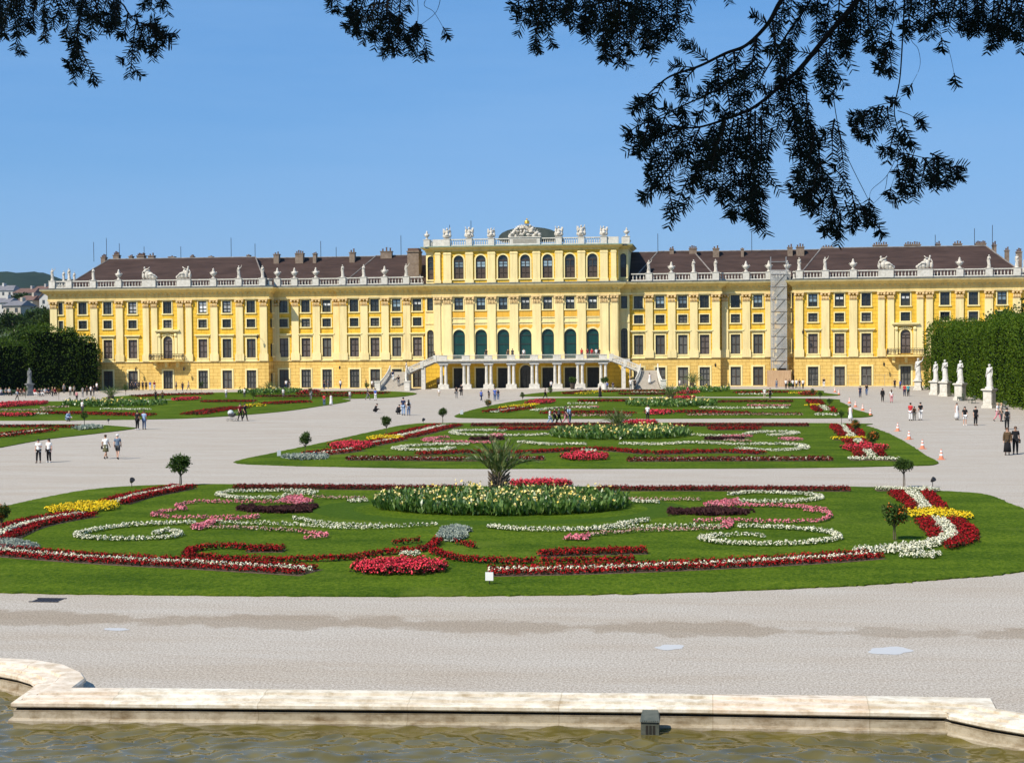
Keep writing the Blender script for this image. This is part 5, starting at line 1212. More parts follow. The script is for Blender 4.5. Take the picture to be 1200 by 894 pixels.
# scaffold before the right recess
SCAF=mat('scaffold_tube',(0.40,0.40,0.39),rough=0.4,metal=0.6); 
def net_material():
    m=bpy.data.materials.new('scaffold_net'); t,b=nt(m); b.inputs['Base Color'].default_value=(0.50,0.50,0.48,1); b.inputs['Roughness'].default_value=0.9
    out=[n for n in t.nodes if n.type=='OUTPUT_MATERIAL'][0]; tr=t.nodes.new('ShaderNodeBsdfTransparent'); mx=N(t,'ShaderNodeMixShader')
    geo=t.nodes.new('ShaderNodeNewGeometry'); n=tex_noise(t,0.6,4,0.6,geo.outputs['Position']); mr=N(t,'ShaderNodeMapRange'); mr.inputs[1].default_value=0.35; mr.inputs[2].default_value=0.7; mr.inputs[3].default_value=0.28; mr.inputs[4].default_value=0.55
    t.links.new(n.outputs['Fac'],mr.inputs[0]); t.links.new(mr.outputs[0],mx.inputs[0]); t.links.new(tr.outputs[0],mx.inputs[1]); t.links.new(b.outputs[0],mx.inputs[2]); t.links.new(mx.outputs[0],out.inputs[0]); return m
sx0=FY(903.8,400,252.8).x; sx1=FY(921.8,400,252.8).x
sc_=empty('scaffold',((sx0+sx1)/2,253.0,0),0,'tall narrow scaffold wrapped in grey netting against right wing','scaffold'); W=(sx1-sx0)/2
b=MB()
for x in (-W,W):
    for y in (-0.1,1.3): b.tube([(x,y,0),(x,y,20.5 if True else 0)],0.05,5)
for k in range(11):
    z=0.2+k*1.95
    for y in (-0.1,1.3): b.tube([(-W,y,z),(W,y,z)],0.04,4)
    for x in (-W,W): b.tube([(x,-0.1,z),(x,1.3,z)],0.04,4)
    if k<9: b.tube([(-W*.6,-0.24,z),(W*0.75,-0.24,z+1.8)],0.05,4); b.tube([(-W,-0.24,z+1.9),(W,-0.24,z+1.9)],0.05,4)
b.build('frame',SCAF,sc_)
b=MB()
for k in range(1,10): b.box(-W+0.06,W-0.06,0.0,1.2,0.2+k*1.95+0.05,0.2+k*1.95+0.10)
b.build('deck',mat('scaffold_plank',(0.28,0.22,0.15),(0.36,0.29,0.2),3,0.8),sc_)
b=MB(); b.box(-W-0.06,W+0.06,-0.19,-0.17,2.9,18.4); b.box(W+0.07,W+0.09,-0.17,1.4,2.9,18.4); b.build('netting',net_material(),sc_)
b=MB(); HB=mat('hoarding_board',(0.42,0.26,0.14),(0.52,0.35,0.20),2.0,0.8,stretch=(3,1,0.4))
q0=FY(899.5,440,251.4).x-(sx0+sx1)/2; q1=FY(927,440,251.4).x-(sx0+sx1)/2
b.box(q0,q1,-1.6,-1.54,0.004,2.6); b.box(q0-0.0,q0+0.06,-1.538,1.2,0.004,2.6); b.box(q1-0.06,q1,-1.538,1.2,0.004,2.6); b.build('hoarding',HB,sc_)
# wall lanterns on long arms
for sgn,u in ((-1,-64.7),(-1,-56.5),(-1,-44.0),(1,43.8),(1,56.2),(-1,-31.0),(1,30.2)):
    y=yplane(u)-0.25; z=3.9 if abs(u) not in (44.0,43.8) else 9.0
    b=MB(); b.tube([(u,y,z-0.5),(u,y-0.5,z-0.15),(u,y-1.0,z)],0.035,5); b.tube([(u,y-1.0,z),(u,y-1.0,z-0.2)],0.02,4); b.lathe([(0.10,-0.75),(0.17,-0.3),(0.05,-0.2)],(u,y-1.0,z),6); b.build('wall_lantern',IRON,palace)
# ================================================================ figures: people and statues
def skin_mesh(name, joints, edges, lvl=1, root=0):
    keys=list(joints); idx={k:i for i,k in enumerate(keys)}
    me=bpy.data.meshes.new(name+'_src'); me.from_pydata([joints[k][0] for k in keys],[(idx[a],idx[b]) for a,b in edges],[]); me.update()
    o=bpy.data.objects.new(name+'_src',me); COL.objects.link(o)
    o.modifiers.new('skin','SKIN'); sv=me.skin_vertices[0].data
    for k in keys:
        r=joints[k][1]; sv[idx[k]].radius=(r,r) if not hasattr(r,'__len__') else r
        sv[idx[k]].use_root = (idx[k]==root)
    if lvl: s=o.modifiers.new('sub','SUBSURF'); s.levels=lvl; s.render_levels=lvl
    dg=bpy.context.evaluated_depsgraph_get(); ev=o.evaluated_get(dg)
    out=bpy.data.meshes.new_from_object(ev); out.name=name
    bpy.data.objects.remove(o); bpy.data.meshes.remove(me)
    out.polygons.foreach_set('use_smooth',[True]*len(out.polygons)); return out
def merge_into(me, mb):
    bm=bmesh.new(); bm.from_mesh(me); t=bpy.data.meshes.new('t'); t.from_pydata(mb.v,[],mb.f); bm.from_mesh(t); bmesh.ops.recalc_face_normals(bm,faces=bm.faces); bm.to_mesh(me); bm.free(); bpy.data.meshes.remove(t)
POSES={}
def pose_joints(p):
    J=dict(pel=(0,0,.95),spi=(0,0,1.14),che=(0,-.005,1.32),nec=(0,0,1.47),hb=(0,-.012,1.54),hm=(0,-.018,1.615),ht=(0,-.006,1.69),
      shL=(.165,0,1.40),elL=(.215,.02,1.12),wrL=(.225,-.06,.88),haL=(.222,-.075,.80),shR=(-.165,0,1.40),elR=(-.215,.02,1.12),wrR=(-.225,-.06,.88),haR=(-.222,-.075,.80),
      hiL=(.088,0,.90),knL=(.10,-.015,.49),anL=(.105,.02,.09),toL=(.12,-.12,.035),hiR=(-.088,0,.90),knR=(-.10,-.015,.49),anR=(-.105,.02,.09),toR=(-.12,-.12,.035))
    if p=='walk':
        J.update(knL=(.09,-.17,.52),anL=(.09,-.28,.10),toL=(.095,-.41,.06),knR=(-.09,.06,.50),anR=(-.09,.33,.16),toR=(-.095,.25,.04),
          elL=(.21,.12,1.14),wrL=(.215,.10,.90),haL=(.21,.09,.82),elR=(-.21,-.07,1.13),wrR=(-.205,-.22,.94),haR=(-.20,-.26,.87))
    if p=='phone':
        J.update(elL=(.23,-.03,1.14),wrL=(.10,-.26,1.22),haL=(.05,-.31,1.27),elR=(-.22,.03,1.13),hm=(0,-.04,1.61),ht=(0,-.04,1.685))
        J.update(knR=(-.12,-.05,.49),anR=(-.15,.0,.09),toR=(-.18,-.13,.035))
    if p=='sit':
        d=.47
        for k in ('pel','spi','che','nec','hb','hm','ht','shL','shR','elL','elR'): J[k]=(J[k][0],J[k][1],J[k][2]-d)
        J.update(hiL=(.10,-.03,.46),knL=(.13,-.45,.47),anL=(.13,-.43,.09),toL=(.14,-.56,.04),hiR=(-.10,-.03,.46),knR=(-.13,-.45,.47),anR=(-.13,-.43,.09),toR=(-.14,-.56,.04),
          wrL=(.16,-.28,.56),haL=(.13,-.36,.55),wrR=(-.16,-.28,.56),haR=(-.13,-.36,.55))
    if p=='crouch':
        for k in ('pel','spi','che','nec','hb','hm','ht','shL','shR','elL','elR'): J[k]=(J[k][0],J[k][1]-(J[k][2]-.95)*.45,J[k][2]*.9-.50)
        J.update(hiL=(.10,-.03,.33),knL=(.16,-.36,.50),anL=(.13,-.10,.09),toL=(.15,-.24,.04),hiR=(-.10,-.03,.33),knR=(-.16,-.36,.50),anR=(-.13,-.10,.09),toR=(-.15,-.24,.04),
          wrL=(.15,-.52,.42),haL=(.12,-.58,.38),wrR=(-.15,-.52,.42),haR=(-.12,-.58,.38))
    if p=='contra':   # statue: weight on one leg, one arm raised to the chest
        J.update(knR=(-.11,-.14,.50),anR=(-.15,.02,.10),toR=(-.19,-.10,.04),pel=(.03,0,.95),elL=(.27,-.02,1.17),wrL=(.12,-.20,1.22),haL=(.05,-.22,1.25),hm=(.03,-.02,1.615),ht=(.04,-.01,1.69))
    if p=='raise':
        J.update(elL=(.34,-.05,1.52),wrL=(.42,-.10,1.75),haL=(.44,-.12,1.83),knR=(-.11,-.14,.50),anR=(-.15,.02,.10),toR=(-.19,-.10,.04))
    return J
RADII=dict(pel=(.145,.105),spi=(.125,.092),che=(.155,.105),nec=.055,hb=.068,hm=(.082,.098),ht=(.062,.075),shL=.062,elL=.043,wrL=.030,haL=(.036,.022),hiL=.092,knL=.060,anL=.040,toL=.036)
for k in list(RADII):
    if k.endswith('L'): RADII[k[:-1]+'R']=RADII[k]
BE=[('pel','spi'),('spi','che'),('che','nec'),('nec','hb'),('hb','hm'),('hm','ht')]+[(a+s,b+s) for s in 'LR' for a,b in (('sh','el'),('el','wr'),('wr','ha'),('hi','kn'),('kn','an'),('an','to'))]+[('che','shL'),('che','shR'),('pel','hiL'),('pel','hiR')]
def sub(J,names,inc,extra=None):
    d={}
    for k in names:
        r=RADII[k]; d[k]=(J[k], tuple(x+inc for x in r) if hasattr(r,'__len__') else r+inc)
    return d
def lerp3(a,b,t): return tuple(a[i]+(b[i]-a[i])*t for i in range(3))
def rings(b, lst, n=14, wav=0.0, k_=7):
    """lofted skirt/dress: list of (cx,cy,z,rx,ry)"""
    vs=[];fs=[]
    for i,(cx,cy,z,rx,ry) in enumerate(lst):
        for k in range(n):
            a=2*PI*k/n; w_=1+wav*math.sin(k_*a+z*3)*i/len(lst); vs.append((cx+rx*w_*math.cos(a),cy+ry*w_*math.sin(a),z))
    for i in range(len(lst)-1):
        for k in range(n): k2=(k+1)%n; fs.append((i*n+k,i*n+k2,(i+1)*n+k2,(i+1)*n+k))
    fs.append(tuple(range(n))); fs.append(tuple(range((len(lst)-1)*n,len(lst)*n))); b.add(vs,fs)
def hand_fingers(b, wr, ha, sg):
    w=Vector(wr);h=Vector(ha);d=(h-w).normalized(); s=Vector((0,1,0)) if abs(d.y)<0.8 else Vector((1,0,0)); s=(s-d*s.dot(d)).normalized(); n=d.cross(s)
    for k,l in enumerate((.062,.075,.070,.055)):
        o=h+s*(-.027+.018*k); m=o+d*l*0.6+n*0.006*sg; b.tube([o,m,o+d*l*0.95+n*0.022*sg],[.010,.009,.006],5)
    b.tube([h-d*.03+s*-.03,h+s*-.055+d*.01,h+s*-.06+d*.04],[.012,.010,.007],5)
def kit(p):
    if p in POSES: return POSES[p]
    J=pose_joints(p); K={}
    body=skin_mesh('body',{k:(J[k],RADII[k]) for k in J},BE,1,0)
    b=MB(); hm=Vector(J['hm']); 
    b.add([hm+Vector(q) for q in ((-.018,-.088,-.02),(.018,-.088,-.02),(0,-.118,-.022),(0,-.088,.03))],[(0,1,2),(0,2,3),(1,3,2),(0,3,1)])
    for s in (-1,1): b.ball(tuple(hm+Vector((s*.085,.008,-.01))),.014,.022,.032,6,4)
    hand_fingers(b,J['wrL'],J['haL'],1); hand_fingers(b,J['wrR'],J['haR'],-1)
    merge_into(body,b); K['body']=body
    J2=dict(J); 
    for s in 'LR': J2['ue'+s]=lerp3(J['sh'+s],J['el'+s],.75)
    R2=dict(RADII); 
    def sk(name,names,inc,edges,scale=None):
        d={}
        for k in names:
            r=R2[k]; d[k]=(J2[k], tuple(x+inc for x in r) if hasattr(r,'__len__') else r+inc)
        return skin_mesh(name,d,edges,1,0)
    for s in 'LR': R2['ue'+s]=.055
    R2['pel']=(.150,.112); J2['lo']=lerp3(J['pel'],J['spi'],-.25); R2['lo']=(.155,.115); J2['nk']=lerp3(J['che'],J['nec'],.72); R2['nk']=.062
    K['tee']=sk('shirt',['pel','lo','spi','che','nk','shL','ueL','shR','ueR'],.016,[('lo','pel'),('pel','spi'),('spi','che'),('che','nk'),('che','shL'),('shL','ueL'),('che','shR'),('shR','ueR')])
    K['jacket']=sk('jacket',['pel','lo','spi','che','nk','shL','elL','wrL','shR','elR','wrR'],.026,[('lo','pel'),('pel','spi'),('spi','che'),('che','nk'),('che','shL'),('shL','elL'),('elL','wrL'),('che','shR'),('shR','elR'),('elR','wrR')])
    K['trousers']=sk('trousers',['pel','hiL','knL','anL','hiR','knR','anR'],.020,[('pel','hiL'),('hiL','knL'),('knL','anL'),('pel','hiR'),('hiR','knR'),('knR','anR')])
    for s in 'LR': J2['mk'+s]=lerp3(J['hi'+s],J['kn'+s],.92); R2['mk'+s]=.070
    K['shorts']=sk('shorts',['pel','hiL','mkL','hiR','mkR'],.026,[('pel','hiL'),('hiL','mkL'),('pel','hiR'),('hiR','mkR')])
    pl=J['pel']; md=lambda k,t:((J['kn'+'L'][0]+J['knR'][0])/2,(J['knL'][1]+J['knR'][1])/2)
    if p not in ('sit','crouch'):
        b=MB(); rings(b,[(0,0,.52,.22,.20),(0,0,.62,.21,.19),(0,0,.85,.185,.145),(0,0,1.0,.155,.118),(0,0,1.06,.14,.105)],16,.05); K['skirt']=b.mesh('skirt',True)
        b=MB(); rings(b,[(0,0,.16,.27,.25),(0,0,.45,.235,.21),(0,0,.80,.19,.15),(0,0,1.02,.155,.118),(0,0,1.14,.145,.11),(0,0,1.32,.175,.125),(0,0,1.41,.15,.10),(0,0,1.45,.09,.07)],18,.06); K['dress']=b.mesh('dress',True)
        b=MB(); rings(b,[(0,0,.20,.24,.22),(0,0,.55,.21,.18),(0,0,.86,.18,.14),(0,0,1.02,.15,.115),(0,0,1.07,.14,.105)],16,.06); K['longskirt']=b.mesh('skirt',True)
    else:
        K['skirt']=K['longskirt']=K['shorts']; K['dress']=K['jacket']
    h=Vector(J['hm']); 
    b=MB(); b.ball((h.x,h.y+.022,h.z+.035),.098,.106,.092,12,8); K['short']=b.mesh('hair',True)
    b=MB(); b.ball((h.x,h.y+.025,h.z+.035),.102,.108,.094,12,8); rings(b,[(h.x,h.y+.085,h.z-.30,.095,.04),(h.x,h.y+.085,h.z-.12,.11,.055),(h.x,h.y+.06,h.z+.03,.09,.05)],10); K['long']=b.mesh('hair',True)
    b=MB(); b.ball((h.x,h.y+.02,h.z+.04),.100,.107,.090,12,8); b.ball((h.x,h.y+.125,h.z+.05),.05,.05,.05,8,6); K['bun']=b.mesh('hair',True)
    b=MB(); b.lathe([(.118,0),(.112,.05),(.085,.085),(.02,.10)],(h.x,h.y,h.z+.03),12); b.box(h.x-.07,h.x+.07,h.y-.20,h.y-.10,h.z+.035,h.z+.05); K['cap']=b.mesh('cap',True)
    b=MB()
    for s in 'LR':
        a=Vector(J['an'+s]);t=Vector(J['to'+s]); b.tube([a+Vector((0,.06,-.055)),a+Vector((0,.0,-.035)),t+Vector((0,0,.0)),t+Vector((0,-.05,-.008))],[.035,.052,.046,.024],7)
    K['shoes']=b.mesh('shoes',True)
    b=MB(); c=Vector(J['che']); b.lathe([(.03,-.26),(.14,-.25),(.15,-.05),(.13,.10),(.04,.15)],(c.x,c.y+.20,c.z),8,sx=1.0,sy=.6); K['pack']=b.mesh('backpack',True)
    b=MB(); b.box(.20,.30,-.10,.14,.70,.92) if p not in('sit','crouch') else b.box(.20,.30,-.1,.1,.3,.5)
    b.tube([(.25,-.06,.92),(.20,-.02,1.2),(.10,0,1.47)],.012,4); b.tube([(.25,.10,.92),(.20,.08,1.2),(.10,.06,1.47)],.012,4); K['bag']=b.mesh('shoulder_bag')
    POSES[p]=K; return K
CLO={}
CC={'white':(.74,.73,.71),'black':(.016,.016,.018),'navy':(.022,.032,.075),'light blue':(.30,.42,.60),'jeans blue':(.085,.14,.26),'grey':(.22,.22,.22),'blue grey':(.13,.18,.25),'dark grey':(.06,.06,.062),'red':(.50,.035,.04),'pink':(.62,.25,.28),'olive':(.12,.115,.06),'brown':(.10,.065,.035),'beige':(.50,.42,.31),'blue':(.07,.13,.42),'teal':(.04,.30,.34),'dark red':(.20,.02,.028)}
def cloth(c): 
    if c not in CLO: CLO[c]=mat('cloth_'+c.replace(' ','_'),tuple(x*.85 for x in CC[c]),CC[c],14,.85,.15,.4,25)
    return CLO[c]
SKIN={'a':mat('skin_light',(.52,.30,.21),(.60,.36,.26),20,.5,.3),'b':mat('skin_tan',(.36,.19,.115),(.42,.23,.14),20,.5,.3)}
HAIRC={'dark':mat('hair_dark',(.012,.009,.008),(.03,.02,.016),30,.5),'brown':mat('hair_brown',(.06,.032,.018),(.10,.055,.03),30,.5),'blond':mat('hair_blond',(.36,.24,.10),(.46,.33,.16),30,.5),'grey':mat('hair_grey',(.42,.41,.40),(.55,.54,.52),30,.5)}
def slot(o,m):
    if len(o.data.materials)==0: o.data.materials.append(None)
    o.material_slots[0].link='OBJECT'; o.material_slots[0].material=m
prg=random.Random(11)
def person(px,py,hpx,face,top,bottom,label,pose='stand',hair='short',hc='dark',extra=None,group=None,z=0.0,pos=None,skin=None):
    """face: heading in degrees, 0 = towards the viewer, 90 = to the right in the picture, 180 = away"""
    g_=Vector(pos) if pos else G(px,py,z)
    d=g_.y; K=kit(pose); hh=hpx*d/CF if hpx else 1.7
    sit = pose in('sit','crouch'); s=1.0 if sit else min(max(hh/1.73,0.72),1.12)
    ang=rad(face)+math.atan2(-g_.x,g_.y)*0
    root=empty('person',g_,ang,label,'person',group); root.scale=(s,s,s)
    def part(nm,key,m): o=mobj(nm,K[key],None,root); slot(o,m); return o
    part('body','body',SKIN[skin or prg.choice('aab')])
    tk,tc=top; bk,bc=bottom
    if tk=='dress': part('dress','dress',cloth(tc))
    else:
        part('jacket' if tk=='jacket' else 'shirt',tk,cloth(tc)); part('skirt' if 'skirt' in bk else bk,bk,cloth(bc))
    if hair=='cap': part('hair','short',HAIRC[hc]); part('cap','cap',cloth('white'))
    else: part('hair',hair,HAIRC[hc])
    part('shoes','shoes',cloth(prg.choice(['black','white','dark grey'])))
    if extra=='pack': part('backpack','pack',cloth('black'))
    if extra=='packblue': part('backpack','pack',cloth('light blue'))
    if extra=='bag':
        o=mobj('shoulder_bag',K['bag'],None,None,g_,ang); slot(o,cloth('black')); o.scale=(s,s,s); tag(o,'dark shoulder bag of the '+' '.join(label.split()[:10]),'bag')
    return root
T,S_,J_,D_=('tee','trousers'),('tee','shorts'),('jacket','trousers'),('dress','')
def pt(px,py,h,f,kind,c1,c2,label,**k):
    tops={'T':('tee',c1),'S':('tee',c1),'J':('jacket',c1),'K':('tee',c1),'L':('tee',c1),'D':('dress',c1),'X':('jacket',c1)}; bots={'T':('trousers',c2),'S':('shorts',c2),'J':('trousers',c2),'K':('skirt',c2),'L':('longskirt',c2),'D':('dress',c1),'X':('longskirt',c2)}
    return person(px,py,h,f,tops[kind],bots[kind],label,**k)
# ---- near and middle distance, left
pt(45.5,542.3,29.5,10,'T','white','black','person in white shirt and black trousers, left of the pair at near left gravel',hc='dark',pose='phone')
pt(57.5,541.8,29.5,-8,'T','white','black','long haired person in white top and wide black trousers at near left gravel',hair='long')
pt(124,537.5,29.5,170,'K','white','olive','person in white top and olive skirt walking away with a shoulder bag',pose='walk',hair='bun',hc='brown',extra='bag')
pt(138,538,30.5,188,'S','blue grey','dark grey','grey haired person in blue grey shirt and dark shorts walking away',pose='walk',hair='cap',hc='grey')
pt(161,503.5,23.5,165,'T','black','black','person all in black walking on the avenue tip beside the light blue shirt')
pt(169,503.2,23,180,'T','light blue','jeans blue','person in light blue shirt and jeans standing at tip of left lawn',hc='brown')
pt(79,493.5,9,60,'J','light blue','blue grey','person in light blue crouching on the path by the left lawn',pose='crouch',hc='blond')
pt(96.5,485,17,150,'T','white','dark grey','person in white shirt behind the little tree at left lawn',hc='dark')
pt(281.5,493,21,40,'T','dark red','black','person in dark red pushing the pram on the avenue',pose='walk',hc='dark')
pt(287,493.3,21,55,'T','black','black','person in black walking just behind the pram',pose='walk')
pt(182.5,469.5,13,170,'T','black','black','person in dark clothes left of a dark pair on the far left lawn path')
pt(190.5,469.7,12.5,190,'T','brown','black','person in brown top right of a dark pair on the far left lawn path')
pt(265,467,13,160,'T','white','grey','person in white shirt before the farthest left lawn',hc='blond')
pt(286.5,466,12,180,'T','white','dark grey','person in white top and dark trousers, rightmost on the far left lawn path')
pt(364.5,469,14,150,'J','grey','grey','person in grey jacket beside the little tree before the left wing')
pt(380,475.5,14,180,'T','red','jeans blue','person in red top beside the white dress on the avenue')
pt(388,475.3,14,10,'D','white','white','person in long white dress beside the red top on the avenue',hair='long')
pt(410,468.5,9,20,'T','white','grey','small person in white by the far flower rows left of the stairs')
pt(431,468.5,14,90,'T','navy','grey','person in navy walking along the far lawn left of the stairs',pose='walk')
pt(440,469,14,180,'T','blue','white','person in blue top and white trousers left of the stairs on the far lawn edge')
pt(439,484,13,120,'J','black','black','person in black crouching alone on the middle of the avenue',pose='crouch')
pt(466,485.5,17,150,'J','black','black','person in black bent low at left of the trio on the avenue',pose='crouch')
pt(472.7,486.5,22,170,'T','navy','light blue','person in navy top and pale jeans in middle of the trio on the avenue')
pt(479,487,19,190,'T','white','jeans blue','person in white top and jeans with black backpack at right of the trio',hair='long',extra='pack')
pt(514.5,465.3,10,0,'T','white','beige','small person in white before the left end of arcade')
pt(535,466.3,13.5,180,'T','black','grey','person in black top and grey trousers before the arcade',extra='bag')
pt(540.7,464.5,15,175,'T','black','black','tall person all in black before the second arcade door',extra='bag')
pt(564,470.3,13.5,150,'T','blue','navy','person in blue shirt left of two standing before the arcade',pose='walk')
pt(573,467,11.5,160,'T','white','brown','person in white with dark backpack before the arcade',extra='pack')
pt(580,469.8,15.5,185,'T','blue','jeans blue','person in bright blue shirt and jeans before the arcade',hc='brown')
pt(583.8,469.3,13,180,'T','navy','jeans blue','person in navy beside the bright blue shirt before the arcade',hair='long')
pt(639,467.3,13.5,90,'T','black','black','person in black striding right before the arcade',pose='walk')
pt(646,457.2,11.5,0,'T','white','black','person in white shirt at the right arcade doors')
pt(703.3,466.2,14,180,'D','black','black','person in long black dress at edge of the farthest lawn',hair='long')
pt(711.8,457,9,0,'T','blue','dark grey','person in blue right of the white tub at arcade end')
pt(718.3,457,9.5,0,'T','navy','grey','person in navy by the right arcade column')
pt(644.5,497.5,19,80,'T','white','light blue','person in white top and pale jeans leading the group behind second lawn',pose='walk',hair='bun')
pt(650,497.3,20,90,'T','black','black','person all in black within the group walking behind second lawn',pose='walk')
pt(655,496.8,20,90,'J','dark grey','black','person in dark grey jacket third in the group behind second lawn',pose='walk')
pt(663,497.3,22,80,'T','black','pink','person in black top and pink trousers behind second lawn',pose='walk',hair='long')
pt(668,496.8,21,100,'T','light blue','jeans blue','person in light blue with backpack at right end of group behind second lawn',hc='brown',extra='packblue')
pt(759,492.8,18.5,180,'T','white','black','person in white shirt and black trousers on lawn path behind second lawn',hc='dark')
pt(806,465,13,150,'T','dark red','brown','person in dark red beside the palm right of the stairs',hc='brown')
pt(796.5,454,8.5,0,'T','white','grey','person in white at the far right stairs foot',hc='blond')
# ---- right
pt(896,467.8,13,180,'T','white','beige','person in white left of a pair on the path behind third lawn',hc='grey')
pt(902.5,467.8,13,190,'T','black','black','person in black right of a pair on the path behind third lawn')
pt(910,455.3,11,180,'T','grey','jeans blue','person in grey and blue before the wooden hoarding')
pt(965.5,454,11.5,180,'T','black','white','person in black top and white trousers before right wing window',hc='blond')
pt(1008,465.8,13.5,10,'T','navy','navy','person in navy left of a pair on far right gravel')
pt(1015.5,463.5,13.5,-10,'T','black','jeans blue','person in black top and jeans right of a pair on far right gravel',pose='walk')
pt(1034.3,470.8,15.5,0,'J','black','black','person in dark jacket standing alone before the right wing balcony')
pt(1044.7,471.8,15,180,'T','white','pink','person in white top and pink trousers on far right gravel',hair='long',hc='brown')
pt(1048.5,455.3,11,0,'T','black','black','person in black close under the right wing balcony window')
pt(1055,455.8,10,0,'T','blue','navy','person in blue close under the right wing balcony')
pt(1060,464.3,14,170,'T','red','navy','person in red left of the one in teal near the first statue')
pt(1064.3,464.5,14,185,'T','teal','black','person in teal and black near the first statue')
pt(1067,492.8,20.5,150,'T','red','white','person in red top and white trousers on right gravel',skin='b')
pt(1071.5,492.5,16,170,'T','brown','beige','shorter person in brown between the red top and the black top')
pt(1078.7,492.3,20.5,200,'T','black','white','person in black top and white trousers on right gravel beside the red top')
pt(1121.3,492,19.5,30,'D','white','white','person in long white dress right of the cones')
pt(1130.7,498.3,21.5,0,'S','black','white','long haired person in black top and white shorts on right gravel',hair='long')
pt(1143.3,498.6,22,20,'T','black','black','person in black jacket and trousers right of the white shorts')
pt(1169,493.5,21,60,'T','white','pink','person in white striding by the right hedge',pose='walk',hc='blond')
pt(1173.5,494,21.5,70,'T','beige','dark grey','person in beige beside the striding one by the right hedge',hc='blond')
pt(1180,503.3,25,170,'T','grey','black','person in grey with black backpack by the right edge',extra='pack')
pt(1180.5,533.2,31.5,-10,'X','brown','black','person in brown jacket and long black skirt at right edge',hair='long',hc='brown')
pt(1190,532.2,32.5,-5,'T','black','black','tall person in black shirt and trousers with dark bag at right edge',hc='brown',extra='bag')
pt(996.5,493,18,180,'D','white','white','person in white dress behind the far corner of second lawn',hair='bun',extra='bag')
for x,c1,c2 in ((921,'white','black'),(925,'black','black'),(929,'white','dark grey'),(933.3,'white','black'),(937,'black','grey'),(941,'white','black')):
    pt(x,455.8,11.5,180,'T',c1,c2,{('white','black'):'person in white top and black trousers in the row beside the scaffold',('black','black'):'person all in black in the row beside the scaffold',('white','dark grey'):'person in white top and dark grey trousers in the row beside the scaffold',('black','grey'):'person in black top and grey trousers in the row beside the scaffold'}[(c1,c2)],group='people in the row beside the scaffold')
# ---- along the left wing
for x,y,c1,c2,l in ((206.5,457.8,'grey','dark grey','person in grey walking before the left wing left of two others'),(214,458.8,'black','navy','person in black walking before the left wing below the second ground window'),(221,457.5,'beige','grey','person in beige walking before the left wing wall'),
  (176,457.5,'blue','white','person in blue under the left wing balcony'),(181,457.3,'dark red','white','person in dark red and white under the left wing balcony'),(139,456.5,'black','black','person in black by the palm before left wing'),(143,456.3,'white','black','person in white top behind the palm before left wing'),
  (332,466,'white','grey','person in white at end of the far left lawn strip'),(277,455.8,'black','black','person all in black left of the small palm at inner corner'),(284,455.6,'black','grey','person in black top and grey trousers left of the small palm'),(306,456,'dark grey','black','person in dark grey beside the small palm at inner corner'),
  (335.5,456,'white','navy','person in white left of a pair under the recessed wall'),(339.5,456,'navy','grey','person in navy right of a pair under the recessed wall'),(380,455.8,'black','navy','person in black left of a pair before the third recessed window'),(384.5,455.8,'blue grey','grey','person in blue grey right of a pair before the third recessed window'),
  (399,456,'white','navy','person in white and navy before a lantern left of the stairs'),(429,455.5,'black','black','person in black striding left of the stairs'),(436,456.3,'white','brown','person in white top and brown trousers left of the stairs'),(440.5,456.5,'white','black','person in white top and black trousers left of the stairs'),
  (450,456.5,'navy','grey','person in navy at foot of the left stairs'),(455,456.8,'grey','black','person in grey at foot of the left stairs')):
    pt(x,y,11.5,prg.choice([90,-90,180,0,150]),'T',c1,c2,l,pose=prg.choice(['stand','walk']))
for i,(x,c1) in enumerate(((154.5,'black'),(159,'navy'),(163,'black'),(167.3,'black'),(171.3,'black'))):
    pt(x,457.4,11.5,180,'T',c1,'black','person in navy and black in the row left of the balcony' if c1=='navy' else 'person all in black in the row left of the left wing balcony',group='people in the row left of the balcony')
# ---- on the stairs and the terrace
def on_palace(u,y,z,f,kind,c1,c2,label,**k): return pt(0,0,0,f,kind,c1,c2,label,pos=(PX+u,PY+y,z),**k)
on_palace(-20.4,-6.9,1.46,180,'T','navy','white','person in navy climbing the left front stairs',pose='walk'); on_palace(-19.2,-8.4,.70,180,'T','black','grey','person in black low on the left front stairs')
on_palace(-18.9,-3.4,2.75,90,'T','white','navy','person in white on the landing of the left stairs'); on_palace(-14.3,-3.6,4.3,90,'J','black','black','person in black at head of the left side stairs')
on_palace(20.1,-8.2,.80,180,'D','white','white','person in white on the right front stairs')
on_palace(17.9,-10.6,0,160,'T','black','black','person in black beside the pedestal of the right stairs'); on_palace(17.3,-10.9,0,180,'T','white','grey','person in white beside the pedestal of the right stairs')
for u,c1,l in ((-5.9,'black','person in black at the terrace rail left of centre'),(-1.7,'dark grey','person in dark grey at the terrace rail beside the centre window'),(-2.4,'brown','person in brown at the terrace rail beside the centre window'),(0.1,'white','person in white at the terrace rail before the centre teal window'),
  (9.3,'red','person in red by the pedestal near right end of terrace'),(10.2,'dark red','person in dark red at the terrace rail right of the pedestal'),(10.9,'red','person in red at the terrace rail before the right teal window'),(11.6,'white','person in white at the terrace rail before the right teal window'),(12.0,'black','person in black at right end of the terrace rail')):
    on_palace(u,YT+0.7,4.66,0,'T',c1,'dark grey',l)
on_palace(-13.9,-2.5,0.07,0,'T','grey','brown','person in grey in the shade of left arcade end')
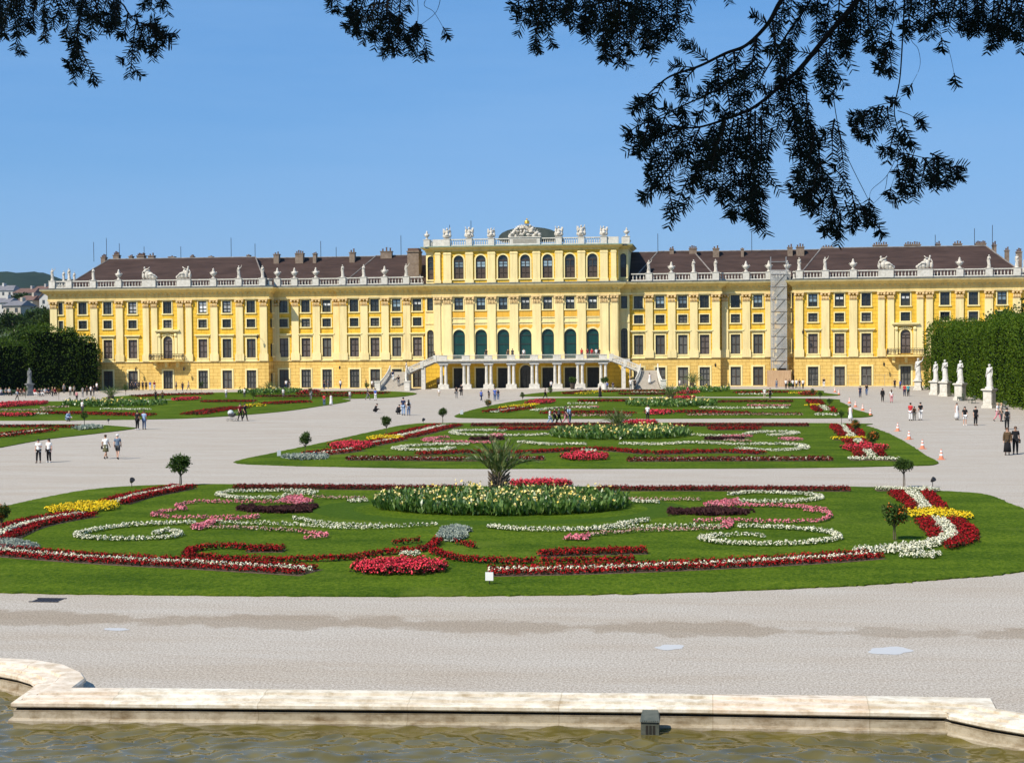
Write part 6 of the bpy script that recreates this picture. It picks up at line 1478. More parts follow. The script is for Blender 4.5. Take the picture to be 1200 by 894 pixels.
# ---- crowd in the shade of the left hedge
CROWD=[(82.5,463,'white','dark grey','stand'),(87,463,'beige','black','stand'),(90,469.5,'pink','black','stand'),(97,464.5,'grey','grey','stand'),(102,463,'black','black','stand'),(106.5,463,'white','black','stand'),(110,463,'black','dark grey','walk'),(113.5,459,'white','black','stand'),(20,468.5,'white','black','walk'),
 (75,461,'grey','dark grey','stand'),(1,462.5,'white','navy','sit'),(7,462,'grey','black','sit'),(11,462,'white','black','sit'),(21,462.5,'dark red','black','sit'),(24.5,462.5,'brown','dark grey','sit'),(29,462,'dark red','grey','sit'),(41,462.5,'red','white','sit'),(46,463,'black','grey','sit'),(49,462.5,'grey','white','sit'),(53,462,'white','dark grey','sit'),(57,462,'navy','black','sit'),(61.5,464.5,'brown','dark grey','stand'),(64.5,462,'dark red','black','sit')]
seen={}
for x,y,c1,c2,po in CROWD:
    verb={'stand':'standing','walk':'walking','sit':'sitting'}[po]; lab=f'person in {c1} top and {c2} bottoms {verb} before the dark left hedge'
    y+=1.6 if x<66 and y<464 else 0.6
    pt(x,y,0 if po=='sit' else 12.5,prg.choice([0,20,60,150,180]) if po!='sit' else 40,'T',c1,c2,lab,pose=po,hc=prg.choice(['dark','brown','blond']),group='people before the left hedge')
# bench the crowd sits on
p0,p1=G(-6,463.4),G(66,462.8); L=(p1-p0).length; ang=math.atan2((p1-p0).y,(p1-p0).x)
for k in range(4):
    q=p0+(p1-p0)*((k+.5)/4); root=empty('park_bench',q+Vector((0,0,0)),ang,'dark long bench under the left hedge hidden by sitting people','bench','benches under the left hedge')
    hw=L/4*0.45; b=MB(); b.box(-hw,hw,-0.25,0.25,0.40,0.44); b.build('seat',BENCH,root); b=MB(); b.box(-hw,hw,0.24,0.28,0.55,0.85); b.build('backrest',BENCH,root)
    for sx in (-1,1): b=MB(); b.box(sx*hw*0.9-0.04,sx*hw*0.9+0.04,-0.22,0.24,0,0.398); b.build('leg',BENCH,root)
# ---- pram
g_=G(272,493.5); pr=empty('pram',g_,rad(-25),'pram with pale hood pushed on the avenue','pram')
b=MB(); b.lathe([(.10,.42),(.28,.55),(.32,.78),(.30,.80)],(0,0,0),10,sx=1.5); b.build('seat',cloth('dark grey'),pr)
b=MB(); b.ball((-.18,0,.85),.33,.29,.30,10,7); b.build('hood',mat('pram_hood',(.42,.46,.46),(.52,.55,.55),6,.8),pr)
b=MB(); b.tube([(-.3,.2,.15),(.35,.2,.75),(.62,.2,1.0),(.62,-.2,1.0),(.35,-.2,.75),(-.3,-.2,.15)],.016,5); b.tube([(.35,.22,.15),(-.1,.22,.6)],.016,4); b.tube([(.35,-.22,.15),(-.1,-.22,.6)],.016,4); b.build('frame',SCAF,pr)
for x in (-.38,.38):
    for y in (-.24,.24):
        b=MB(); n=12
        for k in range(n): a=2*PI*k/n; a2=2*PI*(k+1)/n; b.tube([(x+.13*math.cos(a),y,.14+.13*math.sin(a)),(x+.13*math.cos(a2),y,.14+.13*math.sin(a2))],.018,4)
        b.build('wheel',IRON,pr)
# ---- statues
STAT=mat('statue_marble',(0.48,0.46,0.42),(0.68,0.665,0.62),2.5,0.75,0.25,0.3,8); STAT2=mat('stone_painted_shade',(0.16,0.165,0.16),(0.25,0.25,0.24),2.5,0.8)  # STAT2: shade on the left statues put into a darker stone colour
def statue_mesh(p,drape=True):
    J=pose_joints(p); R=dict(RADII); me=skin_mesh('statue_body',{k:(J[k],tuple(x*1.08 for x in R[k]) if hasattr(R[k],'__len__') else R[k]*1.12) for k in J},BE,1,0)
    b=MB(); hm=Vector(J['hm']); b.ball((hm.x,hm.y+.02,hm.z+.03),.098,.105,.09,10,7); b.add([hm+Vector(q) for q in ((-.018,-.088,-.02),(.018,-.088,-.02),(0,-.118,-.022),(0,-.088,.03))],[(0,1,2),(0,2,3),(1,3,2),(0,3,1)])
    hand_fingers(b,J['wrL'],J['haL'],1); hand_fingers(b,J['wrR'],J['haR'],-1)
    if drape:
        rings(b,[(.02,.02,.02,.24,.20),(.02,.02,.25,.23,.19),(.0,.01,.6,.20,.16),(0,0,.9,.19,.145),(0,0,1.06,.165,.125),(.02,0,1.12,.15,.11)],22,.13,9)
        b.tube([(-.17,-.09,1.0),(0,-.15,1.15),(.14,-.10,1.36),(.16,.02,1.46),(.08,.13,1.30),(-.1,.16,1.05),(-.2,.1,.8)],[.05,.055,.06,.06,.06,.06,.05],7)
    b.tube([(-.14,.14,0),(-.13,.13,.35),(-.10,.10,.75)],[.13,.10,.07],8)
    b.lathe([(.30,-.10),(.30,.0),(.26,.03)],(0,0,0),10); merge_into(me,b); me.materials.append(STAT); return me
SM=[statue_mesh('contra'),statue_mesh('raise'),statue_mesh('stand'),statue_mesh('phone',True)]
for m_ in SM: m_.materials.clear()
def ground_statue(px,py,tot,pedh,label,k,face,m=STAT,pm=WST,wide=1.0):
    g_=G(px,py); s=g_.y/CF; Hp=pedh*s; Hs=(tot-pedh)*s
    root=empty('garden_statue',g_,rad(face),label,'statue','marble statues along the hedges')
    b=MB(); w=0.50*wide; b.box(-w-.14,w+.14,-w-.14,w+.14,0.004,.28); b.box(-w-.05,w+.05,-w-.05,w+.05,.283,.40); b.box(-w,w,-w,w,.403,Hp-.30); b.box(-w-.06,w+.06,-w-.06,w+.06,Hp-.297,Hp-.18); b.box(-w-.18,w+.18,-w-.18,w+.18,Hp-.177,Hp-.05); b.box(-w-.1,w+.1,-w-.1,w+.1,Hp-.047,Hp)
    b.box(-w*.72,w*.72,-w-.025,-w-.001,.6,Hp-.45); b.box(w+.001,w+.025,-w*.72,w*.72,.6,Hp-.45)
    b.build('pedestal',pm,root)
    f_=Hs/1.80; o=mobj('figure',SM[k%4],None,root,(0,0,Hp+.10*f_)); slot(o,m); o.scale=(f_*1.05,f_*1.05,f_); return root
ground_statue(1159.5,478,49.5,22,'white marble statue on the nearest pedestal before the right hedge',2,-38)
ground_statue(1125.3,469,45,19.5,'white draped statue on a pedestal, second from the near end at right hedge',0,-40)
ground_statue(1107.5,464.4,41.5,17,'white statue with heavy cloak on a pedestal third along the right hedge',3,-35)
ground_statue(1096.5,462.6,37.5,16,'slim white statue on a pedestal at the corner of the right hedge',2,-40)
ground_statue(1076,457,36,11.5,'white statue group with raised arm on a low base before the right wing',1,-20,wide=.9)
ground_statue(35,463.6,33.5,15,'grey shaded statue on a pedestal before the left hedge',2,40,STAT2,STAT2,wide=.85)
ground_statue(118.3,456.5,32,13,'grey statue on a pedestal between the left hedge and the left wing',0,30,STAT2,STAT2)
# statues, urns and groups on the roof line (parts of the palace)
UM=MB(); UM.lathe([(.30,0),(.30,.12),(.13,.25),(.16,.35),(.42,.62),(.50,.85),(.40,1.0),(.20,1.08),(.26,1.2),(.12,1.38),(.16,1.5),(.02,1.66)],n=12)
for sx in (-1,1): UM.tube([(sx*.44,0,.7),(sx*.62,0,.9),(sx*.46,0,1.05)],.05,5)
UMM=UM.mesh('urn',True)
GM=MB()
for c,r in (((-.7,0,.35),(.42,.3,.35)),((-.2,0,.5),(.5,.32,.48)),((.35,0,.62),(.40,.3,.55)),((.62,-.05,1.15),(.24,.22,.28)),((.72,-.1,1.5),(.15,.16,.18)),((-1.05,0,.25),(.3,.25,.22)),((.1,.05,1.0),(.3,.2,.3)),((.95,0,.45),(.25,.25,.4))): GM.ball(c,*r,9,6)
GM.tube([(.55,-.1,1.3),(.15,-.25,1.35),(-.15,-.25,1.6)],[.10,.08,.06],6); GM.tube([(.1,-.2,.6),(-.5,-.3,.75),(-1.1,-.25,.3)],[.16,.13,.08],6); GM.tube([(.8,0,1.2),(1.05,-.1,.9),(1.1,-.15,.5)],[.09,.07,.06],6)
GMM=GM.mesh('sculpture_group',True)
KIND={19.7:1,23.3:'u',26.8:0,30.3:3,35.1:'u',38.7:'u',41.6:'u',43.3:2,47.3:1,51.6:'u',56.6:'g',62.55:'g',67.8:'u',72.2:0,76.4:2,79.3:1}
for sgn in (-1,1):
    for u,k in KIND.items():
        y=yplane(u)-0.15; z=ZB+1.27
        if k=='u': o=mobj('roof_urn',UMM,None,palace,(sgn*u,y,z)); slot(o,CARV); o.scale=(1.05,1.05,1.05)
        elif k=='g':
            inward = -1 if (u==56.6) else 1
            o=mobj('sculpture_group',GMM,None,palace,(sgn*u,y,z)); slot(o,CARV); o.scale=(sgn*inward*1.05,1,1.25)
        else: o=mobj('roof_statue',SM[k],None,palace,(sgn*u,y,z+.1),rad((k*37)%50-25)); slot(o,CARV); o.scale=(1.12,1.12,1.12)
    for yy in (4.5,9): o=mobj('roof_statue',SM[0],None,palace,(sgn*79.3,yy,ZB+1.35)); slot(o,CARV)
# seated figures with wings of trophies on the attic
def attic_fig():
    b=MB()
    for c,r in (((0,0,.35),(.55,.4,.38)),((0,-.25,.6),(.38,.34,.28)),((0,0,1.0),(.32,.25,.45)),((0,0,1.62),(.17,.18,.21)),((-.5,.1,.5),(.3,.3,.4)),((.5,.1,.45),(.3,.3,.35)),((.55,.2,1.2),(.24,.12,.5)),((-.52,.2,1.1),(.22,.12,.42))): b.ball(c,*r,9,6)
    b.tube([(.2,0,1.3),(.5,-.1,1.0),(.6,-.2,.7)],[.10,.08,.06],6); b.tube([(-.2,0,1.3),(-.5,-.05,1.5),(-.62,-.1,1.85)],[.10,.08,.06],6); b.tube([(.5,.1,.9),(.75,.1,1.7)],[.05,.04],5)
    for k in range(5): b.tube([(.15*k-.3,-.40,.15),(.15*k-.28,-.33,.55)],[.09,.07],5)
    return b.mesh('attic_statue',True)
AFM=attic_fig()
for i,u in enumerate(AP):
    y=yb if abs(u)<14 else Y_FL+0.2
    if abs(u)>14: o=mobj('attic_urn',UMM,None,palace,(u,y,24.12)); slot(o,CARV); o.scale=(.85,.85,.85)
    else: o=mobj('attic_statue',AFM,None,palace,(u,y,24.12)); slot(o,CARV); s=.92+.10*((i*7)%3-1)*.6; o.scale=(s*(-1)**i,s,s*1.03)
b=MB(); cr=random.Random(5)
for k in range(70):
    x=cr.uniform(-2.4,2.4); zmax=2.2*(1-(abs(x)/2.6)**1.4); z=cr.uniform(.1,max(.3,zmax)); b.ball((x,cr.uniform(-.35,.25),z),cr.uniform(.16,.36),cr.uniform(.15,.3),cr.uniform(.15,.36),8,5)
for sx in (-1,1):
    for k in range(7): a=rad(20+k*16); b.tube([(sx*.4,0,.9),(sx*(.4+.9*math.cos(a)),-.05,.9+.9*math.sin(a)*1.1),(sx*(.4+1.35*math.cos(a)),.0,.8+1.2*math.sin(a))],[.12,.10,.03],5)
    for k in range(5): b.tube([(sx*(.8+.2*k),.1,.2),(sx*(1.5+.28*k),.15,1.7-.28*k)],[.05,.035],5)
cm_=b.build('crest_sculpture',CARV,palace,(0,yb,24.22),smooth=True)
GOLD=mat('gilding',(.62,.40,.07),(.75,.52,.12),6,.35,.5,metal=.7)
b=MB(); b.ball((.35,-.1,2.35),.42,.38,.34,12,8); b.ball((.35,-.1,2.82),.12,.12,.12,8,5); b.lathe([(.40,2.05),(.44,2.12),(.40,2.2)],(.35,-.1,0),12); b.build('gilded_crown',GOLD,cm_,smooth=True)
# ---- traffic cones
CONE=mat('cone_orange',(.62,.19,.10),(.70,.26,.15),5,.5); CONEW=mat('cone_white',(.72,.70,.68),rough=.5)
c0=empty('traffic_cone',(0,0,0),0,'x','cone','traffic cones along the lawn edge')
b=MB(); b.box(-.22,.22,-.22,.22,0.003,.045); b.build('base',CONE,c0)
b=MB(); b.lathe([(.165,.046),(.125,.25),(.124,.251),(.085,.46),(.084,.461),(.045,.68),(.03,.69)],n=14); b.build('shell',CONE,c0,smooth=False)
for z0,z1,r0,r1 in ((.26,.40,.126,.100),(.50,.62,.082,.060)): b=MB(); b.lathe([(r0,z0),(r1,z1)],n=14,cap=False); b.build('reflective_band',CONEW,c0)
CONES=[(1103,538.4,'orange and white cone nearest the viewer at right lawn edge'),(1081,526,'orange and white cone second from the near end of the row'),(1065.3,514.8,'orange and white cone third from the near end of the row'),(1052,505,'orange and white cone fourth from the near end, by far corner of second lawn'),(1020,487,'orange and white cone at near corner of third lawn'),(1011,481,'orange and white cone second along the edge of third lawn'),(1002.5,477,'orange and white cone third along the edge of third lawn'),(995.5,472.7,'orange and white cone at far end of third lawn edge'),(983,462.5,'tiny cone at near corner of farthest lawn'),(978.5,459.5,'tiny cone farthest away near the palace')]
for i,(x,y,l) in enumerate(CONES):
    if i==0: c0.location=G(x,y); c0['label']=l
    else: copy_tree(c0,G(x,y),0.3*i,l)
# ---- little signs and ground spotlights
SIGNW=mat('sign_white',(.78,.78,.76),rough=.5)
def lawn_sign(px,py,w,h,label,m,tilt=0.0,post=.25):
    g_=G(px,py,.05); s=g_.y/CF; root=empty('lawn_sign',g_,tilt,label,'sign')
    b=MB(); b.box(-w*s/2,w*s/2,-.012,.012,post,post+h*s); b.build('board',m,root); b=MB(); b.tube([(0,.02,0),(0,.02,post+h*s*.5)],.02,5); b.build('post',IRON,root); return root
lawn_sign(573.5,684.5,9.5,10,'small white sign on a stake at near edge of nearest lawn',SIGNW,post=.13)
lawn_sign(327,535,4.5,7,'small white sign at left tip of second lawn',SIGNW,0.5,.05)
lawn_sign(541,486.5,3.5,5,'tiny white sign at left tip of third lawn',SIGNW,0.4,.1)
def spot(px,py,label,k=1.0):
    g_=G(px,py,.02); root=empty('garden_spotlight',g_,.4,label,'spotlight'); b=MB(); b.tube([(0,0,0),(0,0,.32*k)],.02,5); b.build('post',IRON,root)
    b=MB(); b.lathe([(.05,-.12),(.10,.0),(.13,.12),(.12,.13)],(0,0,0),10); o=b.build('lamp_head',IRON,root,(0,0,.42*k)); o.rotation_euler=(.9,0,.3); o.scale=(k*1.2,k*1.2,k*1.2)
spot(154.5,572,'dark ground spotlight on the far edge of nearest lawn at left'); spot(1093,570.5,'pale ground spotlight near the white flower bar',.9); spot(865,None or 496,'dark ground spotlight',1.0) if False else None
spot(496,497.3,'dark ground spotlight near far left corner of second lawn'); spot(98+29,496.5,'dark ground spotlight on the path beside left lawn',.8)
# light wire fence before the right wing
fx0,fx1=FY(952,450,248.5).x,FY(1058,450,248.5).x; fe=empty('wire_fence',(fx0,248.5,0),0,'thin temporary wire fence before the right wing ground floor','fence'); L=fx1-fx0
for k in range(6): b=MB(); x=L*k/5; b.tube([(x,0,0),(x,0,1.9)],.022,5); b.build('post',SCAF,fe)
b=MB()
for z in (.15,1.0,1.85): b.tube([(0,0,z),(L,0,z)],.012,4)
n=int(L/.5)
for k in range(n): b.tube([(L*k/n,0,.15),(L*k/n,0,1.85)],.006,3)
b.build('wire_panel',SCAF,fe)
# ================================================================ conifer over the camera, town, hill, light, camera
YNEED=leafmat('conifer_needles',[(.005,.008,.004),(.009,.014,.005),(.013,.020,.007)],.55,0.0,.15); YBARK=mat('conifer_bark',(.020,.014,.010),(.035,.024,.017),20,.9,.1)
yew=empty('conifer_tree',(4.5,-4.0,6.95),0,'dark conifer whose needled branches hang across the top of the picture','tree')
YO=Vector((4.5,-4.0,6.95))
b=MB(); b.tube([(0,0,0),(0.05,0,2.5),(-.05,.1,6),(0,0,10)],[.5,.40,.30,.1],10); b.build('trunk',YBARK,yew)
def W(x,y,d): return CAM+ray(x,y)*d - YO
yr=random.Random(4)
class Spray:
    def __init__(s): s.st=MB(); s.C=[]; s.D=[]; s.L=[]
    def needles(s,pts,l0=.0245,gap=.0062):
        pts=[Vector(p) for p in pts]; view=Vector((0,1,0))
        for a,b_ in zip(pts,pts[1:]):
            L=(b_-a).length
            if L<1e-5: continue
            d=(b_-a)/L; n=max(1,int(L/gap)); side=d.cross(Vector((yr.gauss(0,.15),1,yr.gauss(0,.15)))).normalized()
            for k in range(n):
                q=a+d*(L*(k+yr.random())/n)
                for sg in (-1,1):
                    w=yr.uniform(.62,.92); s.C.append(q); s.D.append(d*w+side*sg*.9+Vector((yr.gauss(0,.07),yr.gauss(0,.2),yr.gauss(0,.07)))); s.L.append(l0*yr.uniform(.75,1.15))
    def shoot(s,p,d,L,depth=0,r=.0022,bare=.0):
        """a twig from p along d, with side twigs; droops"""
        d=Vector(d).normalized(); pts=[Vector(p)]; seg=5; q=Vector(p); dd=d.copy()
        for k in range(seg):
            dd=(dd+Vector((yr.gauss(0,.07),yr.gauss(0,.07),-.06+yr.gauss(0,.05)))).normalized(); q=q+dd*(L/seg); pts.append(q.copy())
        s.st.tube(pts,[r*(1-.7*k/seg) for k in range(seg+1)],4); s.needles(pts[1 if bare else 0:]); s.needles([pts[-1],pts[-1]+dd*.006],.020,.003)
        if depth>0:
            nn=max(1,int(L/.078))
            for k in range(nn):
                t=(k+.6+yr.uniform(-.3,.3))/nn
                if t>.93: continue
                x=t*seg; i=min(int(x),seg-1); o=pts[i].lerp(pts[i+1],x-i); dr=(pts[i+1]-pts[i]).normalized(); sd=dr.cross(Vector((0,1,0))).normalized()*(1 if k%2 else -1)
                s.shoot(o,dr*.75+sd*yr.uniform(.45,.8)+Vector((0,yr.gauss(0,.25),-.12)),L*yr.uniform(.26,.44)*(1.05-t*.55),depth-1,r*.7)
    def limb(s,px,d0,d1,r0,r1,droop=(.16,.26),step=.05,start=0.0,side=None,depth=1):
        """limb traced from the photograph at distances d0..d1 from the viewer; shoots droop from it"""
        n=len(px); raw=[W(x,y,d0+(d1-d0)*i/(n-1)) for i,(x,y) in enumerate(px)]; P=spline(raw,7); m=len(P)
        s.st.tube(P,[.46*(r0+(r1-r0)*i/(m-1)) for i in range(m)],6)
        acc=0
        for i in range(m-1):
            L=(P[i+1]-P[i]).length; acc+=L; t=i/(m-1)
            if t<start: continue
            while acc>step*1.55:
                acc-=step*1.55; dr=(P[i+1]-P[i]).normalized(); o=P[i].lerp(P[i+1],yr.random())
                if side=='bare': continue
                up = 1 if yr.random()<.22 else -1
                dn=Vector((yr.gauss(0,.35),yr.gauss(0,.45),up*1.0 if up<0 else .6)); 
                s.shoot(o,dr*yr.uniform(.15,.8)+dn*(1.0 if up<0 else .5),yr.uniform(*droop)*.85*(.55 if up>0 else 1)*(1-.35*t if t>.6 else 1),depth)
        dr=(P[-1]-P[-2]).normalized(); s.shoot(P[-1],dr,droop[1]*.32,1)
    def tips(s,lst,d,depth=1):
        for (x0,y0,x1,y1) in lst:
            dd=d+yr.uniform(-.35,.35); a=W(x0,y0,dd); b_=W(x1,y1,dd+yr.uniform(-.1,.1)); s.shoot(a,b_-a+Vector((0,0,.06*(b_-a).length)),(b_-a).length*.9,depth,.0028)
    def done(s,label):
        o=s.st.build('branch',YBARK,yew); C=np.array([tuple(c) for c in s.C]); D=np.array([tuple(c) for c in s.D]); L=np.array(s.L)
        mobj('needles',np_mesh('needles',blades(C,D,L,L*0+.0035),6),YNEED,o); return o
# top left branch
s=Spray()
s.limb([(60,-40),(100,-12),(139,2),(150,15),(160,26),(178,29)],4.6,4.5,.008,.003,(.06,.11),.05,.15)
s.limb([(20,-40),(70,-22),(97,0),(92,25),(90,48)],4.6,4.5,.006,.003,(.08,.13),.05,.1)
s.tips([(160,27,155,92),(168,29,158,70),(160,26,172,58),(178,29,203,57),(176,29,190,66),(172,28,182,72),(165,27,206,50),(178,30,196,44),(90,46,75,98),(92,48,106,100),(91,48,88,86),(90,48,98,92),(92,30,80,60),
 (30,-15,28,66),(20,-20,3,55),(0,-20,-8,48),(40,-15,40,42),(55,-15,52,48),(62,-15,70,46),(75,-15,66,40),(100,0,112,47),(110,-5,118,40),(125,-5,135,48),(133,0,143,40),(12,-20,18,44),(5,-20,14,35),(48,-20,33,52),(85,-10,77,30),(118,-8,104,36),(140,5,130,47),(20,-25,10,30),(150,16,146,46),(0,-30,2,20),(66,-30,58,25),(100,-25,95,20),(36,-30,24,40),(128,-15,122,30),(142,-20,134,22)],4.55,2)
s.tips([(170,-12,170,12),(180,-12,176,12),(190,-12,196,12),(186,-12,190,8)],4.6,1)
s.done('l')
# middle branch
s=Spray()
s.limb([(505,-30),(480,-15),(455,2),(435,6),(420,12)],4.9,4.8,.006,.003,(.07,.11),.05,.0)
s.tips([(395,-15,383,12),(390,-15,394,15),(430,-8,403,43),(435,5,412,40),(425,8,402,30),(442,2,420,50),(450,0,441,61),(455,0,452,50),(458,15,458,67),(468,18,470,60),(462,20,455,66),(470,15,478,58),(488,25,485,74),(489,28,508,70),(487,28,478,68),(440,-5,430,52),(470,-5,466,40),(445,0,436,48),(415,-10,410,30),(455,-10,448,40),(420,-15,418,40),(460,20,464,68),(488,26,490,60)],4.85,2)
for q in ([(487,-20),(490,10),(489,28)],[(518,-12),(514,8),(508,18),(494,29)],[(505,-10),(497,6),(508,14),(519,32)],[(480,-15),(478,5),(470,18)],[(462,-12),(462,8),(466,22)]): s.limb(q,4.85,4.85,.0022,.0012,(.1,.1),9,side='bare')
s.done('m')
# upper right masses
s=Spray()
s.limb([(700,-40),(670,-18),(640,-10),(610,0)],4.7,4.5,.008,.003,(.10,.16),.04)
s.limb([(860,-50),(800,-22),(740,-5),(700,5),(680,8)],4.7,4.5,.010,.004,(.13,.20),.035)
s.tips([(640,-15,603,60),(645,-10,622,58),(650,-12,632,50),(655,-10,640,44),(628,-10,610,45),(668,-10,670,33),(664,-10,660,28),(640,-5,618,30),(700,-5,712,78),(705,0,720,60),(715,0,735,76),(725,0,728,60),(735,0,755,67),(745,0,765,82),(748,5,770,66),(690,0,697,50),(685,0,700,45),(775,-5,785,62),(790,-5,800,56),(782,-8,780,40),(680,-5,690,30),(720,5,715,72),(740,5,745,70),(752,0,752,60),(710,-10,705,60),(730,-10,722,68),(760,-10,766,60),(640,-12,630,40),(652,-15,645,30),(797,-10,790,48)],4.6,2)
s.tips([(700,-25,690,20),(720,-25,730,30),(745,-20,740,30),(765,-20,757,30),(675,-25,668,15)],4.6,2)
s.done('u')
# the big drooping limb right of centre
s=Spray()
s.limb([(945,-40),(916,0),(900,28),(875,53),(850,63),(819,78),(785,90),(765,106),(756,114)],4.3,4.1,.016,.003,(.12,.20),.034,.0)
s.limb([(1030,-40),(1005,0),(972,39),(940,78),(926,91),(885,125),(847,141),(813,150),(778,146)],4.4,4.0,.020,.004,(.16,.26),.030,.1)
s.limb([(885,70),(844,103),(805,122),(785,131),(752,146)],4.2,4.0,.007,.003,(.10,.18),.035)
s.limb([(965,-40),(950,0),(922,41),(905,70),(890,95)],4.5,4.4,.010,.004,(.12,.2),.04)
s.limb([(900,25),(918,80),(930,130),(938,190),(945,225)],4.2,4.1,.005,.002,(.12,.2),.04,.2)
s.limb([(847,141),(835,180),(815,205),(790,213),(772,218)],4.05,4.0,.005,.002,(.10,.17),.04)
s.limb([(875,128),(880,180),(885,215),(888,245)],4.05,4.0,.005,.002,(.10,.17),.04)
s.tips([(800,150,725,168),(790,148,745,180),(778,146,735,160),(800,150,755,195),(820,150,790,210),(835,148,800,245),(850,145,815,240),(860,140,830,245),(870,135,855,268),(880,135,868,268),(885,130,890,272),(892,140,898,240),(800,165,736,228),(790,190,748,234),(765,110,745,128),(850,140,822,226),(865,138,845,250),(840,150,806,225),(815,155,770,226),(905,150,890,215),(870,200,855,262),(885,210,886,268),(880,200,872,262),(815,80,790,110),(840,70,838,110),(860,60,862,110),(885,45,890,100),(905,20,912,80),(925,45,930,100),(895,100,905,150),(915,90,925,150),(935,80,945,105),(780,135,770,165),(760,145,756,175),(830,100,826,140),(850,95,858,140),(870,85,880,130)],4.1,2)
s.done('big')
# hanging twigs at right
s=Spray()
s.limb([(945,107),(947,136),(958,185),(973,222),(982,255)],4.2,4.1,.005,.0018,(.08,.15),.036,.25)
s.limb([(976,107),(980,136),(989,175),(1014,227),(1021,240)],4.2,4.15,.003,.0012,(.1,.1),9,side='bare')
s.limb([(960,185),(985,205),(1005,235),(1025,262)],4.15,4.1,.004,.002,(.06,.12),.04)
s.tips([(955,150,935,222),(950,140,940,190),(958,165,970,230),(962,190,945,250),(970,215,962,265),(980,240,968,275),(985,250,985,290),(990,235,1002,272),(1000,235,1010,265),(1010,245,1030,264),(950,170,925,232),(958,195,930,240),(965,205,950,255),(975,225,980,275),(948,120,938,165),(960,185,975,240),(978,140,970,180),(982,150,990,210),(975,110,975,105),(968,60,976,108),(972,70,985,105)],4.15,2)
s.limb([(1062,-30),(1060,0),(1055,88),(1048,130),(1057,165),(1066,185)],4.4,4.3,.006,.002,(.06,.1),.2,.75)
s.limb([(1052,-30),(1048,20),(1042,45),(1038,60)],4.4,4.4,.003,.002,(.04,.08),.05,.5)
s.limb([(1048,120),(1036,122),(1020,126),(1008,132)],4.35,4.3,.003,.0015,(.06,.11),.035)
s.limb([(1052,130),(1066,135),(1076,142)],4.35,4.3,.0025,.0015,(.05,.08),.035)
s.limb([(1062,180),(1082,185),(1100,188),(1116,197)],4.3,4.2,.003,.0015,(.07,.12),.032)
s.limb([(1057,165),(1050,200),(1044,220)],4.3,4.25,.002,.0012,(.05,.09),.05,.3)
s.tips([(1040,60,1028,92),(1042,62,1050,90),(1038,60,1034,85),(1044,122,1040,108),(1030,125,1000,150),(1025,126,1012,165),(1035,124,1022,166),(1040,125,1035,160),(1020,128,994,148),(1050,150,1030,188),(1055,160,1046,185),(1070,182,1058,225),(1085,186,1075,232),(1095,188,1090,225),(1105,190,1112,214),(1110,192,1122,200),(1065,180,1050,240),(1072,185,1062,240),(1056,140,1066,165),(1060,150,1072,175),(1090,180,1110,188),(1075,186,1066,215),(1100,190,1098,220)],4.3,2)
for q in ([(1068,-20),(1066,40),(1076,58),(1078,78),(1069,98)],[(1102,42),(1112,60),(1118,86)],[(1057,170),(1040,205),(1022,222),(1019,232)],[(1040,205),(1036,225),(1022,240)],[(1098,-20),(1100,20),(1103,45)],[(1035,-20),(1037,20),(1036,50)]): s.limb(q,4.35,4.35,.0020,.0010,(.1,.1),9,side='bare')
s.tips([(960,-15,955,50),(975,-15,965,55),(985,-15,980,60),(1000,-10,990,62),(1010,-12,1005,50),(1018,-10,1015,69),(1025,-15,1030,50),(1040,-15,1036,30),(1070,-15,1066,50),(1085,-15,1085,52),(1095,-15,1100,44),(1080,-15,1076,40),(1050,-15,1052,40),(1010,0,1018,70),(998,20,994,62),(1062,-10,1070,35),(1092,-10,1088,52)],4.4,2)
s.done('hang')
# corner mass at far right
s=Spray()
s.limb([(1240,-40),(1200,-15),(1160,-8),(1120,-5),(1105,0)],4.8,4.5,.010,.004,(.12,.18),.035)
s.limb([(1250,-10),(1225,5),(1200,15),(1175,22),(1165,30)],4.7,4.5,.007,.003,(.08,.14),.035)
s.tips([(1110,-10,1098,30),(1120,-10,1118,38),(1130,-8,1132,48),(1125,-8,1140,40),(1145,-5,1150,42),(1165,0,1157,66),(1170,5,1165,58),(1185,0,1185,50),(1180,0,1175,45),(1200,0,1192,45),(1205,10,1200,66),(1155,-8,1152,34),(1190,-8,1196,52),(1210,0,1210,70),(1175,-5,1160,60),(1140,-12,1143,38)],4.6,2)
s.done('corner')
# the crown above and behind the viewer, which shades the hanging branches
n=26000; P,D=clumpy(n,(-4.5,2.0,7.6),(8.5,8.0,2.3),60,.72,.36); P=P[(P[:,2]>5.2)]; D=RNG.normal(size=P.shape)
mobj('crown',np_mesh('crown',leaves(P,D,.5,.22,.05),4),YNEED,yew)
b=MB()
for k in range(9): a=k*.7; b.tube([(0,0,5.5+.2*k),(-4+5*math.cos(a),3+4*math.sin(a),7.2)],[.14,.03],6)
b.build('limb',YBARK,yew)
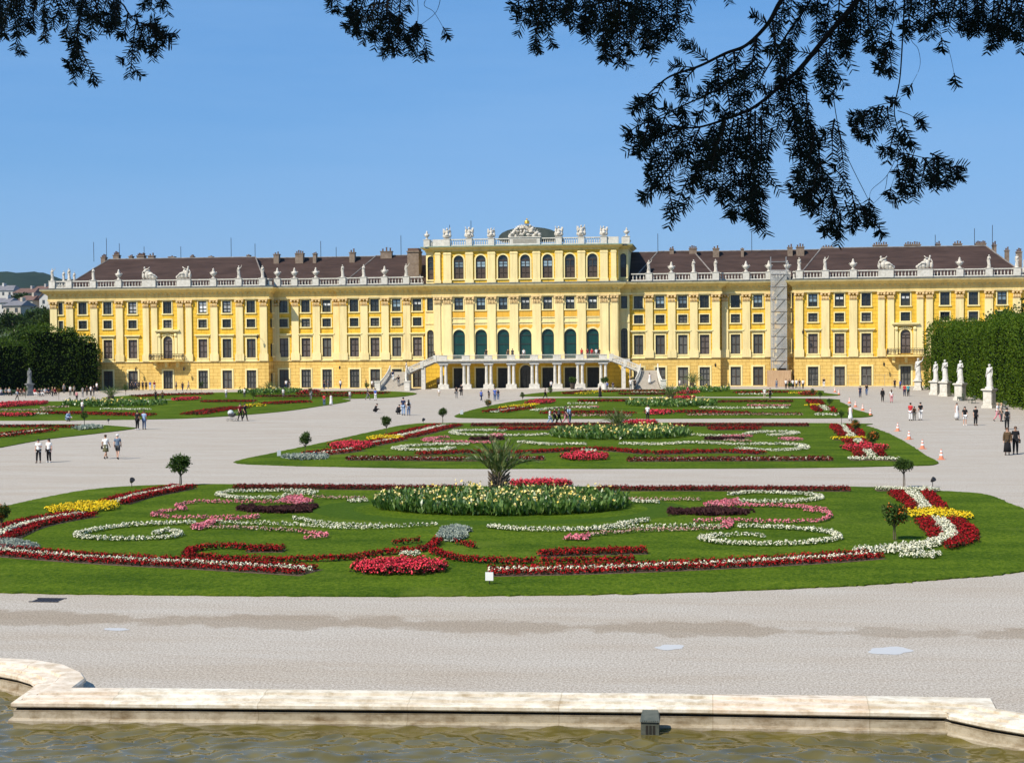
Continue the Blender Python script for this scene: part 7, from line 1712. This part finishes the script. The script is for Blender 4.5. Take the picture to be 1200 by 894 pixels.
# ---------------------------------------------------------------- hill and town far left
HILLM=mat('forest_hill',(.008,.020,.012),(.020,.036,.018),.02,.9,.0,0,detail=8)
b=MB(); nx,ny=60,10; Z=lambda x: 1
prof=[(-200,331),(-60,324),(0,321),(12,319.5),(26,318.4),(45,320.5),(62,324),(100,330),(160,338),(240,352),(330,372),(420,396)]
import bisect
for j in range(ny):
    for i in range(nx):
        px=-200+620*i/(nx-1); k=min(max(bisect.bisect([p[0] for p in prof],px)-1,0),len(prof)-2); t=(px-prof[k][0])/(prof[k+1][0]-prof[k][0]); py=prof[k][1]+(prof[k+1][1]-prof[k][1])*t
        top=FY(px,py,5200); f_=math.sin(PI*j/(ny-1)/1.0*.5) if j<ny-1 else 1.0
        y=4000+1200*j/(ny-1); q=FY(px,400,y); zz=max(top.z,0)*f_**1.3+ (0 if j in(0,) else 6*math.sin(i*1.3+j)*f_)
        b.v.append((q.x,y,zz if j else -2))
for j in range(ny-1):
    for i in range(nx-1): b.f.append((j*nx+i,j*nx+i+1,(j+1)*nx+i+1,(j+1)*nx+i))
tag(b.build('wooded_hill',HILLM,smooth=True,fix=False),kind='structure')
TG=mat('town_slope_ground',(.05,.075,.03),(.10,.11,.06),.05,.9); b=MB()
for i in range(12):
    for j in range(5): y=480+130*j; q=FY(-220+46*i,400,y); b.v.append((q.x,y,[0,9,16,22,27][j]))
for j in range(4):
    for i in range(11): b.f.append((j*12+i,j*12+i+1,(j+1)*12+i+1,(j+1)*12+i))
tag(b.build('town_slope',TG,fix=False),kind='structure')
TR=[mat('town_roof_brown',(.12,.07,.055),(.17,.10,.08),.5,.9),mat('town_roof_grey',(.13,.13,.14),(.20,.19,.20),.5,.8)]; TW=[mat('town_wall_white',(.46,.44,.41),(.56,.54,.50),.4,.9),mat('town_wall_grey',(.34,.32,.30),(.42,.40,.38),.4,.9),mat('town_wall_cream',(.40,.35,.28),(.48,.43,.35),.4,.9)]
TWIN=mat('town_window',(.05,.055,.06),rough=.2,spec=.6)
def house(px0,px1,ptop,peave,pbase,Y,wm,rm,label,gable=False):
    a=FY(px0,peave,Y);c=FY(px1,peave,Y); z1=a.z; zr=FY(px0,ptop,Y).z; z0=FY(px0,pbase,Y).z; w=c.x-a.x; dp=14
    root=empty('town_house',(a.x,Y,z0),0,label,'house'); h=z1-z0; r=zr-z0
    b=MB(); b.box(0,w,0,dp,-6,h)
    if gable: b.prism([(0,h),(w,h),(w/2,r)],0.001,dp-.001)
    b.build('wall',wm,root)
    b=MB()
    if gable: b.prism([(-.5,h-.3),(w/2,r+.05),(w/2,r+.5),(-.5,h+.2)],-.4,dp+.4); b.prism([(w+.5,h-.3),(w+.5,h+.2),(w/2,r+.5),(w/2,r+.05)],-.4,dp+.4)
    else: b.add([(-.5,-.5,h),(w+.5,-.5,h),(w+.5,dp+.5,h),(-.5,dp+.5,h),(w*.08,dp/2,r),(w*.92,dp/2,r)],[(0,1,5,4),(1,2,5),(2,3,4,5),(3,0,4),(0,3,2,1)])
    ro=b.build('roof',rm,root); b=MB(); b.box(w*.6,w*.6+.9,dp*.4,dp*.6,(h+r)/2,r+1.2); b.build('chimney',wm,ro)
    k=max(2,int(w/3.2)); nf=max(1,int(h/3.3))
    for fl in range(min(nf,3)):
        for i in range(k):
            x=w*(i+.5)/k; z=h-2.4-fl*3.2
            if z>0: b=MB(); b.box(x-.55,x+.55,-.06,.0-.002,z,z+1.6); b.build('window',TWIN,root)
house(-30,15,334.5,341,352,760,TW[0],TR[1],'pale town house with grey roof at far left edge')
house(15,40,337.5,343.5,356,740,TW[1],TR[0],'brown roofed town house left of the palace')
house(36,54,335,343,356,800,TW[1],TR[0],'brown roofed town house farther back beside the palace corner')
house(46,66,339,349.5,358,640,TW[0],TR[0],'white gabled town house next to the palace corner',True)
house(-16,10,349,355,366,600,TW[0],TR[1],'grey roofed low house at left edge above the trees')
house(4,24,352,358.5,370,560,TW[2],TR[1],'small cream house with grey roof above the hedge trees')
house(20,38,346,352,362,640,TW[2],TR[0],'cream house with brown roof between other town houses')
for px,py,Y,r,h in ((30,364,520,7,9),(48,362,560,7,8),(14,366,500,6,8),(58,364,500,6,8),(24,345,700,7,6),(42,350,680,6,7)):
    q=FY(px,py,Y); tree({30:'round tree among the town houses, farthest left of middle',48:'round tree below the white gable',14:'round tree under the grey roofed low house',58:'round tree beside the palace corner in town',24:'tree between the brown roofs in town',42:'tree before the far brown roof in town'}[px],(q.x,Y,max(q.z-h*.9-1,0)),r,h,DARKLEAF,1200,18,1.0,1.3)
# ---------------------------------------------------------------- light, sky, camera
EL,AZ=rad(46),rad(42)            # sun: behind the viewer and to the left
to_sun=Vector((-math.sin(AZ)*math.cos(EL),-math.cos(AZ)*math.cos(EL),math.sin(EL)))
sd=bpy.data.lights.new('sun','SUN'); sd.energy=4.4; sd.angle=rad(.5); sd.color=(1.0,.925,.80); so=link(bpy.data.objects.new('sun',sd)); so.rotation_euler=(-to_sun).to_track_quat('-Z','Y').to_euler(); so.location=(-30,-30,60)
wd=bpy.data.worlds.new('World'); SC.world=wd; wd.use_nodes=True; t=wd.node_tree; bg=t.nodes['Background']
sky=t.nodes.new('ShaderNodeTexSky'); sky.sky_type='NISHITA'; sky.sun_disc=False; sky.sun_elevation=EL; sky.sun_rotation=math.atan2(to_sun.x,to_sun.y); sky.altitude=200; sky.air_density=1.0; sky.dust_density=SKY_DUST; sky.ozone_density=2.5
tc=t.nodes.new('ShaderNodeTexCoord'); cn=tex_noise(t,1.1,6,.62,tc.outputs['Generated'],(1.0,1.0,7.0)); cr_=ramp(t,[(.36,(0,0,0)),(.66,(.62,.62,.62))]); t.links.new(cn.outputs['Fac'],cr_.inputs[0])
hs=N(t,'ShaderNodeHueSaturation',Saturation=SKY_SAT,Value=1.0); t.links.new(sky.outputs[0],hs.inputs['Color'])
tint=N(t,'ShaderNodeMix',data_type='RGBA',blend_type='MULTIPLY'); tint.inputs[0].default_value=1; t.links.new(hs.outputs[0],tint.inputs[6]); tint.inputs[7].default_value=SKY_TINT
mx=N(t,'ShaderNodeMix',data_type='RGBA'); t.links.new(cr_.outputs[0],mx.inputs[0]); fl=N(t,'ShaderNodeMix',data_type='RGBA'); fl.inputs[0].default_value=.66; t.links.new(tint.outputs[2],fl.inputs[6]); fl.inputs[7].default_value=SKY_FLAT
t.links.new(fl.outputs[2],mx.inputs[6]); mx.inputs[7].default_value=(1.9,3.5,6.0,1); t.links.new(mx.outputs[2],bg.inputs[0]); bg.inputs[1].default_value=SKY_STR
cam=bpy.data.cameras.new('camera'); cam.sensor_width=36; cam.sensor_fit='HORIZONTAL'; cam.lens=CF/1200*36; cam.clip_start=.05; cam.clip_end=30000
# air between here and the hills
hz=bpy.data.materials.new('air'); hz.use_nodes=True; ht=hz.node_tree; ht.nodes.clear(); ho=ht.nodes.new('ShaderNodeOutputMaterial'); hv=N(ht,'ShaderNodeVolumePrincipled',Density=HAZE); hv.inputs['Color'].default_value=(.62,.78,1.0,1); hv.inputs['Anisotropy'].default_value=.2; ht.links.new(hv.outputs[0],ho.inputs['Volume'])
if HAZE>0:
    b=MB(); b.box(-9400,9400,-300,9400,-3.0,330); tag(b.build('haze',hz),kind='stuff')
co_=link(bpy.data.objects.new('camera',cam)); M=Matrix(((_R.x,_U.x,-_F.x,0),(_R.y,_U.y,-_F.y,0),(_R.z,_U.z,-_F.z,CH),(0,0,0,1))); co_.matrix_world=M; SC.camera=co_
SC.view_settings.view_transform='Standard'; SC.view_settings.look='None'; SC.view_settings.exposure=EXPO; SC.view_settings.gamma=1
SC.cycles.max_bounces=6; SC.cycles.transparent_max_bounces=12
